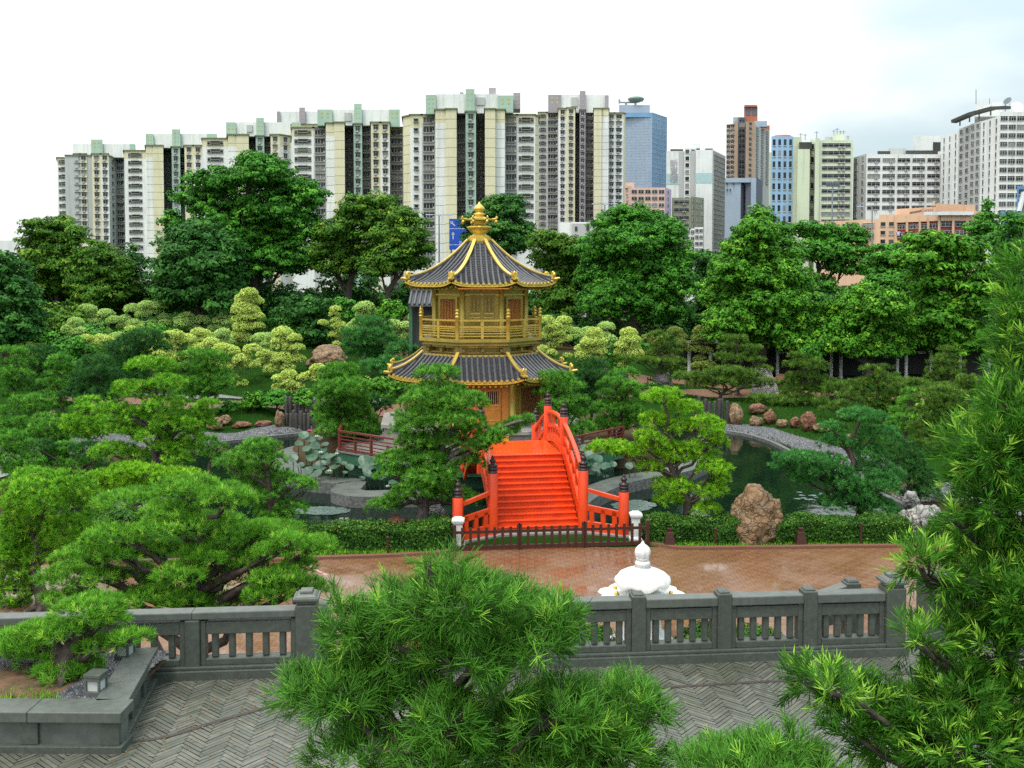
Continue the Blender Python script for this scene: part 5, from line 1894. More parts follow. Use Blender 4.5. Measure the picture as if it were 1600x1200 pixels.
# ---- fourth block
b = Bld('apartment_block', 'fourth apartment block with pale green roof towers left of the tallest block', 'apartment block', 545, 316, HG)
b.bay(458, 321, 492, 321, 200, 'w_white', win='long', fl=13.6, vis=320, ww=5.4, topmat='w_cream', toprows=1)
b.bay(492, 321, 511, 321, 200, 'w_grey', win='w2', fl=13.6, vis=330)
b.bay(511, 314, 524, 314, 193, 'w_white', seams=True, fl=13.6, topmat='w_cream', toprows=1.4)
b.bay(524, 312, 540, 312, 192, 'w_cream', seams=True, fl=13.6)
b.bay(540, 326, 554, 326, 196, 'w_recess', win='dark', fl=13.6, vis=330)
b.bay(554, 315, 567, 315, 194, 'w_green', win='w1', fl=13.6, vis=320, ww=1.7)
b.bay(567, 322, 581, 322, 196, 'w_grey', win='w2', fl=13.6, vis=320)
b.bay(581, 315, 596, 315, 192, 'w_cream', win='w1', fl=13.6, vis=320, ww=1.8)
b.bay(596, 315, 610, 315, 192, 'w_white', win='w1', fl=13.6, vis=330, ww=1.8, topmat='w_cream', toprows=1.4)
b.bay(610, 322, 631, 322, 200, 'w_grey', win='w2', fl=13.6, vis=345, topmat='w_cream', toprows=.9)
b.box(498, 521, 171, 196, 318, 'w_green', dots=True)
b.box(521, 612, 171, 196, 319, 'w_white')
b.box(555, 567, 162, 195, 317.5, 'w_green', dots=True)
b.box(609, 626, 171, 198, 318.5, 'w_green', dots=True)
b.box(540, 551, 176, 189, 318.6, 'w_grey')
b.done()
# ---- purple topped block seen over the third/fourth
b = Bld('apartment_block', 'distant apartment block showing only its purple and white roof over the third block', 'apartment block', 465, 430, HG)
b.bay(434, 430, 500, 430, 195, 'w_cream', win='w1', cols=6, fl=10, vis=198)
b.box(435, 440, 174, 196, 430, 'w_purple', dots=True)
b.box(440, 500, 174, 196, 431, 'w_white')
b.box(470, 479, 168, 193, 429.5, 'w_purple', dots=True)
b.done()
# ---- tallest central block
b = Bld('apartment_block', 'tallest nearest apartment block rising behind the golden finial', 'apartment block', 735, 300, HG)
b.bay(631, 306, 642, 303, 181, 'w_cream', seams=True, fl=14.7)
b.bay(642, 303, 660, 303, 180, 'w_white', win='slot', fl=14.7, vis=375, ww=1.5, topmat='w_cream', toprows=1.3)
b.bay(660, 303, 681, 303, 180, 'w_grey', win='w2', fl=14.7, vis=395, topmat='w_cream', toprows=.8)
b.bay(681, 296, 697, 296, 172, 'w_white', seams=True, fl=14.7, topmat='w_cream', toprows=1.35)
b.bay(697, 294, 714, 294, 171, 'w_cream', seams=True, fl=14.7)
b.bay(714, 306, 728, 306, 177, 'w_grey', win='w2', fl=14.7, vis=345)
b.bay(728, 297, 744, 297, 175, 'w_green', win='w1', fl=14.7, vis=330, ww=1.8)
b.bay(744, 310, 758, 310, 178, 'w_recess', win='dark', fl=14.7, vis=330)
b.bay(758, 294, 774, 294, 171, 'w_cream', seams=True, fl=14.7)
b.bay(774, 296, 789, 296, 172, 'w_white', seams=True, fl=14.7, topmat='w_cream', toprows=1.35)
b.bay(789, 303, 808, 303, 180, 'w_grey', win='w2', fl=14.7, vis=350, topmat='w_cream', toprows=.8)
b.bay(808, 303, 836, 303, 180, 'w_white', win='long', fl=14.7, vis=360, ww=4.6, topmat='w_cream', toprows=.9)
b.bay(836, 303, 841, 304.5, 181, 'w_cream', seams=True, fl=14.7)
b.box(666, 682, 148, 178, 300, 'w_green', dots=True)
b.box(682, 779, 147, 177, 301, 'w_white')
b.box(728, 742, 139, 176, 299.5, 'w_green', dots=True)
b.box(778, 802, 149, 176, 300, 'w_green', dots=True)
b.box(745, 758, 152, 164, 300.6, 'w_grey')
b.box(764, 775, 137, 150, 306, 'w_purple', dots=True)
b.box(802, 813, 145, 170, 307, 'w_purple', dots=True)
b.box(719, 725, 144, 150, 304, 'w_purple')
b.done()
# ---- purple block on the right
b = Bld('apartment_block', 'apartment block with mauve central stack and mauve roof panels right of the tallest block', 'apartment block', 905, 410, HG)
b.bay(841, 412, 854, 412, 176, 'w_grey', win='long', fl=10.4, vis=385, topmat='w_cream', toprows=1)
b.bay(854, 412, 872, 412, 176, 'w_grey', win='w2', fl=10.4, vis=385, topmat='w_cream', toprows=1)
b.bay(872, 405, 885, 405, 170, 'w_white', win='w1', fl=10.4, vis=385, ww=1.9, topmat='w_cream', toprows=1.2)
b.bay(885, 404, 898, 404, 169, 'w_cream', win='w1', fl=10.4, vis=360, ww=1.9)
b.bay(898, 418, 905, 418, 174, 'w_recess', win='dark', fl=10.4, vis=345)
b.bay(905, 406, 914, 406, 172, 'w_purple', win='w1', fl=10.4, vis=345, ww=1.6)
b.bay(914, 412, 927, 412, 174, 'w_purple', win='w2', fl=10.4, vis=345)
b.bay(927, 404, 939, 404, 170, 'w_cream', seams=True, fl=10.4)
b.bay(939, 405, 950, 405, 170, 'w_white', seams=True, fl=10.4, topmat='w_cream', toprows=1.2)
b.bay(950, 411, 959, 411, 177, 'w_white', win='w1', fl=10.4, vis=330, ww=2.0, topmat='w_cream', toprows=.9)
b.bay(959, 411, 973, 411, 177, 'w_white', win='w1', fl=10.4, vis=330, ww=2.6, topmat='w_cream', toprows=.9)
b.bay(973, 411, 976, 414, 177, 'w_cream', fl=10.4)
b.box(868, 949, 148, 176, 411, 'w_white')
b.box(856, 876, 148, 176, 410, 'w_purple', dots=True)
b.box(905, 914, 142, 174, 409.5, 'w_purple', dots=True)
b.box(944, 950, 149, 173, 410, 'w_purple')
b.box(892, 902, 152, 166, 410.5, 'w_grey')
b.bay(812, 418, 842, 418, 184, 'w_cream', fl=10.4)
b.done()
# ---- grey lift box beside it
b = Bld('plant_room', 'small blank grey building with two dark openings over the trees right of the pavilion', 'building', 908, 200)
b.bay(893, 200, 920, 200, 349, 'w_grey', depth=8, cap=False)
b.bay(920, 200, 928, 206, 347, 'w_white', depth=6, cap=False)
b.box(898, 902, 354, 361, 199.9, 'w_dark', depth=.3, name='opening')
b.box(916, 921, 349, 360, 199.8, 'w_dark', depth=.4, name='opening')
b.done()

# ---- glass office tower with roof dish
b = Bld('office_tower', 'blue glass office tower with a white radar dish on its roof', 'office tower', 1010, 520)
def curtain(b, px0, Y0, px1, Y1, top, mat, nv, nh, linemat, depth=20, bot=330, vw=.35):
    o = b.bay(px0, Y0, px1, Y1, top, mat, depth=depth, cap=False, name='glass_face')
    A, B = at(px0, HOR, Y0), at(px1, HOR, Y1)
    zt = at((px0 + px1) / 2, top, min(Y0, Y1)).z
    zb = at((px0 + px1) / 2, bot, min(Y0, Y1)).z
    d = (B - A)
    ang = math.atan2(d.y, d.x)
    nrm = Vector((d.y, -d.x, 0)).normalized()
    m = MB()
    for i in range(nv + 1):
        p = A.lerp(B, i / nv) + nrm * 0.05
        m.box((p.x, p.y, (zt + zb) / 2), (vw, 0.3, zt - zb), ang)
    for i in range(nh + 1):
        p = A.lerp(B, .5) + nrm * 0.03
        m.box((p.x, p.y, zb + (zt - zb) * i / nh), (d.length, 0.2, 0.25), ang)
    m.build('mullions', linemat, b.t)
curtain(b, 973, 522, 1017, 520, 183, 'curtain_steel', 22, 34, 'w_bluegrey')
curtain(b, 1017, 519.9, 1040, 536, 176, 'curtain_blue', 9, 20, 'curtain_steel', depth=14)
b.bay(966, 528, 1014, 528, 164, 'w_bluegrey', depth=14, cap=False, name='roof_block')
b.bay(970, 519.7, 1017, 519.7, 176, 'curtain_blue', depth=3, cap=False, name='roof_band', basey=183)
b.done()
p = at(990, 158, 530)
t = thing('roof_dish', 'pale green dish antenna on a long arm on top of the glass office tower', 'antenna', p)
m = MB()
m.lathe([(0.1, -1.0), (2.4, -0.9), (4.2, 0.2), (4.4, 0.9), (3.2, 1.6), (1.2, 2.1), (0.1, 2.2)], (p.x + 1.2, p.y, p.z + 0.4), 20)
m.build('dish', 'dish_green', t)
m = MB()
m.tube([(p.x - 7.5, p.y, p.z - .6), (p.x + 1, p.y, p.z - .7), (p.x + 5, p.y, p.z + .4)], 0.5, 8)
m.tube([(p.x - 7.5, p.y, p.z - 1.2), (p.x - 7.5, p.y, p.z + .9)], 0.5, 8)
m.tube([(p.x - 4, p.y, p.z - .6), (p.x - 4, p.y, p.z - 2.4)], 0.6, 8)
m.tube([(p.x + 1, p.y, p.z - .6), (p.x + 1, p.y, p.z - 2.4)], 0.6, 8)
m.build('arm', 'metal_grey', t)

# ---- pale slab with mural and green glass side
b = Bld('factory_building', 'pale slab factory tower with faded painted sign and green window end wall', 'factory building', 1085, 420)
b.bay(1040, 424, 1068, 424, 236, 'w_white', cap=False)
b.bay(1068, 422, 1086, 422, 231, 'w_white', win='tiny', cols=2, fl=10.5, vis=345, ww=1.6, wh=1.7, cap=False)
b.bay(1086, 418, 1112, 418, 234, 'w_white', cap=False)
b.bay(1112, 418, 1132, 440, 234, 'w_grey', win='glassband', fl=7.6, vis=390, wh=1.9, cap=False)
b.box(1074, 1092, 224, 232, 424, 'w_white')
b.box(1046, 1066, 233, 236, 428, 'w_dark')
b.box(1100, 1112, 232, 235, 422, 'w_dark')
b.box(1086.3, 1111.5, 270, 286, 417.9, 'mural_teal', depth=.3, name='painted_sign')
b.box(1040.5, 1064, 271, 288, 423.9, 'mural_teal', depth=.3, name='painted_sign')
b.done()
MURAL = (b.t, 1052, 424)
# ---- brown residential tower
b = Bld('apartment_tower', 'slim brown apartment tower topped by a terracotta penthouse', 'apartment tower', 1165, 560)
b.bay(1133, 566, 1146, 563, 193, 'w_brown', win='w1', fl=8, vis=280, ww=2.4, cols=2, cap=False)
b.bay(1146, 563, 1151, 563, 189, 'w_brown', cap=False)
b.bay(1151, 568, 1163, 568, 183, 'w_slate', win='plain', fl=8, vis=280, ww=3.4, cap=False)
b.bay(1163, 560, 1177, 560, 190, 'w_brown', win='w1', fl=8, vis=280, ww=1.6, cap=False)
b.bay(1177, 560, 1200, 580, 196, 'w_grey', win='dark', fl=8, vis=285, cols=3, ww=4.2, cap=False)
b.box(1160, 1181, 166, 190, 572, 'w_terracotta', depth=8, name='penthouse')
b.box(1163, 1170, 168, 180, 571.8, 'w_slate', depth=.3, name='panel')
b.box(1173, 1180, 168, 180, 571.8, 'w_slate', depth=.3, name='panel')
b.box(1143, 1163, 183, 194, 570, 'w_bluegrey', depth=5)
b.box(1176, 1196, 189, 198, 568, 'w_bluegrey', depth=5)
b.box(1190, 1200, 196, 206, 586, 'w_terracotta', depth=5)
b.box(1160.5, 1180, 164, 167, 571, 'w_terracotta', depth=9)
b.done()
# ---- slate blue box building
b = Bld('warehouse', 'plain blue grey box building below the slim brown tower', 'warehouse', 1160, 380)
b.bay(1132, 382, 1156, 382, 278, 'w_bluegrey', depth=25, cap=False)
b.bay(1156, 382, 1172, 390, 284, 'w_slate', win='tiny', fl=12, vis=390, ww=1.2, wh=1.4, cap=False)
b.bay(1172, 381, 1180, 381, 278, 'w_bluegrey', depth=4, cap=False)
b.bay(1180, 381, 1190, 390, 278, 'w_slate', depth=4, cap=False)
b.bay(1132, 381.5, 1180, 381.5, 278, 'w_bluegrey', depth=3, cap=False, name='roof_band', basey=285)
for k, (x, y) in enumerate(((1135, 287), (1145, 287), (1135, 296), (1140, 296))):
    b.box(x - 1, x + 1, y - 1, y + 1.5, 381.3, 'w_dark', depth=.5, name='vent')
b.done()
# ---- brown cylinder roofed block behind the blue one
b = Bld('water_tank', 'round terracotta roof tank on a tower behind the sky blue building', 'tank', 1222, 470)
p = at(1222, 213, 470)
MB().lathe([(4.2, -60), (4.2, 0), (3.9, .2)], p, 20).build('drum', 'w_terracotta', b.t)
MB().lathe([(4.4, -4.2), (4.4, -3.8)], p, 20).build('band', 'w_brown', b.t)
# ---- sky blue + pale green factory
b = Bld('factory_building', 'stained sky blue factory building with small dark windows', 'factory building', 1220, 330)
b.bay(1200, 331, 1203, 331, 238, 'w_palegreen', depth=14, cap=False)
b.bay(1203, 330, 1237, 330, 213, 'w_skyblue', depth=14, win='tiny', cols=4, fl=17, vis=345, ww=0.85, wh=2.0, cap=False)
b.done()
b = Bld('factory_building', 'stained pale green factory building with rooftop aerials and long window bands', 'factory building', 1285, 322)
b.bay(1237, 329, 1250, 329, 214, 'w_palegreen', depth=14, cap=False)
b.bay(1244, 322, 1263, 322, 233, 'w_palegreen', depth=8, cap=False)
b.bay(1263, 330, 1271, 330, 218, 'w_palegreen', depth=10, win='tiny', fl=20, vis=345, ww=.9, wh=1.8, cap=False)
b.bay(1271, 321, 1278, 321, 216, 'w_palegreen', depth=10, cap=False)
b.bay(1278, 322, 1330, 322, 219, 'w_palegreen', depth=20, win='bandac', fl=11.8, vis=345, ww=9.2, wh=1.35, r0=.65, cap=False)
b.box(1246, 1266, 222, 233, 326, 'w_dark', depth=4)
b.box(1300, 1316, 210, 220, 328, 'w_palegreen', depth=6)
b.box(1286, 1298, 214, 220, 330, 'w_grey', depth=5)
m = MB()
for x, y0, y1 in ((1251, 218, 208), (1258, 219, 209), (1276, 216, 205), (1303, 212, 203), (1308, 211, 200), (1313, 211, 204), (1318, 214, 204), (1325, 219, 212)):
    a, c = at(x, y0, 330), at(x, y1, 330)
    m.tube([a, c], 0.12, 5)
    m.bx(c.x - .7, c.x + .7, c.y - .06, c.y + .06, c.z - .5, c.z - .35)
m.build('aerials', 'metal_grey', b.t)
b.done()
# ---- white factory with window grid
b = Bld('factory_building', 'white factory building with a grid of windows and hanging air conditioners', 'factory building', 1400, 315)
b.bay(1331, 326, 1351, 315, 240, 'w_grey', depth=12, win='plain', cols=2, fl=12.4, vis=335, ww=1.9, wh=1.5, cap=False)
b.bay(1351, 315, 1467, 315, 241, 'w_white', depth=26, win='bandac', cols=5, fl=12.2, vis=335, ww=3.9, wh=1.35, r0=.75, cap=False)
b.box(1368, 1388, 236, 242, 318, 'w_dark', depth=8)
b.box(1385, 1412, 232, 242, 322, 'w_grey', depth=8)
b.box(1412, 1462, 235, 242, 320, 'w_dark', depth=8)
b.done()
b = Bld('factory_building', 'pale grey stair tower seen above the white factory roof', 'factory building', 1445, 365)
b.bay(1423, 365, 1466, 365, 212, 'w_white', depth=14, cap=False)
b.box(1454, 1466, 222, 236, 364.9, 'w_dark', depth=.5, name='opening')
b.done()
# ---- big grey white building at right
b = Bld('factory_building', 'tall grey white factory building with roof tank and dish at the right edge', 'factory building', 1530, 280)
b.bay(1467, 312, 1494, 300, 205, 'w_white', depth=12, win='tiny', cols=3, fl=12.6, vis=330, ww=.6, wh=1.4, cap=False)
b.bay(1494, 300, 1512, 292, 195, 'w_grey', depth=12, win='plain', cols=2, fl=12.6, vis=330, ww=2.0, wh=1.5, cap=False)
b.bay(1512, 292, 1528, 286, 189, 'w_grey', depth=12, win='plain', cols=2, fl=12.6, vis=330, ww=1.8, wh=1.4, cap=False)
b.bay(1528, 286, 1557, 276, 181, 'w_white', depth=12, win='tiny', cols=3, fl=13, vis=330, ww=.6, wh=1.4, cap=False)
b.bay(1557, 276, 1660, 276, 175, 'w_white', depth=30, win='band', cols=8, fl=13.2, vis=340, ww=1.9, wh=1.4, r0=.75, cap=False)
b.box(1518, 1560, 160, 182, 300, 'w_white', depth=12)
m = MB()
for x0, y0, x1, y1 in ((1490, 190, 1518, 178), (1518, 178, 1552, 169), (1552, 169, 1575, 168)):
    m.beam(at(x0, y0, 296), at(x1, y1, 290), 2.0, 0.9)
for x, y in ((1500, 188), (1515, 182), (1530, 178), (1548, 172)):
    a = at(x, y, 293)
    m.bx(a.x - .15, a.x + .15, a.y - .15, a.y + .15, a.z - 1.6, a.z)
m.build('roof_canopy', 'w_dark', b.t)
p = at(1588, 172, 296)
MB().lathe([(1.9, -2.0), (1.9, 1.2), (1.2, 2.0), (0.1, 2.3)], p, 18).build('tank', 'w_white', b.t)
p = at(1571, 158, 294)
m = MB().lathe([(0.05, 0), (.8, .15), (1.5, .6)], (0, 0, 0), 16)
m.v = [tuple(p + Vector((q[0] * .8 + q[2] * .5, -q[2], q[1] * .6 + q[0] * .3))) for q in m.v]
m.tube([p, (p.x, p.y, p.z - 3)], .15, 6)
m.build('dish', 'metal_grey', b.t)
m = MB()
for x, y0, y1 in ((1525, 162, 140), (1546, 162, 154), (1578, 172, 162)):
    m.tube([at(x, y0, 300), at(x, y1, 300)], .12, 5)
m.build('mast', 'metal_grey', b.t)
b.done()
# ---- pink block, olive block, small white block
b = Bld('factory_building', 'pink factory building with lilac end wall above the round crowned tree', 'factory building', 1010, 330)
b.bay(975, 338, 985, 332, 289, 'w_pink', depth=10, win='plain', fl=10, vis=335, ww=1.4, wh=1.2, cap=False)
b.bay(985, 330, 1038, 330, 293, 'w_pink', depth=16, win='plain', cols=5, fl=10.5, vis=345, ww=1.8, wh=1.25, r0=.6, cap=False)
b.bay(1038, 330, 1048, 338, 293, 'w_lilac', depth=10, win='tiny', fl=10.5, vis=345, ww=1.2, wh=.9, cap=False)
b.box(976, 990, 285, 294, 335, 'w_pink', depth=6)
b.done()
b = Bld('factory_building', 'stained olive green factory block beside the pink building', 'factory building', 1075, 340)
b.bay(1049, 341, 1079, 341, 309, 'w_olive', depth=16, win='bandac', cols=1, fl=12, vis=370, ww=5.2, wh=1.3, cap=False)
b.bay(1079, 341, 1099, 348, 307, 'w_olive', depth=16, win='plain', cols=3, fl=10, vis=370, ww=1.1, wh=1.2, cap=False)
b.done()
b = Bld('apartment_block', 'small white balconied apartment block low among the tree tops', 'apartment block', 1084, 250)
b.bay(1071, 250, 1085, 250, 357, 'w_white', depth=10, win='plain', cols=2, fl=10, vis=420, ww=.8, wh=.9, cap=False)
b.bay(1085, 249, 1098, 249, 355, 'w_white', depth=10, win='plain', cols=2, fl=10, vis=420, ww=.8, wh=.9, cap=False)
b.done()
# ---- orange shopping block
b = Bld('factory_building', 'low orange factory building with red window bays and painted characters', 'factory building', 1400, 205)
b.bay(1278, 215, 1372, 204, 342, 'w_orange', depth=14, cap=False, win='band', cols=3, fl=16, vis=375, ww=2.6, wh=1.1, r0=.6)
b.bay(1372, 204, 1398, 203, 335, 'w_orange', depth=14, cap=False, win='tiny', cols=2, fl=13.5, vis=425, ww=.9, wh=.8, r0=1.1)
b.bay(1398, 203, 1467, 196, 336, 'w_red', depth=14, cap=False, win='band', cols=4, fl=13.5, vis=385, ww=1.9, wh=1.0, r0=1.2)
b.bay(1467, 196, 1512, 196, 334, 'w_red', depth=14, cap=False, win='band', cols=2, fl=13.5, vis=385, ww=2.3, wh=1.0, r0=1.2)
for x, Yv in ((1399, 202.8), (1416, 201), (1436, 199), (1449, 197.6), (1466, 195.9), (1488, 195.8), (1510, 195.8)):
    b.box(x - 2, x + 2, 336, 425, Yv - .4, 'w_orange', depth=.8, name='pier')
b.bay(1398, 202.5, 1467, 195.5, 332, 'w_orange', depth=1.0, cap=False, name='parapet', basey=345)
b.bay(1467, 195.5, 1530, 195.5, 330, 'w_orange', depth=1.0, cap=False, name='parapet', basey=345)
b.bay(1512, 196, 1530, 196, 334, 'w_orange', depth=12, cap=False)
b.bay(1398, 206, 1460, 199, 323, 'w_orange', depth=2, cap=False, name='roof_screen', basey=337)
b.bay(1460, 199, 1522, 203, 318, 'w_orange', depth=2, cap=False, name='roof_screen', basey=337)
b.box(1455, 1459, 314, 322, 199.2, 'w_orange', depth=1.2)
b.box(1400, 1414, 362, 368, 202.2, 'sign_white', depth=.2, name='banner')
b.box(1421, 1435, 362, 368, 200.2, 'sign_white', depth=.2, name='banner')
b.box(1398, 1436, 376, 380, 198.6, 'awning_yellow', depth=.6, name='awning')
b.box(1470, 1512, 372, 376, 195.0, 'awning_yellow', depth=.6, name='awning')
b.box(1442, 1520, 331, 336, 194.8, 'w_white', depth=.6, name='canopy')
ORANGE = b
b.done()
b = Bld('factory_building', 'bright blue low building at the right edge above the trees', 'factory building', 1590, 170)
b.bay(1562, 172, 1588, 172, 330, 'w_blue', depth=8, cap=False)
b.bay(1586, 171, 1640, 171, 291, 'w_blue', depth=10, win='tiny', cols=4, fl=16, vis=340, ww=.8, wh=.9, cap=False)
p0, p1 = at(1592, 330, 170.6), at(1599, 300, 170.6)
MB().beam(p0, p1, 1.0, .4).build('pipe', 'w_white', b.t)
b.done()
b = Bld('overpass', 'white far overpass edge at the left edge of the photo', 'overpass', 5, 190)
b.bay(-70, 190, 30, 190, 376, 'w_white', depth=6, cap=False, basey=396)
b.bay(-70, 189, 22, 189, 396, 'w_dark', depth=6, cap=False, basey=404)
b.done()

# writing on walls and the road sign
FONT = None
def text(s, p, size, mat, parent, name='lettering', rz=0.0, extr=0.02):
    c = bpy.data.curves.new(name, 'FONT')
    c.body = s
    c.size = size
    c.extrude = extr
    c.align_x = 'CENTER'
    c.align_y = 'CENTER'
    o = bpy.data.objects.new(name, c)
    COL.objects.link(o)
    o.rotation_euler = (R(90), 0, rz)
    c.materials.append(MATS[mat])
    o.parent = parent
    o.location = Vector(p) - root_loc(parent)
    dg = bpy.context.evaluated_depsgraph_get()
    me_ = bpy.data.meshes.new_from_object(o.evaluated_get(dg))
    r = bpy.data.objects.new(name, me_)
    COL.objects.link(r)
    r.parent = parent
    r.location, r.rotation_euler = o.location, o.rotation_euler
    bpy.data.objects.remove(o, do_unlink=True)
    return r
for i, ch in enumerate('利森'):
    q = at(1358.5, 361 + 13 * i, 204.9)
    text(ch, (q.x, q.y, q.z), 1.6, 'sign_ink', ORANGE.t, rz=math.atan2(-11, 12.8) * 0 - R(35))
q = at(1452, 330, 199.2)
text('Centre', at(1449, 328.5, 199.3), 0.8, 'sign_ink', ORANGE.t, rz=-R(38))
for k in range(9):
    q = at(1422 + 2.1 * k, 333 - .4 * k, 201.2 - .18 * k)
    MB().box(q, (.17, .1, .42), -R(38)).build('worn_letter', 'sign_ink', ORANGE.t)
text('C & M', at(1407, 365, 202.0), 0.7, 'sign_blue', ORANGE.t)
for k in range(7):
    q = at(1423.5 + 1.6 * k, 365, 200.0)
    MB().box(q, (.12, .05, .2 if k % 3 else .28)).build('worn_letter', 'sign_blue', ORANGE.t)
for i, ch in enumerate('新寶樓'):
    q = at(1053, 256 + 12 * i, 423.7)
    text(ch, q, 3.6, 'mural_ink', MURAL[0])

sg = at(724, 366, 130)
t = thing('road_sign', 'large blue overhead road sign partly hidden by the golden finial', 'road sign', (sg.x, sg.y, 0.4))
k = 130 / FPX
m = MB().bx(sg.x - 22 * k, sg.x + 24 * k, sg.y, sg.y + .12, sg.z - 24 * k, sg.z + 24 * k)
m.build('panel', 'sign_blue', t, bevel=.01)
m = MB()
for a, b2, c_, d_ in ((-22, 24, -8.8, -8.2), (-22, 24, 16.2, 16.8)):
    m.bx(sg.x + a * k, sg.x + b2 * k, sg.y - .03, sg.y, sg.z - d_ * k, sg.z - c_ * k)
m.build('lines', 'sign_white', t)
m = MB()
def arrow(cx, cy, s, diag):
    c = Vector((sg.x + cx * k, sg.y - .03, sg.z - cy * k))
    u = Vector((-.7, 0, .7)) if diag else Vector((0, 0, 1))
    v = Vector((u.z, 0, -u.x))
    w_ = .05
    a = c - u * s * k; e = c + u * s * k
    m.add([a - v * w_, a + v * w_, e + v * w_, e - v * w_], [(0, 1, 2, 3)])
    m.add([e + u * .12, e - u * .2 - v * .22, e - u * .2 + v * .22], [(0, 1, 2)])
arrow(-16, -16, 4.5, True)
arrow(-16, 3, 5, False)
m.build('arrows', 'sign_white', t)
text('Hing T   St', at(730, 374, 129.9), .30, 'sign_white', t)
text('巨用里', at(726, 380, 129.9), .50, 'sign_white', t)
m = MB()
for s in (-1.6, 1.6):
    m.tube([(sg.x + s, sg.y + .25, 0.4), (sg.x + s, sg.y + .25, sg.z + 1.5)], .11, 8)
m.build('poles', 'metal_grey', t)

def lamp(px, ybase, ytop, Y, arms, lb, heads=None):
    p = at(px, ytop, Y)
    t = thing('street_lamp', lb, 'street lamp', (p.x, p.y, 0.3), 'street lamps over the trees')
    MB().tube([(p.x, p.y, 0.3), (p.x, p.y, p.z)], [.16, .09], 8).build('pole', 'metal_grey', t)
    for sgn, ln in arms:
        m = MB().tube([(p.x, p.y, p.z), (p.x + sgn * ln * .5, p.y, p.z + .15), (p.x + sgn * ln, p.y, p.z + .12)], .05, 6)
        m.build('arm', 'metal_grey', t)
        m = MB().box((p.x + sgn * (ln + .3), p.y, p.z + .12), (1.0, .3, .14), 0, 0, .8)
        m.build('lamp_head', 'w_bluegrey', t, bevel=.03)
lamp(1363, 400, 324, 140, [(-1, 1.3)], 'tall grey street lamp with one arm in front of the orange building')
lamp(945, 350, 320, 135, [(-1, 1.0), (1, 1.0)], 'street lamp with two arms in front of the mauve stacked block')
lamp(686, 380, 337, 130, [(-1, 1.0), (1, 1.0)], 'street lamp with two arms left of the blue road sign')
p = at(1301, 284, 150)
t = thing('floodlight_mast', 'tall floodlight mast with a row of lamps before the pale green factory', 'floodlight mast', (p.x, p.y, .3))
MB().tube([(p.x, p.y, .3), (p.x, p.y, p.z)], [.2, .11], 8).build('pole', 'metal_grey', t)
m = MB().bx(p.x - 1.0, p.x + 1.0, p.y - .05, p.y + .05, p.z - .75, p.z - .62)
m.bx(p.x - 1.0, p.x + 1.0, p.y - .05, p.y + .05, p.z - .2, p.z - .1)
m.build('crossbar', 'metal_grey', t)
for i in range(5):
    x = p.x - .85 + .42 * i
    MB().box((x, p.y - .15, p.z - .42), (.28, .2, .42), 0).build('floodlight', 'w_slate', t)
m = MB()
for s in (-1, 1):
    m.box((p.x + s * 1.5, p.y, p.z - .62), (1.0, .25, .12))
    m.tube([(p.x, p.y, p.z - 1.4), (p.x + s * 1.0, p.y, p.z - 1.1)], .05, 6)
    m.box((p.x + s * 1.0, p.y, p.z - 1.1), (.5, .2, .1))
m.build('lamp_head', 'w_bluegrey', t)

# ------------------------------------------------------------------ garden buildings at the back
# long low gallery with white pillars under the trees at right
gy = 86.0
def gz(x): return hz(x, gy)
x0, x1 = at(1068, 560, gy).x, at(1640, 560, gy).x
t = thing('garden_gallery', 'long low dark gallery with white pillars under the trees at right', 'gallery', (x0, gy, 0.2))
MB().bx(x0, x1, gy + 2.6, gy + 3.0, 0, 3.2).build('back_wall', 'w_dark', t)
MB().bx(x0, x1, gy - .2, gy + 3.2, -.2, 0.28).build('floor', 'w_dark', t)
m = MB()
m.beam((x0 - .5, gy + 1.4, 3.25), (x1 + .5, gy + 1.4, 3.25), 4.4, .18)
m.beam((x0 - .5, gy - .3, 2.95), (x1 + .5, gy - .3, 2.95), .25, .35)
m.build('roof', 'w_dark', t)
MB().beam((x0 - .5, gy - .86, 3.36), (x1 + .5, gy - .86, 3.36), .2, .05).build('eave', 'w_dark', t)
for px in (1077, 1110, 1215, 1299, 1314, 1350, 1402, 1416, 1454, 1500, 1545):
    xx = at(px, 560, gy).x
    MB().lathe([(.2, 0), (.2, .15), (.15, .2), (.15, 2.3), (.2, 2.35), (.2, 2.55)], (xx, gy, .25), 12).build('pillar', 'white_stone', t)
for px in (1222, 1236, 1376, 1446, 1290):
    xx = at(px, 548, gy + 1.8).x
    MB().bx(xx - .35, xx + .35, gy + 2.5, gy + 2.6, 2.2, 2.45).build('window_strip', 'white_stone', t)
# grey tiled roof behind the pavilion, left side
p = at(661, 505, 72)
v0 = hz(p.x, p.y)
zt, zb = at(661, 455, 72).z, at(661, 477, 71).z
t = thing('garden_hall', 'small grey tiled hall behind the left side of the golden pavilion', 'hall', (p.x, p.y, v0))
MB().bx(p.x - .9, p.x + 3.2, p.y, p.y + 2, v0 - .3, zb).build('wall', 'w_dark', t)
m = MB()
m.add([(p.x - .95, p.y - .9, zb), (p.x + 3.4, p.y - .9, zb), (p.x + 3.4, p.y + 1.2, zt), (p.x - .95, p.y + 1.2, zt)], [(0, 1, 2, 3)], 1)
for i in range(13):
    x = p.x - .9 + .36 * i
    m.tube([(x, p.y - .92, zb + .06), (x, p.y + 1.2, zt + .04)], .09, 7, 0)
m.beam((p.x - 1.0, p.y + 1.2, zt + .1), (p.x + 3.4, p.y + 1.2, zt + .1), .3, .25)
m.beam((p.x - .95, p.y - .9, zb - .05), (p.x + 3.4, p.y - .9, zb - .05), .08, .1)
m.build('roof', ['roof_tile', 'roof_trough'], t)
for dx in (-.85, 1.2):
    MB().bx(p.x + dx - .12, p.x + dx + .12, p.y - .5, p.y - .3, v0 - .2, zb).build('post', 'green_paint', t)
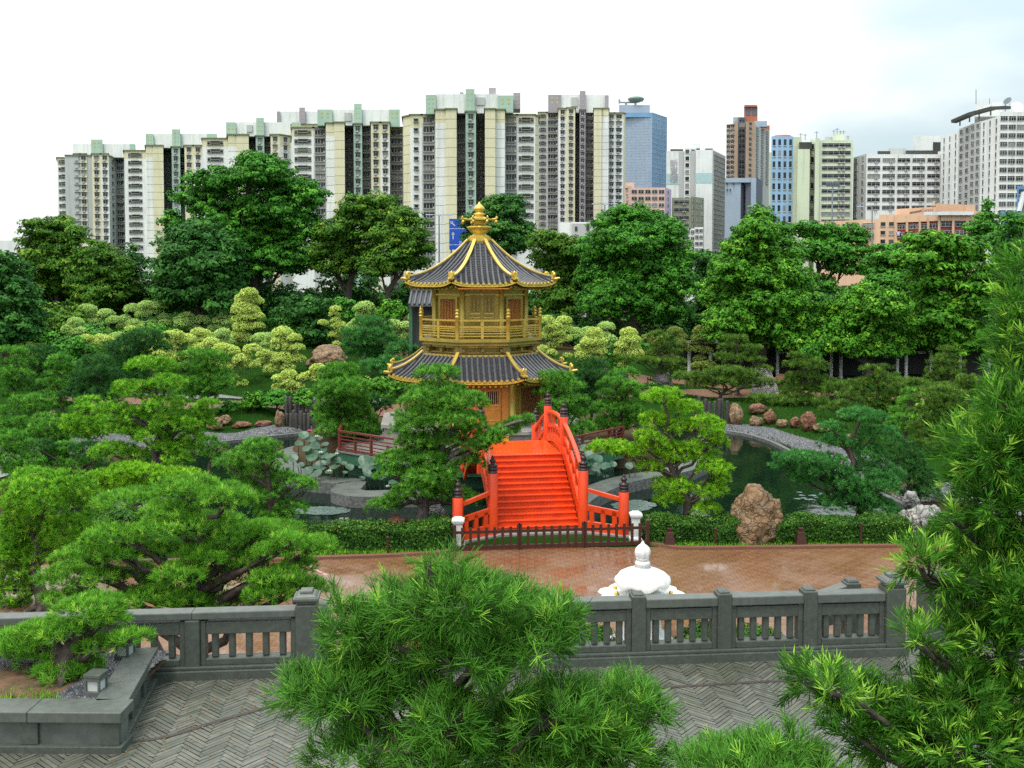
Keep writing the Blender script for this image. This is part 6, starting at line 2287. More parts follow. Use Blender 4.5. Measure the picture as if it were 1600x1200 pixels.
# teal notice board, little gate
p = at(970, 592, 66)
t = thing('notice_board', 'small plain teal notice board right of the pavilion lower roof', 'board', p)
MB().bx(p.x - .38, p.x + .38, p.y, p.y + .06, p.z + .2, p.z + .62).build('panel', 'mural_teal_dark' if 'mural_teal_dark' in MATS else 'green_paint', t)
MB().bx(p.x - .04, p.x + .04, p.y + .06, p.y + .12, hz(p.x, p.y) - .1, p.z + .3).build('post', 'brown_wood', t)
a, b2 = at(1012, 600, 76), at(1040, 600, 76)
t = thing('picket_fence', 'short dark picket gate on the far brick path behind the black leaning rock', 'fence', (a.x, a.y, hz(a.x, a.y)))
m = MB()
z = hz(a.x, a.y)
m.beam((a.x, a.y, z + .75), (b2.x, b2.y, z + .75), .05, .09)
m.beam((a.x, a.y, z + .2), (b2.x, b2.y, z + .2), .05, .09)
m.build('rails', 'brown_wood', t)
m = MB()
for i in range(8):
    q = a.lerp(b2, i / 7)
    m.box((q.x, q.y - .04, z + .5), (.07, .04, .95))
m.build('pickets', 'brown_wood', t)
# ------------------------------------------------------------------ foliage generators
def unit(a):
    return a / np.maximum(np.linalg.norm(a, axis=-1, keepdims=True), 1e-9)
def sphere_dirs(r, n):
    return unit(r.normal(size=(n, 3)))
def tufts(r, c, rad, sp, nleaf, Ln, W, cone=(0.35, 1.25), up=0.35, cut=-0.35, stem=0.3, young=0.12, lump=0.12, inner=0.3, bias=0.0, needle=True):
    """leaf tufts over the upper shell of an ellipsoid pad; returns quads (n,4,3) and tints"""
    rad = tuple(max(q * 0.8, q - Ln * (0.10 + 0.12 * stem)) for q in rad)
    a, b, h = rad
    area = 4 * math.pi * ((a * b) ** 1.6 / 3 + (a * h) ** 1.6 / 3 + (b * h) ** 1.6 / 3) ** (1 / 1.6)
    M = max(8, int(area / sp ** 2 * 1.25))
    d = sphere_dirs(r, M)
    d = d[(d[:, 2] > cut + r.normal(0, 0.12, len(d)))]
    M = len(d)
    ph = r.uniform(0, 6.28, 6)
    lp = 1 + lump * (np.sin(3.1 * d[:, 0] + ph[0]) * np.cos(2.7 * d[:, 1] + ph[1]) + 0.6 * np.sin(5.3 * d[:, 0] + 4.1 * d[:, 2] + ph[2]) + 0.5 * np.cos(6.1 * d[:, 1] + ph[3]))
    u = np.where(r.uniform(size=M) < inner, r.uniform(0.45, 0.85, M), r.uniform(0.88, 1.03, M)) * lp
    pos = c + d * np.array(rad) * u[:, None]
    nrm = unit(d / np.array(rad))
    ax = unit(nrm + np.array([0, 0, up]) + r.normal(0, 0.25, (M, 3)))
    ref = unit(r.normal(size=(M, 3)))
    e1 = unit(np.cross(ax, ref))
    e2 = np.cross(ax, e1)
    T = nleaf
    th = r.uniform(0, 6.28, (M, T))
    po = r.uniform(cone[0], cone[1], (M, T))
    dr = (np.cos(po)[..., None] * ax[:, None] + (np.sin(po) * np.cos(th))[..., None] * e1[:, None] + (np.sin(po) * np.sin(th))[..., None] * e2[:, None])
    sfrac = r.uniform(0, 1, (M, T))
    base = pos[:, None] + ax[:, None] * (sfrac * stem * Ln)[..., None]
    ln = Ln * r.uniform(0.65, 1.15, (M, T))[..., None] * (1 - 0.25 * sfrac)[..., None]
    side = unit(np.cross(dr, ax[:, None] + 0.6 * r.normal(size=(M, T, 3)))) * (W / 2)
    mid = base + dr * ln * 0.5 + np.array([0, 0, 0.0])
    tip = base + dr * ln
    if needle:                              # long parallel sided needle
        Q = np.stack([base - side * .5, base + side * .5, tip + side * .3, tip - side * .3], 2).reshape(-1, 4, 3)
    else:
        Q = np.stack([base, mid + side, tip, mid - side], 2).reshape(-1, 4, 3)
    tuft_r = r.uniform(0, 1, M)
    tint = np.clip(0.5 * tuft_r[:, None] + 0.35 * r.uniform(0, 1, (M, T)) + bias, 0, 0.84)
    yg = (r.uniform(size=M) < young)[:, None]
    tint = np.where(yg, 0.72 + 0.28 * np.maximum(r.uniform(0, 1, (M, T)), sfrac), tint)
    soft = unit(0.75 * ax[:, None] + 0.5 * dr).reshape(-1, 3)
    return Q, tint.reshape(-1), soft

def leafclumps(r, c, rad, rs, s, dens=1.0, young=0.1, cut=-0.55, flat=0.65, fill=0.2):
    """broad leaves in many small clumps spread through an uneven crown lobe"""
    rad = tuple(max(q * 0.75, q - rs * 0.12) for q in rad)
    a, b, h = rad
    area = 4 * math.pi * ((a * b) ** 1.6 / 3 + (a * h) ** 1.6 / 3 + (b * h) ** 1.6 / 3) ** (1 / 1.6)
    K = max(5, int(area / (rs * rs * 1.5)))
    d = sphere_dirs(r, K)
    d = d[d[:, 2] > cut]
    K = len(d)
    lp = r.uniform(0.72, 1.10, K)
    cc = c + d * np.array(rad) * lp[:, None]
    rr = rs * r.uniform(0.6, 1.25, K)
    n = max(10, int(dens * 4.2 * rs * rs / (s * s * 0.55)))
    dd = sphere_dirs(r, K * n).reshape(K, n, 3)
    dd[..., 2] = np.abs(dd[..., 2]) * np.where(r.uniform(size=(K, n)) < 0.8, 1, -0.5)
    uu = r.uniform(0.6, 1.05, (K, n))
    p = cc[:, None] + dd * rr[:, None, None] * np.array([1, 1, flat]) * uu[..., None]
    nr = unit(dd + np.array([0, 0, 0.5]) + 0.4 * d[:, None] + 0.55 * r.normal(size=(K, n, 3)))
    ct = np.broadcast_to(r.uniform(0, 1, K)[:, None], (K, n))
    yg = np.broadcast_to((r.uniform(size=K) < young)[:, None], (K, n))
    soft = unit(dd * np.array([1, 1, 1.3]) + 0.8 * d[:, None] + np.array([0, 0, .25])).reshape(-1, 3)
    p, nr, ct, yg = p.reshape(-1, 3), nr.reshape(-1, 3), ct.reshape(-1), yg.reshape(-1)
    if fill > 0:
        m = int(len(p) * fill)
        d2 = sphere_dirs(r, m)
        p = np.concatenate([p, c + d2 * np.array(rad) * r.uniform(0.3, 0.8, m)[:, None]])
        nr = np.concatenate([nr, unit(r.normal(size=(m, 3)) + np.array([0, 0, .4]))])
        soft = np.concatenate([soft, unit(d2 + np.array([0, 0, .2]))])
        ct = np.concatenate([ct, r.uniform(0, 1, m)])
        yg = np.concatenate([yg, np.zeros(m, bool)])
    m = len(p)
    t1 = unit(np.cross(nr, r.normal(size=(m, 3))))
    t2 = np.cross(nr, t1)
    sz = s * r.uniform(0.6, 1.3, m)[:, None]
    Q = np.stack([p - t1 * sz * .62, p + t2 * sz * .3, p + t1 * sz * .62, p - t2 * sz * .3], 1)
    tint = np.clip(0.45 * ct + 0.45 * r.uniform(0, 1, m), 0, 0.84)
    tint = np.where(yg, 0.7 + 0.3 * r.uniform(0, 1, m), tint)
    return Q, tint, soft

def crown_mesh(Qs, Ts, Ss, mat, off):
    Q = np.concatenate(Qs)
    t = np.concatenate(Ts)
    V = Q.reshape(-1, 3)
    return np_mesh('crown', V, 4, np.arange(len(V)), mat, t, off, np.concatenate(Ss))

def limb(m, a, b, r0, r1, rnd, wob=0.1, n=5, sides=7):
    a, b = Vector(a), Vector(b)
    L_ = (b - a).length
    pts, rs = [], []
    for i in range(n + 1):
        t = i / n
        p = a.lerp(b, t)
        if 0 < i < n:
            p = p + Vector((rnd.uniform(-1, 1), rnd.uniform(-1, 1), rnd.uniform(-.6, .9))) * wob * L_ * 0.5
        pts.append(p)
        rs.append(r0 + (r1 - r0) * t ** 0.8)
    m.tube(pts, rs, sides)
    return pts

SEED = [100]
def tree(name, label, cat, pads, Y, mat, foot, kind='tuft', group=None, tr=0.16, bark='bark', spread=0.35, depth=0.95, zfoot=None, lean=None, **kw):
    """pads: (px, py, rx, ry[, dY]) in photo pixels at distance Y; foot: px of the trunk base (or (px, dY))"""
    SEED[0] += 1
    r = np.random.default_rng(SEED[0])
    rnd = random.Random(SEED[0])
    s = Y / FPX
    f = at(foot, HOR, Y)
    z0 = hz(f.x, f.y) if zfoot is None else zfoot
    base = Vector((f.x, f.y, z0))
    t = thing(name, label, cat, base, group)
    P = []
    for p in pads:
        dy = p[4] if len(p) > 4 else rnd.uniform(-spread, spread) * max(q[2] for q in pads) * s
        c = at(p[0], p[1], Y + dy)
        k = (Y + dy) / FPX
        P.append((c, (p[2] * k, p[2] * k * depth, p[3] * k)))
    Qs, Ts, Ss = [], [], []
    for c, rad in P:
        if kind == 'tuft':
            Q, T, S_ = tufts(r, np.array(c), rad, **kw)
        else:
            Q, T, S_ = leafclumps(r, np.array(c), rad, **kw)
        Qs.append(Q)
        Ts.append(T)
        Ss.append(S_)
    off = base
    cr = bpy.data.objects.new('crown', crown_mesh(Qs, Ts, Ss, mat, off))
    COL.objects.link(cr)
    cr.parent = t
    # trunk with a limb to every pad
    m = MB()
    top = max(P, key=lambda q: q[0].z)
    tp = top[0] - Vector((0, 0, top[1][2] * 0.3))
    lowest = min(q[0].z - q[1][2] for q in P)
    if lowest < z0 - 0.1 and z0 - 0.1 > 0 and kind == 'tuft': print('LOW', label[:50], 'Y', Y, 'z0', round(z0, 2), 'lowest', round(lowest, 2), 'top', round(tp.z, 2))
    H = max(tp.z - z0, 0.4)
    n = 8
    path, rads = [], []
    for i in range(n + 1):
        u = i / n
        p = base.lerp(tp, u)
        z = z0 + H * u
        # lean towards nearby pads so that the trunk hides inside the crown
        near = [q for q in P if abs(q[0].z - z) < max(0.25 * H, 0.3)]
        if near and 0.15 < u < 0.95:
            cx = sum(q[0].x for q in near) / len(near)
            cy = sum(q[0].y for q in near) / len(near)
            p = Vector((p.x * 0.6 + cx * 0.4, p.y * 0.6 + cy * 0.4, z))
        if 0 < i < n:
            p += Vector((rnd.uniform(-1, 1), rnd.uniform(-1, 1), 0)) * 0.025 * H
        path.append(p)
        rads.append(tr * (1.25 if i == 0 else 1) * (1 - 0.78 * u))
    path[0] = base - Vector((0, 0, 0.3))
    m.tube(path, rads, 9)
    for k in range(5):                                  # root flare
        a = k * 1.256 + rnd.uniform(-.3, .3)
        m.tube([base + Vector((0, 0, tr * 1.2)), base + Vector((math.cos(a) * tr * 1.5, math.sin(a) * tr * 1.5, tr * 0.25)), base + Vector((math.cos(a) * tr * 3, math.sin(a) * tr * 3, -0.1))], [tr * .6, tr * .42, tr * .12], 6)
    for c, rad in P:
        dist = math.hypot(c.x - tp.x, c.y - tp.y)
        zt = min(max(c.z - 0.45 * dist - rad[2], z0 + 0.22 * H), z0 + 0.93 * H)
        i = max(0, min(n - 1, int((zt - z0) / max(H, .01) * n)))
        a = path[i].lerp(path[i + 1], ((zt - z0) / max(H, .01) * n) - i)
        e = c - Vector((0, 0, rad[2] * 0.15))
        r0 = max(tr * 0.12, min(tr * 0.42, tr * (1 - 0.78 * i / n) * 0.7))
        pts = limb(m, a, e, r0, r0 * 0.35, rnd, 0.14)
        for q in range(4):                              # twigs into the pad
            d = Vector((rnd.uniform(-1, 1), rnd.uniform(-1, 1), rnd.uniform(0.0, .7)))
            e2 = c + Vector((d.x * rad[0], d.y * rad[1], d.z * rad[2])) * 0.7
            m.tube([pts[3], pts[4].lerp(e2, .4), e2], [r0 * .35, r0 * .25, r0 * .1], 5)
    tk = m.build('trunk', bark, t)
    return t

# ---- styles
NEEDLE = dict(sp=0.13, nleaf=9, Ln=0.19, W=0.034, cone=(0.3, 1.2), up=0.45)
def st(Yd, den=1.0, Ln=1.0, **k):
    """leaf size and spacing that suit a distance: finer near the camera"""
    d = dict(sp=0.0036 * Yd / den, nleaf=22, Ln=max(0.10, 0.0046 * Yd * Ln), W=max(0.010, 0.00074 * Yd), cone=(0.15, 1.35), up=0.45, inner=0.4, lump=0.16)
    d.update(k)
    return d

# ------------------------------------------------------------------ variegated yellow cloud-pruned shrubs on the slope
YG = 'yellow variegated cloud pruned trees on the far bank'
def yel(label, pads, Y, foot, mat='leaf_yellow', ry=0.72):
    tree('cloud_pruned_shrub', label, 'topiary tree', [(a, b, c * 1.1, c * ry * 1.02) for a, b, c in pads], Y, mat, foot, group=YG, tr=0.10, bark='bark_grey', spread=0.5,
         needle=False, sp=0.095, nleaf=8, Ln=0.15, W=0.055, cone=(0.2, 1.35), up=0.2, cut=-0.2, lump=0.05, young=0.25, inner=0.25, stem=0.2)
yel('pale green cloud pruned tree highest at far left below the olive trees', [(136, 485, 13), (125, 492, 10), (146, 494, 9), (150, 508, 17), (130, 517, 14), (165, 492, 12), (179, 502, 11), (164, 519, 10)], 96, 150, 'leaf_pale')
yel('yellowish cloud pruned tree low at far left above the dark layered pine', [(42, 542, 11), (30, 558, 12), (48, 555, 8)], 81, 38)
yel('loose yellow green cloud pruned tree beside the leafy green bush at far left', [(159, 536, 18), (125, 536, 13), (142, 546, 14), (151, 559, 12), (134, 530, 10)], 80, 146)
yel('wide pale cloud pruned tree with many small domes under the dark dome tree', [(207, 484, 12), (196, 499, 9), (192, 512, 9), (229, 478, 11), (250, 479, 11), (224, 492, 11), (241, 488, 10), (209, 507, 11), (221, 510, 10), (257, 496, 9), (258, 506, 9), (237, 509, 12), (255, 515, 10)], 97, 222, 'leaf_pale')
yel('bright yellow low domed tree in front of the wide pale one', [(230, 520, 18), (198, 527, 12), (214, 524, 12), (245, 524, 11), (205, 516, 9)], 92, 218)
yel('pale green cloud pruned tree with a bare twisted stem at its right', [(292, 496, 11), (302, 502, 9), (286, 507, 12), (304, 514, 10), (321, 503, 10), (335, 515, 10), (280, 500, 8), (314, 498, 7)], 96, 322, 'leaf_pale')
yel('yellow cloud pruned tree behind the top of the big left pine', [(274, 524, 11), (262, 526, 9), (290, 532, 14), (268, 543, 11), (277, 559, 11), (295, 555, 10), (253, 555, 12), (307, 543, 9), (285, 572, 10)], 79, 278)
yel('tallest conical tower of stacked yellow clouds on the slope', [(389, 459, 12), (387, 470, 18), (401, 472, 10), (382, 485, 19), (396, 486, 10), (387, 497, 15), (403, 495, 9), (372, 500, 9), (382, 512, 16), (398, 513, 9), (375, 525, 13), (387, 530, 11), (367, 534, 12), (395, 502, 10), (404, 510, 9)], 90, 388)
yel('spreading pale yellow cloud tree at the foot of the tallest yellow tower', [(347, 546, 13), (359, 550, 14), (394, 547, 12), (377, 562, 12), (395, 571, 10), (367, 572, 12), (354, 575, 10), (365, 591, 8), (352, 587, 8), (379, 600, 8), (341, 556, 8), (385, 556, 8)], 74, 368)
yel('round topped yellow cloud tree between the yellow tower and the brown outcrop', [(442, 522, 15), (459, 529, 10), (440, 542, 14), (465, 544, 10), (434, 534, 9), (442, 562, 16), (425, 557, 10), (412, 554, 10), (467, 562, 10), (426, 577, 13), (450, 575, 10), (410, 567, 10), (455, 552, 9)], 77, 440)
yel('small bright yellow cloud tree just left of the slender green conifer', [(451, 587, 12), (450, 600, 10), (436, 605, 9), (454, 612, 9), (467, 604, 8), (475, 591, 10), (497, 577, 11), (497, 590, 10), (435, 592, 9), (486, 586, 8)], 69.5, 455)
yel('slim yellow column of clouds left of the brown outcrop top', [(524, 484, 8), (522, 491, 7), (524, 501, 7), (529, 509, 10), (532, 517, 8), (522, 524, 8), (526, 538, 6), (505, 505, 7)], 88, 525)
yel('pale yellow cloud tree directly behind the dark green umbrella pine', [(570, 481, 13), (570, 494, 13), (552, 511, 10), (560, 483, 8), (580, 488, 9), (558, 503, 8)], 86, 568, 'leaf_pale')
yel('pale yellow cloud tree touching the left side of the golden balcony', [(615, 509, 12), (634, 511, 11), (617, 522, 9), (632, 526, 8), (650, 495, 10), (651, 514, 9), (650, 527, 8), (625, 517, 8)], 80, 632, 'leaf_pale')
yel('yellow green cloud tree touching the right side of the golden balcony', [(881, 502, 11), (866, 511, 12), (854, 501, 10), (872, 521, 10), (855, 525, 10), (886, 515, 9), (866, 540, 10), (882, 530, 10), (886, 557, 7), (850, 546, 9), (873, 533, 9), (858, 515, 8), (862, 552, 8)], 78, 868)
yel('pale round headed cloud tree behind the bright yellow one right of the pavilion', [(947, 512, 12), (945, 526, 10), (952, 540, 9), (955, 530, 8), (905, 525, 13), (918, 518, 9), (900, 518, 8)], 84, 948, 'leaf_pale')
yel('bright yellow layered cloud tree right of the lower roof tip', [(929, 521, 12), (925, 536, 16), (912, 555, 12), (936, 550, 11), (916, 565, 13), (938, 535, 10), (908, 545, 9), (925, 528, 10), (933, 562, 9), (920, 546, 11)], 76, 925)
yel('bright yellow pillar of stacked domes above the teal notice board', [(982, 521, 12), (987, 532, 12), (971, 540, 9), (982, 544, 9), (970, 551, 9), (992, 553, 13), (985, 563, 10), (972, 571, 6), (978, 530, 9), (993, 543, 8), (976, 558, 8)], 76, 983)
yel('dull olive green cloud tree with a pale round top under the broad trees', [(1055, 519, 11), (1062, 537, 10), (1022, 536, 14), (1012, 529, 9), (1016, 555, 10), (1066, 527, 8), (1072, 545, 9), (1035, 530, 8)], 84, 1045, 'leaf_oliveyellow')
yel('narrow olive yellow cloud tree standing before the gallery pillars', [(1096, 517, 11), (1092, 529, 10), (1105, 535, 10), (1091, 547, 10), (1104, 549, 9), (1094, 562, 9), (1099, 573, 11), (1087, 536, 7), (1112, 526, 7), (1088, 572, 8), (1108, 570, 9)], 82, 1098, 'leaf_oliveyellow')
yel('pale yellow cloud tree between the twisted stem tree and the tallest yellow tower', [(330, 536, 11), (318, 545, 11), (340, 552, 9), (322, 560, 10), (310, 556, 9), (334, 568, 9)], 78, 325)
yel('low bright yellow cloud tree under the yellow tower and left of the dark lawn', [(330, 590, 9), (318, 580, 9), (342, 580, 8)], 73, 330)
yel('yellow green cloud tree far left of the wide pale one behind the leafy bush', [(185, 528, 12), (176, 540, 12), (192, 545, 11), (180, 556, 11)], 86, 184, 'leaf_pale')
yel('pale cloud tree squeezed between the far left leafy bush and the first pale tree', [(118, 505, 11), (108, 516, 11), (124, 520, 11), (114, 531, 12), (128, 538, 10)], 88, 117, 'leaf_pale')
yel('bright yellow cloud tree right below the wide pale tree of many domes', [(243, 528, 13), (258, 536, 12), (231, 538, 12), (246, 548, 12), (265, 525, 11), (262, 550, 11), (228, 552, 10)], 83, 247)
yel('yellow cloud tree directly below the tree with the bare twisted stem', [(310, 521, 11), (299, 531, 11), (318, 533, 10), (306, 545, 11), (320, 522, 9), (328, 527, 9)], 86, 308)
yel('pale cloud tree at the left foot of the tallest yellow tower', [(345, 524, 11), (354, 534, 11), (340, 534, 10), (350, 520, 9)], 84, 347, 'leaf_pale')
yel('pale yellow cloud tree between the tallest tower and the round topped tree', [(409, 528, 11), (418, 538, 11), (405, 541, 10), (420, 527, 9), (402, 530, 9), (414, 548, 9)], 82, 411, 'leaf_pale')
yel('pale cloud tree high on the slope left of the tallest yellow tower', [(352, 494, 10), (344, 502, 10), (358, 505, 10), (350, 512, 10)], 95, 351, 'leaf_pale')
yel('yellow flecked shrub glimpsed between the olive pines at right', [(1447, 634, 12), (1456, 640, 8), (1436, 648, 7), (1425, 655, 6)], 57, 1446)

# ------------------------------------------------------------------ garden pines and podocarps
GP = 'cloud pruned conifers round the pond'
def pine(label, pads, Y, foot, mat, name='garden_pine', den=1.0, tr=0.15, Ln=1.0, **k):
    full = k.pop('full', False)             # ball shaped crowns keep their undersides
    pads = [(q[0], q[1], q[2] * 1.06, q[3] * (0.88 + 0.16 * full)) for q in pads]
    k.setdefault('cut', -0.14 - 0.36 * full)
    kw = st(Y, den, Ln)
    sp_ = k.pop('spread', 0.5)
    zf = k.pop('zfoot', None)
    bk = k.pop('bark', 'bark')
    kw.update(k)
    return tree(name, label, 'pine tree', pads, Y, mat, foot, group=GP, tr=tr, spread=sp_, zfoot=zf, bark=bk, **kw)
# left bank, far to near
pine('dark layered pine at the far left edge above the path', [(12, 552, 26, 9), (30, 566, 22, 8), (14, 582, 28, 10), (32, 590, 22, 8), (10, 603, 26, 9), (36, 604, 22, 8), (28, 620, 24, 8)], 64, 20, 'leaf_mid')
pine('dull blue green spreading pine behind the far left layered pine', [(60, 552, 24, 12), (75, 565, 24, 11), (52, 572, 25, 12), (72, 583, 28, 12), (56, 598, 26, 12), (70, 612, 24, 10)], 69, 64, 'leaf_dark')
pine('neat tiered conifer with seven flat layers left of the blue green mass', [(94, 562, 15, 6), (86, 572, 18, 6), (104, 574, 16, 6), (94, 585, 22, 7), (84, 598, 19, 7), (102, 602, 18, 7), (88, 615, 22, 7), (104, 622, 15, 6), (84, 632, 16, 7), (98, 636, 14, 6)], 62, 95, 'leaf_mid')
pine('broad dark blue green pine between the tiered conifer and the big left pine', [(150, 566, 22, 10), (146, 582, 30, 12), (165, 594, 26, 12), (135, 600, 26, 12), (160, 612, 32, 13), (128, 616, 28, 12), (150, 628, 32, 12), (172, 622, 18, 10)], 60, 150, 'leaf_dark')
pine('leafy fresh green bush tree above the tiered conifer', [(105, 542, 32, 16), (125, 552, 26, 14), (95, 556, 26, 14), (118, 568, 26, 14)], 76, 112, 'leaf_mid', kind='leaf') if False else None
pine('large dark teal pine rising behind the top of the big left pine', [(225, 530, 34, 16), (200, 545, 34, 16), (238, 545, 26, 14), (190, 562, 30, 16), (215, 566, 32, 16), (185, 580, 26, 14), (205, 590, 28, 13)], 74, 208, 'leaf_dark')
pine('dark layered pine leaning right in front of the yellow cloud trees', [(318, 556, 28, 11), (336, 566, 20, 9), (305, 574, 26, 10), (328, 584, 32, 11), (345, 594, 24, 9), (302, 598, 26, 11), (325, 606, 30, 10), (350, 604, 18, 8), (298, 616, 22, 10), (315, 620, 24, 8)], 64, 310, 'leaf_mid')
pine('small umbrella shaped tree with round flat top at far left', [(55, 628, 26, 11), (40, 634, 14, 8), (70, 633, 16, 9), (54, 638, 24, 7)], 57, 53, 'leaf_mid', tr=0.1)
pine('bushy fresh green pine below the umbrella tree at far left', [(18, 662, 24, 12), (8, 645, 20, 10), (35, 672, 26, 12), (15, 680, 26, 12), (30, 628, 14, 7)], 52, 20, 'leaf_mid')
pine('rounded leafy pine right of the bushy far left one', [(74, 668, 26, 14), (58, 680, 22, 12), (92, 680, 22, 13), (76, 692, 30, 12), (70, 655, 16, 8)], 51, 75, 'leaf_mid')
pine('upright fresh green podocarp with visible dark stem on the left path', [(141, 627, 17, 8), (132, 640, 19, 9), (150, 643, 17, 8), (122, 656, 23, 11), (148, 659, 22, 10), (132, 671, 30, 11), (158, 673, 18, 10), (115, 668, 18, 9), (146, 682, 20, 8)], 50, 130, 'leaf_fresh', tr=0.12)
pine('low domed pine cushion above the great ball crowned pine', [(97, 705, 28, 14), (80, 710, 18, 11), (112, 708, 18, 11), (115, 726, 32, 11), (140, 724, 22, 9), (90, 722, 24, 9)], 45, 100, 'leaf_mid')
pine('layered pine cropped by the left edge above the ball crowned pine', [(20, 684, 22, 12), (8, 700, 26, 13), (32, 697, 20, 11), (22, 715, 34, 13), (45, 722, 24, 11), (10, 733, 26, 13), (38, 737, 30, 12), (55, 742, 20, 10)], 42, 18, 'leaf_mid')
pine('big bright left pine of many cloud pads standing at the pond', [(237, 572, 33, 15), (205, 612, 28, 17), (262, 600, 26, 15), (228, 604, 12, 9), (257, 634, 30, 17), (212, 650, 25, 13), (175, 642, 26, 14), (325, 633, 16, 9), (312, 646, 19, 15), (295, 662, 30, 18), (322, 662, 14, 14), (262, 660, 22, 14), (237, 684, 29, 17), (200, 673, 27, 13), (287, 702, 26, 15), (275, 720, 22, 10), (175, 706, 33, 14), (215, 714, 24, 12), (258, 700, 18, 12), (300, 686, 18, 12)], 40, 232, 'leaf_fresh', tr=0.22, zfoot=0.05, full=0.25, den=1.1)
pine('lime green low spreading conifer below the big bright left pine', [(197, 738, 30, 14), (232, 741, 28, 15), (160, 752, 27, 15), (178, 766, 28, 13), (225, 760, 32, 14), (262, 745, 24, 14), (146, 748, 16, 11), (200, 757, 26, 12), (250, 765, 24, 12), (290, 742, 22, 10)], 37, 205, 'leaf_lime', tr=0.16, zfoot=0.0)
# slender ones by the pavilion
pine('slender dark fresh green conifer left of the pavilion above the red brown railing', [(530, 581, 28, 13), (545, 592, 20, 11), (520, 596, 24, 12), (538, 606, 33, 13), (512, 611, 24, 11), (540, 622, 32, 13), (512, 638, 20, 8), (552, 634, 25, 12), (528, 648, 33, 12), (560, 653, 30, 12), (510, 655, 18, 9), (550, 670, 38, 13), (522, 672, 24, 11), (582, 672, 20, 10), (520, 620, 22, 10)], 51.5, 540, 'leaf_mid', tr=0.16, spread=0.7, full=True)
pine('small round dark pine bush right of the slender conifer', [(587, 629, 17, 12), (577, 638, 12, 9), (598, 638, 12, 9)], 56, 587, 'leaf_dark')
pine('dark umbrella pine with flat cap beside the brown outcrop', [(580, 506, 24, 11), (566, 522, 30, 10), (596, 520, 22, 9), (582, 536, 35, 12), (606, 532, 16, 8), (556, 538, 22, 10), (568, 554, 22, 12), (592, 560, 14, 9), (576, 548, 26, 10)], 76, 578, 'leaf_blue', tr=0.14)
pine('dark rounded dome shrub against the brown rocks by the golden balcony', [(631, 546, 20, 13), (620, 552, 14, 10), (642, 553, 14, 10)], 72, 631, 'leaf_blue')
pine('low dark spreading pine left of the lower roof corner', [(592, 575, 20, 8), (610, 566, 18, 8), (577, 570, 14, 7), (603, 582, 20, 8)], 70, 596, 'leaf_blue')
# centre: conifer at the left of the bridge
pine('large leaning dark green conifer covering the left side of the red bridge', [(684, 584, 32, 13), (684, 612, 42, 17), (657, 628, 30, 18), (722, 630, 36, 17), (665, 652, 40, 20), (715, 657, 42, 19), (640, 670, 25, 18), (690, 690, 32, 20), (652, 692, 28, 18), (735, 675, 28, 14), (628, 722, 36, 20), (660, 716, 34, 20), (722, 722, 28, 20), (672, 744, 40, 20), (702, 772, 36, 15), (650, 768, 32, 14), (602, 790, 26, 9), (622, 778, 20, 9), (732, 781, 22, 9), (690, 760, 30, 14), (612, 742, 22, 12),
      (762, 690, 24, 13), (778, 680, 20, 12), (792, 672, 20, 11), (812, 661, 18, 9), (825, 655, 10, 6), (745, 700, 20, 13)], 34.6, 652, 'leaf_mid', den=1.15, full=0.2, tr=0.26, bark='bark_grey', zfoot=-0.1, young=0.2)
# right of the pavilion
pine('fresh green conifer against the right wall of the pavilion behind the bridge rail', [(867, 592, 27, 13), (884, 604, 27, 13), (863, 614, 24, 12), (892, 628, 25, 13), (872, 636, 26, 14), (900, 648, 18, 11), (880, 656, 24, 12), (907, 672, 20, 12), (895, 682, 18, 9), (858, 640, 16, 12)], 48.5, 884, 'leaf_mid', tr=0.15, zfoot=0.6)
pine('dark layered conifer behind the two right hand fresh conifers', [(925, 572, 22, 12), (918, 586, 22, 11), (935, 590, 20, 10), (925, 603, 26, 12), (912, 618, 22, 11), (936, 616, 22, 11), (925, 632, 28, 12), (910, 645, 20, 10)], 57, 925, 'leaf_dark')
pine('spreading green conifer right of the pavilion above the curved railing', [(975, 587, 21, 12), (962, 602, 25, 12), (985, 606, 20, 11), (955, 618, 22, 10), (982, 620, 23, 12), (950, 638, 28, 11), (976, 640, 28, 13), (993, 652, 20, 12), (950, 663, 32, 12), (980, 664, 26, 12), (935, 672, 20, 10), (1000, 665, 12, 9)], 50.5, 972, 'leaf_mid', tr=0.15, zfoot=0.6)
pine('bright lime green cloud pruned pine standing alone right of the red bridge', [(1035, 621, 27, 14), (1066, 640, 26, 15), (1022, 657, 18, 15), (1052, 668, 26, 16), (1100, 664, 24, 16), (1113, 678, 18, 14), (1122, 692, 15, 13), (945, 700, 26, 11), (968, 703, 20, 13), (986, 707, 20, 15), (1008, 702, 18, 14), (1012, 684, 20, 13), (1057, 712, 29, 20), (1035, 696, 18, 14), (1098, 718, 25, 15), (1116, 734, 22, 16), (1126, 752, 16, 14), (1015, 730, 18, 12), (1052, 760, 29, 17), (1050, 782, 22, 12), (1098, 796, 25, 10), (1108, 768, 24, 14), (1085, 700, 18, 12)], 35.2, 1078, 'leaf_lime', tr=0.17, zfoot=0.0, den=1.15, full=0.3)
pine('blue green pine with a flat branch reaching left over the right pond', [(1345, 652, 31, 15), (1302, 670, 20, 11), (1374, 680, 30, 14), (1312, 692, 27, 12), (1355, 712, 26, 17), (1250, 716, 34, 10), (1285, 722, 34, 12), (1226, 729, 20, 9), (1252, 748, 20, 10), (1270, 735, 26, 10), (1310, 736, 22, 10), (1360, 740, 35, 20), (1320, 757, 28, 17), (1376, 762, 28, 22), (1310, 788, 30, 17), (1370, 796, 32, 18), (1340, 775, 30, 18), (1396, 745, 16, 14)], 36.4, 1348, 'leaf_blue', tr=0.18, zfoot=-0.1, den=1.1, full=0.3)
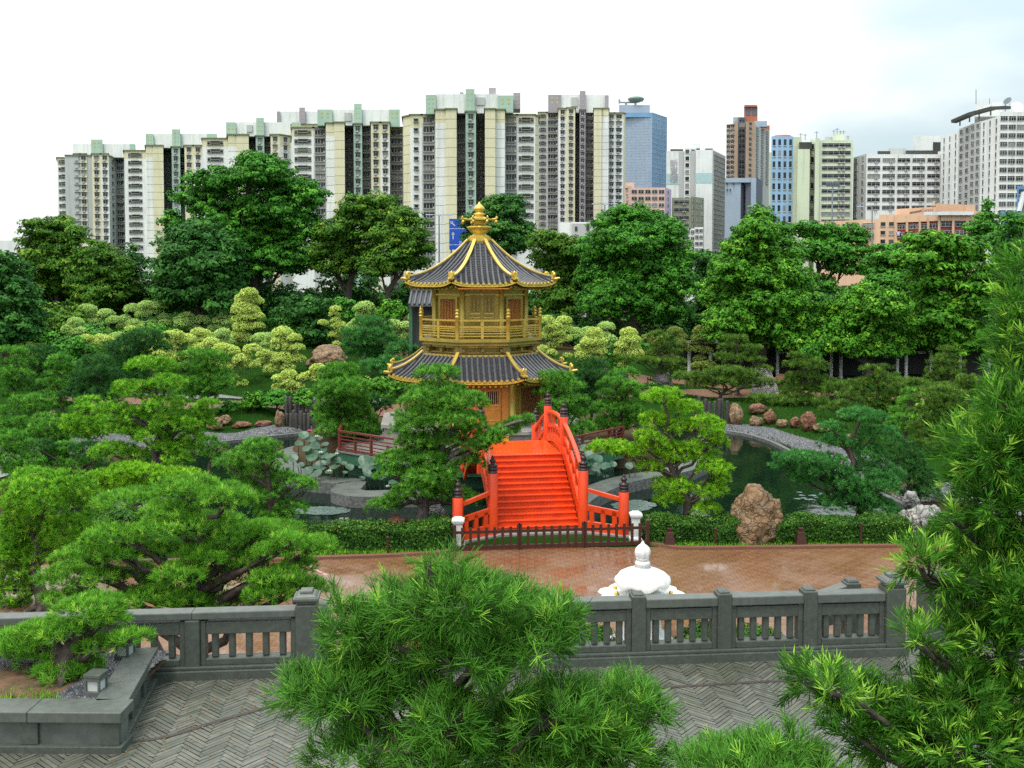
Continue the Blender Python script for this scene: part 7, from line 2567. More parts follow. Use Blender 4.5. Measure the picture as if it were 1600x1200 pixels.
pine('dark olive pine right of the blue green pine at the pond edge', [(1408, 698, 18, 16), (1432, 716, 20, 13), (1412, 730, 22, 13), (1440, 740, 20, 13), (1418, 752, 22, 12), (1444, 772, 26, 13), (1425, 772, 18, 10), (1400, 716, 14, 12), (1452, 755, 16, 11)], 41, 1428, 'leaf_olive', tr=0.16, mat2=None) if False else pine('dark olive pine right of the blue green pine at the pond edge', [(1408, 698, 18, 16), (1432, 716, 20, 13), (1412, 730, 22, 13), (1440, 740, 20, 13), (1418, 752, 22, 12), (1444, 772, 26, 13), (1425, 772, 18, 10), (1400, 716, 14, 12), (1452, 755, 16, 11)], 41, 1428, 'leaf_dark', tr=0.16)
pine('large layered olive pine behind the near conifer at right', [(1470, 612, 28, 10), (1452, 622, 20, 9), (1490, 622, 20, 10), (1475, 634, 30, 10), (1450, 645, 25, 10), (1498, 646, 24, 10), (1486, 660, 36, 11), (1450, 672, 28, 12), (1505, 676, 28, 12), (1462, 692, 36, 11), (1500, 700, 30, 12), (1440, 690, 18, 9)], 51, 1472, 'leaf_olive', tr=0.18)
pine('low flat fresh green shrub pads left of the large layered olive pine', [(1428, 614, 16, 6), (1420, 628, 18, 7), (1408, 642, 16, 6), (1416, 654, 20, 7), (1408, 666, 22, 7), (1430, 645, 14, 6)], 55, 1418, 'leaf_mid')
pine('tall olive pine with twin knobs on top in front of the gallery', [(1360, 578, 14, 6), (1382, 577, 12, 6), (1381, 590, 20, 8), (1348, 600, 22, 8), (1366, 597, 16, 7), (1390, 606, 23, 9), (1400, 622, 19, 10), (1380, 620, 22, 9), (1384, 634, 24, 9), (1400, 640, 16, 9), (1385, 648, 20, 10), (1322, 619, 16, 6), (1350, 626, 20, 9), (1335, 612, 16, 7), (1365, 640, 14, 8)], 61, 1386, 'leaf_olive', tr=0.16)
pine('green layered pine above the rust coloured rocks of the right bank', [(1247, 558, 15, 6), (1262, 570, 24, 8), (1242, 572, 16, 6), (1278, 578, 14, 6), (1252, 590, 22, 8), (1277, 594, 16, 7), (1234, 600, 15, 7), (1250, 608, 25, 8), (1270, 612, 16, 7), (1238, 620, 20, 7), (1196, 624, 26, 6), (1220, 629, 26, 7), (1262, 628, 24, 8)], 68, 1256, 'leaf_olive', tr=0.14)
pine('small pointed olive pine standing before the gallery near the right end', [(1480, 549, 12, 6), (1476, 560, 17, 7), (1468, 568, 14, 7), (1488, 570, 18, 8), (1474, 580, 22, 8), (1492, 582, 16, 7), (1464, 590, 15, 8), (1490, 594, 19, 8)], 69, 1478, 'leaf_olive')
pine('rounded olive pine bush at the right beside the near conifer', [(1512, 594, 16, 8), (1508, 604, 18, 9), (1524, 604, 15, 9), (1514, 614, 20, 9)], 64, 1514, 'leaf_olive')
pine('low wide olive pine between the twin knobbed pine and the pointed pine', [(1412, 598, 22, 7), (1432, 600, 22, 7), (1448, 606, 18, 7), (1425, 607, 24, 6)], 67, 1428, 'leaf_olive')
pine('dark olive pine with a long low branch left of the black leaning rock', [(1032, 526, 18, 7), (1040, 540, 18, 8), (1034, 553, 26, 9), (1006, 565, 28, 6), (985, 562, 20, 5), (1040, 567, 30, 8), (1052, 580, 20, 9)], 75, 1042, 'leaf_olive')
pine('flat topped layered olive pine beside the grey standing slab', [(1150, 531, 18, 6), (1140, 545, 18, 7), (1172, 546, 16, 6), (1146, 563, 20, 8), (1180, 566, 16, 8), (1132, 558, 14, 6), (1160, 555, 18, 7), (1192, 578, 14, 7)], 73, 1156, 'leaf_olive')
pine('low sprawling olive pine along the far brick path under the flat topped one', [(1080, 590, 24, 8), (1094, 602, 22, 8), (1118, 586, 24, 8), (1138, 582, 30, 8), (1126, 597, 26, 9), (1155, 598, 26, 9), (1196, 600, 16, 7), (1172, 588, 20, 8)], 70.5, 1125, 'leaf_olive')
pine('dark green fine conifer above the left end of the brick plaza hedge pond', [(410, 698, 28, 14), (394, 712, 36, 14), (358, 727, 25, 12), (402, 735, 34, 14), (440, 746, 22, 12), (460, 757, 32, 13), (480, 763, 15, 9), (410, 776, 32, 13), (382, 756, 26, 12), (455, 795, 26, 14), (430, 808, 28, 12), (412, 800, 22, 12), (428, 718, 18, 12)], 33.6, 428, 'leaf_mid', tr=0.17, zfoot=0.05, young=0.2)

pine('low olive pine mound beside the small white flecked lawn at right', [(1300, 642, 16, 6), (1318, 634, 18, 7), (1335, 645, 18, 7), (1322, 655, 16, 6)], 63, 1318, 'leaf_olive')
pine('dark cushion pine between the grey monolith and the gallery steps', [(1310, 602, 20, 7), (1298, 612, 18, 7), (1325, 610, 18, 7)], 71, 1310, 'leaf_olive')
pine('wide olive pine skirt below the pointed pine near the right end', [(1450, 612, 20, 7), (1475, 606, 20, 7), (1492, 614, 18, 7)], 66, 1470, 'leaf_olive')
pine('fresh green low pine just right of the big bright left pine by the gravel', [(322, 690, 16, 8), (340, 700, 14, 7), (330, 712, 18, 8)], 47, 330, 'leaf_mid')
pine('dense dark pine filling the left bank between the domed cushion and the lime conifer', [(60, 700, 24, 12), (150, 715, 22, 11), (135, 700, 20, 10), (165, 735, 22, 10), (70, 722, 24, 10)], 44, 120, 'leaf_dark')
# near left
pine('great ball crowned green pine at the left edge on the brick plaza', [(72, 772, 64, 38), (108, 830, 42, 28), (22, 840, 30, 28), (62, 868, 30, 22), (26, 898, 28, 15), (20, 925, 26, 15), (24, 946, 22, 10), (5, 872, 26, 20), (42, 815, 34, 22)], 27.0, 58, 'leaf_fresh', tr=0.20, zfoot=0.02, den=1.15, full=True)
pine('wide spreading dark pine whose lowest pads hang over the stone balustrade', [(197, 787, 42, 20), (295, 768, 46, 24), (360, 782, 36, 24), (262, 802, 40, 16), (175, 842, 46, 18), (272, 824, 50, 20), (335, 820, 40, 18), (130, 870, 40, 18), (242, 862, 34, 14), (300, 865, 28, 13), (362, 842, 36, 16), (402, 832, 34, 14), (432, 830, 34, 13), (355, 866, 32, 12), (112, 906, 46, 25), (212, 902, 36, 17), (285, 900, 40, 17), (362, 900, 40, 15), (425, 862, 28, 12), (490, 856, 34, 14), (455, 846, 26, 12), (395, 880, 28, 14), (217, 938, 44, 15), (285, 940, 40, 14), (350, 946, 44, 15), (432, 904, 40, 15), (470, 886, 26, 14), (465, 922, 42, 16), (415, 930, 36, 14), (325, 872, 30, 14), (160, 905, 28, 16), (100, 940, 34, 14), (180, 868, 34, 14), (250, 920, 30, 12)],
     18.5, 300, 'leaf_pine_bonsai', tr=0.26, zfoot=0.03, den=1.0, spread=1.0, Ln=1.45, nleaf=20, cone=(0.2, 1.2), up=0.55, stem=0.5)
pine('bright cloud pruned bonsai pine growing in the stone planter', [(143, 953, 46, 20), (100, 990, 32, 19), (172, 972, 30, 14), (38, 1002, 44, 21), (70, 985, 30, 16), (15, 1016, 34, 14), (145, 1010, 30, 12), (205, 999, 28, 12), (180, 1003, 22, 10), (104, 1048, 46, 16), (55, 1024, 30, 10)], 12.9, 92, 'leaf_pine_bonsai', name='bonsai_pine', tr=0.16, zfoot=TZ + 0.46, Ln=1.6, nleaf=20, cone=(0.2, 1.15), up=0.5, den=0.95, stem=0.5, W=0.010)

# near conifers right in front of the camera
near = dict(nleaf=20, cone=(0.2, 1.05), up=0.5, stem=0.9, lump=0.30, cut=-0.5, young=0.06, inner=0.3)
tree('foreground_pine', 'large soft needled green pine filling the bottom centre of the photo', 'pine tree',
     [(668, 878, 9, 14), (678, 912, 15, 21), (704, 890, 11, 14), (716, 915, 20, 16), (610, 925, 13, 11), (525, 945, 11, 10), (565, 985, 45, 28), (640, 958, 56, 28), (720, 948, 62, 33), (800, 962, 54, 31), (868, 975, 37, 24), (650, 1010, 69, 31), (750, 1020, 68, 33), (832, 1005, 51, 26), (545, 1020, 31, 18), (525, 1090, 64, 33), (610, 1105, 62, 30), (468, 1085, 30, 17), (565, 1075, 47, 28), (700, 1130, 47, 28), (660, 1075, 31, 18),
      (875, 1118, 60, 35), (958, 1110, 58, 28), (1012, 1118, 32, 24), (800, 1150, 60, 40), (930, 1165, 62, 33), (560, 1185, 62, 26), (690, 1195, 69, 33), (860, 1200, 69, 33), (980, 1190, 47, 28), (780, 1085, 31, 19)],
     6.6, 'leaf_pine_near', 735, tr=0.09, zfoot=TZ, spread=0.9, sp=0.048, Ln=0.135, W=0.0112, **near)
tree('foreground_shrub', 'low soft needled conifer top poking into the bottom edge right of centre', 'pine tree',
     [(1150, 1205, 52, 28), (1205, 1190, 42, 28), (1240, 1172, 18, 22), (1110, 1215, 50, 24), (1255, 1212, 46, 28), (1180, 1235, 80, 36)], 6.0, 'leaf_pine_near', 1180, tr=0.06, zfoot=TZ, spread=0.6, sp=0.050, Ln=0.125, W=0.0108, **near)
pod = dict(nleaf=22, cone=(0.2, 0.95), up=0.35, stem=1.3, lump=0.30, cut=-0.75, young=0.2, inner=0.35, needle=False)
tree('foreground_podocarp', 'tall glossy leaved conifer with bright yellow green shoots framing the right edge', 'conifer tree',
     [(1690, 370, 40, 40), (1606, 425, 26, 30), (1589, 480, 33, 26), (1606, 535, 33, 30), (1592, 590, 34, 26), (1574, 635, 34, 23), (1606, 655, 34, 28), (1514, 700, 34, 23), (1554, 715, 38, 28), (1589, 735, 40, 31), (1524, 760, 34, 25), (1559, 790, 40, 28), (1604, 805, 40, 36), (1539, 845, 38, 25), (1495, 815, 21, 19), (1594, 875, 40, 34), (1440, 882, 28, 17), (1478, 905, 30, 19), (1539, 905, 38, 28), (1584, 945, 43, 33), (1549, 975, 34, 25), (1500, 1000, 38, 18), (1440, 1005, 33, 15), (1560, 1020, 46, 31), (1265, 1066, 28, 17), (1300, 1080, 33, 20), (1340, 1098, 33, 22), (1385, 1120, 38, 26), (1440, 1110, 44, 29), (1500, 1090, 52, 30), (1570, 1100, 52, 36), (1400, 1165, 57, 29), (1340, 1150, 30, 20), (1500, 1165, 69, 36), (1590, 1170, 60, 41), (1610, 700, 50, 60), (1620, 940, 60, 60)],
     6.4, 'leaf_podo_near', 1690, tr=0.10, zfoot=TZ, spread=0.8, sp=0.052, Ln=0.115, W=0.0095, **pod)

# ------------------------------------------------------------------ small leafy trees and bushes
GB = 'leafy bushes of the garden'
def bush(label, pads, Y, foot, mat, name='leafy_bush', rs=0.35, s=0.2, grp=GB, tr=0.08, **k):
    tree(name, label, 'bush', pads, Y, mat, foot, kind='leaf', group=grp, tr=tr, spread=0.5, rs=rs, s=s, **k)
bush('small leafy tree at the left end of the row by the far brick path', [(365, 638, 20, 12), (352, 645, 14, 8), (378, 645, 14, 8)], 65, 365, 'leaf_tree_mid')
bush('small leafy tree with twin crown second in the row by the far brick path', [(394, 622, 15, 9), (392, 634, 20, 8), (404, 630, 12, 8)], 64.5, 393, 'leaf_tree_bright')
bush('fuller leafy small tree third in the row below the yellow cloud tree', [(434, 618, 18, 9), (430, 628, 24, 9), (448, 628, 12, 8)], 65, 430, 'leaf_tree_mid')
bush('bright leafy small tree at the right end of the row beside the slender conifer', [(478, 618, 16, 8), (474, 628, 22, 9), (490, 632, 14, 8)], 64.5, 480, 'leaf_tree_bright')
bush('bright leafy bush under the left lower roof corner', [(586, 600, 20, 12), (578, 610, 16, 10), (598, 608, 14, 12), (590, 618, 16, 8)], 63, 588, 'leaf_tree_bright')
bush('bright leafy sapling hanging beside the pavilion wall under the roof', [(622, 606, 16, 12), (632, 600, 12, 10), (618, 616, 12, 8)], 60, 622, 'leaf_tree_bright')
bush('bright green bush behind the pale yellow cloud tree left of the balcony', [(610, 488, 22, 14), (598, 494, 14, 10), (622, 492, 14, 10), (610, 476, 12, 9)], 86, 610, 'leaf_tree_bright', rs=.5, s=.28)
bush('large dark rounded bush behind the round topped yellow cloud tree', [(468, 488, 40, 26), (450, 505, 30, 22), (495, 505, 36, 26), (480, 525, 40, 20), (505, 480, 22, 18)], 92, 475, 'leaf_tree_dark', rs=.6, s=.3)
bush('feathery drooping bamboo clump right of the slim yellow column', [(540, 482, 16, 16), (545, 500, 14, 18), (532, 478, 12, 12), (550, 515, 10, 12)], 91, 542, 'leaf_tree_mid', rs=.5, s=.3)
bush('yellow green leafy bush beneath the olive trees at far left', [(92, 492, 34, 18), (75, 510, 28, 18), (112, 510, 26, 18), (90, 525, 34, 16), (62, 535, 20, 12)], 92, 90, 'leaf_tree_yellowish', rs=.6, s=.3)
bush('mid green leafy tree between the tiered conifer and the yellow clouds at left', [(105, 542, 30, 15), (125, 552, 26, 14), (95, 556, 24, 13), (118, 566, 26, 12)], 76, 110, 'leaf_tree_mid', rs=.5, s=.26)
bush('round clipped green bush at the left flank of the red bridge', [(684, 822, 20, 16), (675, 834, 14, 12), (695, 835, 14, 12)], 34.0, 685, 'leaf_hedge', rs=.22, s=.085, tr=.04)
bush('small dark clipped bushes row under the far brick path at right', [(815 + 205, 604, 14, 7), (1000, 606, 12, 6), (1036, 606, 10, 6)], 69, 1015, 'leaf_hedge', rs=.3, s=.16)
bush('leafy green shrub behind the green layered pine before the gallery', [(1265, 548, 16, 8), (1275, 556, 14, 8), (1255, 552, 12, 7)], 80, 1265, 'leaf_tree_mid', rs=.4, s=.2)
bush('leafy shrub between the two bright yellow cloud trees right of the pavilion', [(960, 550, 12, 14), (955, 566, 14, 10), (1000, 540, 10, 10)], 80, 960, 'leaf_tree_mid', rs=.4, s=.22)
bush('low round hedge bush on the plaza seen through the right balusters', [(1125, 996, 55, 14), (1180, 996, 40, 13), (1090, 1000, 36, 13)], 24, 1130, 'leaf_hedge', rs=.2, s=.07, tr=.03, zfoot=.03)
bush('second low hedge bush seen through the balusters left of the fountain', [(930, 1000, 40, 16), (905, 1005, 36, 14)], 23.5, 920, 'leaf_hedge', rs=.2, s=.07, tr=.03, zfoot=.03)

bush('dark leafy bush on the pond bank hidden among the left hand pines', [(195, 812, 30, 16), (170, 820, 24, 14), (225, 815, 24, 14)], 31, 195, 'leaf_hedge', rs=.25, s=.09, tr=.04)  # added to fill a white gap of reflecting water with dark leaves
# hedges: boxes of small leaves
def hedge(label, px0, px1, Yf, Yb, zt, seed, dens=1100, wav=0.09):
    r = np.random.default_rng(seed)
    p0, p1 = at(px0, 850, Yf), at(px1, 850, Yf)
    x0, x1 = p0.x, p1.x
    ln, dp = x1 - x0, Yb - Yf
    n_top, n_f = int(ln * dp * dens), int(ln * zt * dens)
    n_s = int(dp * zt * dens)
    def wave(x): return 1 + wav * np.sin(x * 2.3 + seed) + wav * .6 * np.sin(x * 5.1)
    P, Nn = [], []
    u = r.uniform(0, 1, (n_top, 2))
    x = x0 + u[:, 0] * ln
    P.append(np.stack([x, Yf + u[:, 1] * dp, zt * wave(x) * (1 - .12 * (2 * u[:, 1] - 1) ** 4) + r.normal(0, .03, n_top)], 1)); Nn.append(np.tile([0, 0, 1.0], (n_top, 1)))
    for yv, sg in ((Yf, -1.0), (Yb, 1.0)):
        u = r.uniform(0, 1, (n_f, 2))
        x = x0 + u[:, 0] * ln
        P.append(np.stack([x, yv - sg * .05 + r.normal(0, .04, n_f) + 0.05 * np.sin(x * 3 + seed), u[:, 1] * zt * wave(x)], 1)); Nn.append(np.tile([0, sg, .3], (n_f, 1)))
    for xv, sg in ((x0, -1.0), (x1, 1.0)):
        u = r.uniform(0, 1, (n_s, 2))
        P.append(np.stack([xv + r.normal(0, .05, n_s), Yf + u[:, 0] * dp, u[:, 1] * zt], 1)); Nn.append(np.tile([sg, 0, .3], (n_s, 1)))
    n_i = n_f
    u = r.uniform(0, 1, (n_i, 3))
    P.append(np.stack([x0 + u[:, 0] * ln, Yf + u[:, 1] * dp, u[:, 2] * zt], 1)); Nn.append(r.normal(size=(n_i, 3)))
    P, Nn = np.concatenate(P), np.concatenate(Nn)
    m = len(P)
    nr = unit(Nn + .6 * r.normal(size=(m, 3)))
    t1 = unit(np.cross(nr, r.normal(size=(m, 3))))
    t2 = np.cross(nr, t1)
    sz = .065 * r.uniform(.6, 1.4, m)[:, None]
    Q = np.stack([P - t1 * sz * .65, P + t2 * sz * .38, P + t1 * sz * .65, P - t2 * sz * .38], 1)
    cl = 0.5 + 0.5 * np.sin(P[:, 0] * 3.7 + 2 * np.sin(P[:, 1] * 3 + P[:, 2] * 5))
    tint = np.clip(.3 * cl + .5 * r.uniform(0, 1, m), 0, .84)
    yg = r.uniform(size=m) < .05 + .14 * (P[:, 2] > zt * .9)
    tint = np.where(yg, .85 + .15 * r.uniform(size=m), tint)
    base = Vector(((x0 + x1) / 2, (Yf + Yb) / 2, 0))
    me_ = crown_mesh([Q], [tint], [unit(Nn + .35 * r.normal(size=(m, 3)))], 'leaf_hedge', base)
    me_.name = 'hedge'
    o = bpy.data.objects.new('hedge', me_)
    COL.objects.link(o)
    o.location = base
    tag(o, label, 'hedge', 'clipped hedges along the brick plaza')
hedge('long clipped hedge left of the picket fence below the pond lamp', 395, 702, 32.7, 33.9, 0.80, 1)
hedge('clipped hedge between the picket fence and the great boulder', 1012, 1163, 33.6, 34.9, 0.76, 2)
hedge('clipped hedge right of the great boulder under the blue green pine', 1213, 1426, 33.6, 34.9, 0.76, 3)
hedge('short clipped hedge right of the pale ridged rock', 1458, 1560, 33.7, 34.9, 0.76, 4)
blades('grass', [(at(a, 860, y).x, y) for a, y in ((440, 32.0), (700, 32.6), (700, 33.3), (440, 32.9))], 2600, .12, .012, lambda x, y: np.full(x.shape, .03), 21)
blades('grass', [(at(a, 860, y).x, y) for a, y in ((1030, 33.2), (1480, 33.4), (1480, 34.2), (1030, 33.9))], 3600, .12, .012, lambda x, y: np.full(x.shape, .03), 22)

for (poly, n, sd_) in (([(-24, 66.5), (-8, 66.5), (-8, 92), (-30, 92)], 30000, 31), ([(15, 63), (24, 62), (30, 74), (12, 84), (8, 72)], 22000, 32), ([(-30, 56), (-21, 60), (-12, 64), (-12, 66.5), (-30, 68)], 9000, 33), ([(17.6, 52), (24, 50), (26, 62), (17, 63)], 8000, 34)):
    blades('grass', poly, n, .13, .016, lambda x, y: height(x, y) - .01, sd_, 'blade_dark')
# ------------------------------------------------------------------ tall broadleaf trees behind the garden
GT = 'broadleaf trees behind the garden'
def broad(label, pads, Y, foot, mat, rs=0.7, s=0.30, tr=0.35, name='broadleaf_tree', bark='bark', dens=1.2, young=0.12, fill=0.35, **k):
    tree(name, label, 'tree', pads, Y, mat, foot, kind='leaf', group=GT, tr=tr, bark=bark, spread=0.55, rs=rs, s=s, dens=dens, young=young, fill=fill, **k)
broad('dense dark tree filling the left edge of the photo', [(5, 440, 40, 34), (25, 480, 44, 40), (0, 510, 46, 44), (32, 520, 36, 34), (8, 410, 30, 22)], 82, 5, 'leaf_tree_dark', rs=.7, s=.32, dens=1.1)
broad('olive tree with open rounded top standing left of the apartment blocks', [(60, 360, 26, 18), (92, 352, 24, 16), (118, 372, 20, 20), (84, 375, 36, 20), (52, 384, 24, 16), (72, 408, 44, 26), (110, 412, 36, 26), (60, 440, 44, 30), (104, 448, 40, 28)], 108, 90, 'leaf_tree_olive', young=.3)
broad('olive green low tree in front of the second apartment block', [(150, 398, 30, 20), (170, 420, 36, 26), (140, 436, 36, 28), (180, 450, 34, 26), (155, 465, 40, 26)], 106, 158, 'leaf_tree_olive')
broad('thin dark pointed tree before the pale base of the apartment blocks', [(204, 396, 12, 16), (212, 415, 20, 20), (196, 425, 20, 20), (214, 445, 28, 24), (200, 465, 30, 24)], 110, 206, 'leaf_tree_dark', dens=.85)
broad('tallest spreading tree whose top reaches high up the apartment blocks', [(392, 252, 26, 14), (425, 258, 26, 14), (405, 275, 46, 22), (335, 285, 40, 22), (300, 308, 34, 20), (445, 292, 44, 24), (478, 310, 34, 22), (355, 318, 60, 32), (430, 330, 60, 34), (385, 365, 70, 36), (470, 360, 44, 32), (340, 365, 50, 34), (410, 408, 66, 38), (460, 405, 46, 32), (365, 430, 50, 34), (268, 350, 22, 20)], 106, 395, 'leaf_tree_mid', tr=.6, bark='bark', young=.10)
broad('dense dark dome shaped tree in front of the tallest spreading tree', [(310, 372, 42, 30), (280, 398, 40, 34), (340, 398, 40, 34), (310, 418, 62, 40), (268, 436, 36, 32), (352, 440, 36, 34), (310, 458, 60, 34), (270, 470, 36, 26), (345, 478, 38, 26)], 98, 310, 'leaf_tree_dark', rs=.8, s=.36, tr=.4, dens=1.1)
broad('olive domed tree left of the pavilion roof with a forked trunk', [(560, 322, 28, 16), (592, 320, 28, 18), (575, 342, 48, 24), (530, 362, 36, 24), (545, 388, 44, 26), (505, 392, 28, 22), (600, 362, 34, 26), (520, 415, 34, 22), (560, 410, 36, 24)], 104, 532, 'leaf_tree_olive', tr=.45, young=.2)
broad('olive domed tree touching the left eave of the upper pavilion roof', [(628, 342, 26, 18), (642, 362, 30, 22), (608, 372, 36, 24), (650, 385, 28, 22), (615, 402, 40, 24), (590, 420, 32, 20), (640, 412, 30, 18)], 100, 604, 'leaf_tree_olive', tr=.42, young=.15)
broad('dark round crown showing behind the golden finial', [(775, 318, 24, 13), (800, 322, 24, 14), (786, 334, 36, 16), (752, 346, 26, 16), (812, 362, 24, 18), (740, 352, 20, 13), (728, 345, 10, 7), (742, 372, 22, 12), (778, 362, 34, 20), (748, 372, 24, 16), (800, 385, 36, 20)], 112, 785, 'leaf_tree_dark', young=.2)
broad('olive tree with drooping foliage right of the upper pavilion roof', [(852, 378, 30, 16), (885, 392, 34, 20), (862, 405, 34, 22), (900, 420, 34, 28), (870, 435, 36, 28), (905, 455, 36, 28), (880, 475, 38, 28), (850, 470, 24, 26)], 104, 885, 'leaf_tree_olive', tr=.4)
broad('big full crowned green tree in the middle right behind the yellow clouds', [(985, 336, 32, 16), (960, 352, 36, 22), (1010, 352, 40, 22), (1045, 368, 30, 24), (985, 380, 56, 30), (935, 392, 36, 30), (1060, 402, 30, 30), (1010, 415, 60, 34), (950, 430, 48, 34), (1050, 445, 40, 34), (990, 460, 60, 34), (940, 475, 38, 30), (1030, 485, 48, 28)], 97, 1000, 'leaf_tree_mid', rs=.55, s=.25, tr=.5, dens=1.35, flat=.85)
broad('dark narrow tree between the two big green crowns at right', [(1105, 410, 22, 22), (1098, 440, 26, 28), (1115, 465, 24, 28), (1100, 490, 30, 26)], 104, 1105, 'leaf_tree_dark')
broad('tall conical bright green tree in front of the stained factories', [(1190, 340, 22, 18), (1180, 362, 34, 22), (1212, 370, 26, 22), (1170, 390, 42, 28), (1215, 402, 40, 30), (1150, 422, 44, 32), (1195, 430, 56, 34), (1238, 442, 36, 32), (1140, 460, 44, 34), (1190, 472, 62, 36), (1245, 485, 40, 32), (1145, 500, 46, 28), (1200, 512, 62, 26), (1250, 516, 28, 22), (1130, 520, 34, 20), (1240, 536, 34, 16), (1165, 532, 40, 16)], 83.5, 1190, 'leaf_tree_bright', rs=.5, s=.24, tr=.45, dens=1.35, flat=.85, young=.14)
broad('open branched green tree in front of the orange building', [(1262, 362, 24, 16), (1290, 368, 32, 18), (1325, 370, 28, 18), (1340, 392, 26, 20), (1300, 395, 38, 18), (1268, 395, 30, 20), (1325, 418, 34, 18), (1280, 450, 30, 26)], 108, 1275, 'leaf_tree_mid', tr=.4)
broad('light green dome shaped tree low in front of the gallery', [(1355, 462, 34, 18), (1328, 482, 40, 24), (1385, 480, 36, 24), (1355, 500, 62, 30), (1312, 512, 34, 26), (1400, 510, 34, 28), (1345, 530, 60, 24), (1310, 540, 32, 18), (1395, 545, 36, 20), (1350, 548, 50, 14), (1290, 535, 24, 18)], 82, 1357, 'leaf_tree_bright', rs=.48, s=.23, tr=.4, dens=1.35, flat=.85, young=.16)
broad('mid green tree behind the light green dome tree', [(1390, 400, 32, 20), (1370, 420, 30, 22), (1415, 425, 34, 24), (1385, 445, 36, 24), (1420, 460, 30, 26)], 104, 1395, 'leaf_tree_mid')
broad('tall yellow green tree with pale leaf tips right of the dome tree', [(1450, 378, 34, 16), (1490, 388, 32, 18), (1440, 402, 38, 22), (1480, 412, 40, 24), (1520, 400, 30, 22), (1455, 436, 40, 26), (1500, 442, 40, 28), (1470, 470, 44, 28), (1520, 475, 40, 32), (1460, 500, 40, 28), (1500, 515, 40, 26), (1545, 440, 30, 30), (1455, 530, 40, 18), (1495, 540, 44, 20), (1535, 530, 40, 24)], 83.5, 1490, 'leaf_tree_bright', rs=.8, s=.36, tr=.45, young=.22)
broad('dark slim pine tip in front of the bright blue building', [(1541, 326, 9, 14), (1540, 342, 16, 12), (1530, 356, 24, 10), (1555, 358, 18, 12), (1535, 372, 28, 12)], 112, 1540, 'leaf_tree_mid', rs=.6, s=.34)
broad('dark tree closing the right edge behind the near conifer', [(1590, 352, 26, 22), (1575, 385, 34, 28), (1605, 400, 40, 40), (1580, 440, 40, 40), (1600, 500, 46, 50), (1560, 520, 30, 30)], 100, 1590, 'leaf_tree_mid')
broad('mid green tree low behind the open branched tree', [(1290, 470, 30, 24), (1265, 500, 24, 26), (1300, 505, 26, 24)], 104, 1285, 'leaf_tree_dark')
# dark undergrowth that closes the view between the trunks
def thicket(name, x0, x1, Y, ztop, n, s, mat, seed):
    r = np.random.default_rng(seed)
    K = int((x1 - x0) / 1.1)
    Qs, Ts, Ss = [], [], []
    for k in range(K):
        x = x0 + (k + r.uniform(0, 1)) * (x1 - x0) / K
        y = Y + r.uniform(-2, 3)
        z = hz(x, y)
        h = ztop * r.uniform(.5, 1.05)
        Q, T, S_ = leafclumps(r, np.array([x, y, z + h * .5]), (1.5, 1.3, h * .55), .7, s, dens=.8)
        Qs.append(Q); Ts.append(T); Ss.append(S_)
    o = bpy.data.objects.new(name, crown_mesh(Qs, Ts, Ss, mat, (0, 0, 0)))
    COL.objects.link(o)
    tag(o, kind='stuff')
thicket('undergrowth', -66, 8, 111, 5.8, 0, .42, 'leaf_tree_dark', 1)
thicket('undergrowth', 4, 24, 97, 3.6, 0, .4, 'leaf_tree_dark', 2)
thicket('undergrowth', 10, 70, 114, 9.2, 0, .45, 'leaf_tree_dark', 3)
thicket('undergrowth', -62, -30, 90, 2.4, 0, .36, 'leaf_tree_mid', 4)

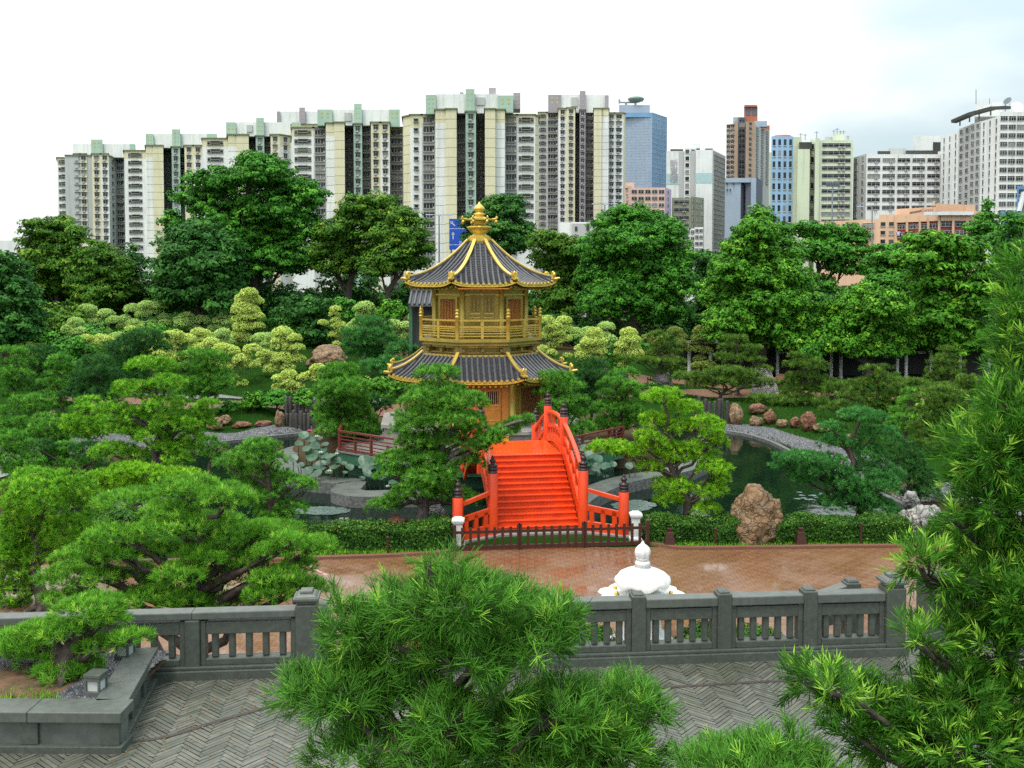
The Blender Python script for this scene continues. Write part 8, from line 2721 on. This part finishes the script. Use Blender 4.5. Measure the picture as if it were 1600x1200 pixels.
# ------------------------------------------------------------------ a visitor hidden behind the spreading pine, one arm showing
def person():
    Yp = 27.0
    hnd = at(508, 897, Yp)
    bx_ = hnd.x - 0.74
    t = thing('person', 'person in dark clothes mostly hidden behind the spreading pine with one bare forearm reaching out', 'person', (bx_, Yp, 0.03))
    def skin(name, chain, mat, parent, sub=2):
        me_ = bpy.data.meshes.new(name)
        vs = [c[0] for c in chain]
        es = [(c[2], i) for i, c in enumerate(chain) if c[2] is not None]
        rl = root_loc(parent)
        me_.from_pydata([Vector(v) - rl for v in vs], es, [])
        o = bpy.data.objects.new(name, me_)
        COL.objects.link(o)
        o.parent = parent
        sk = o.modifiers.new('skin', 'SKIN')
        for i, c in enumerate(chain):
            me_.skin_vertices[0].data[i].radius = (c[1], c[1])
        me_.skin_vertices[0].data[0].use_root = True
        sk.use_smooth_shade = True
        ss = o.modifiers.new('sub', 'SUBSURF')
        ss.levels = ss.render_levels = sub
        me_.materials.append(MATS[mat])
        return o
    z = 0.03
    P = lambda x, y, h: (bx_ + x, Yp + y, z + h)
    body = [(P(0, 0, .95), .15, None), (P(0, 0, 1.15), .14, 0), (P(0, 0, 1.36), .16, 1), (P(0, 0, 1.49), .06, 2), (P(0, -.01, 1.58), .085, 3), (P(0, -.01, 1.70), .088, 4),
            (P(-.18, 0, 1.38), .065, 2), (P(-.24, -.04, 1.12), .05, 6), (P(-.2, -.16, .92), .035, 7), (P(-.19, -.2, .85), .03, 8),
            (P(.18, 0, 1.38), .065, 2), (P(.36, -.03, 1.16), .05, 10), (P(.60, -.05, 1.04), .036, 11), (P(.68, -.05, 1.0), .032, 12),
            (P(-.09, 0, .88), .10, 0), (P(-.10, -.02, .48), .065, 14), (P(-.10, 0, .08), .045, 15), (P(-.10, -.14, .04), .04, 16),
            (P(.09, 0, .88), .10, 0), (P(.10, -.02, .48), .065, 18), (P(.10, 0, .08), .045, 19), (P(.10, -.14, .04), .04, 20)]
    skin('body', body, 'skin', t)
    sh = [(P(0, 0, .92), .165, None), (P(0, 0, 1.15), .158, 0), (P(0, 0, 1.37), .175, 1), (P(.19, 0, 1.38), .078, 2), (P(.34, -.03, 1.18), .068, 3), (P(-.19, 0, 1.38), .078, 2), (P(-.24, -.04, 1.14), .066, 5)]
    skin('shirt', sh, 'dark_cloth', t)
    tr_ = [(P(0, 0, .93), .168, None), (P(-.09, 0, .86), .115, 0), (P(-.10, -.02, .48), .085, 1), (P(-.10, 0, .12), .07, 2), (P(.09, 0, .86), .115, 0), (P(.10, -.02, .48), .085, 4), (P(.10, 0, .12), .07, 5)]
    skin('trousers', tr_, 'dark_cloth', t)
    m = MB().lathe([(.1, -.06), (.104, .02), (.085, .085), (.03, .12), (.003, .125)], P(0, .012, 1.70), 16)
    m.build('hair', 'bronze_cap', t)
    # five bent fingers on the reaching hand
    fi = [(P(.68, -.05, 1.0), .03, None)]
    for k, (dy, ln) in enumerate(((-.035, .075), (-.012, .085), (.012, .08), (.035, .065))):
        i0 = len(fi)
        fi.append((P(.74, -.05 + dy, .985), .011, 0))
        fi.append((P(.74 + ln * .6, -.05 + dy * 1.1, .975), .009, i0))
        fi.append((P(.74 + ln, -.05 + dy * 1.1, .955), .008, i0 + 1))
    i0 = len(fi)
    fi.append((P(.70, -.095, .985), .012, 0))
    fi.append((P(.74, -.12, .97), .009, i0))
    skin('hand', fi, 'skin', t)
person()
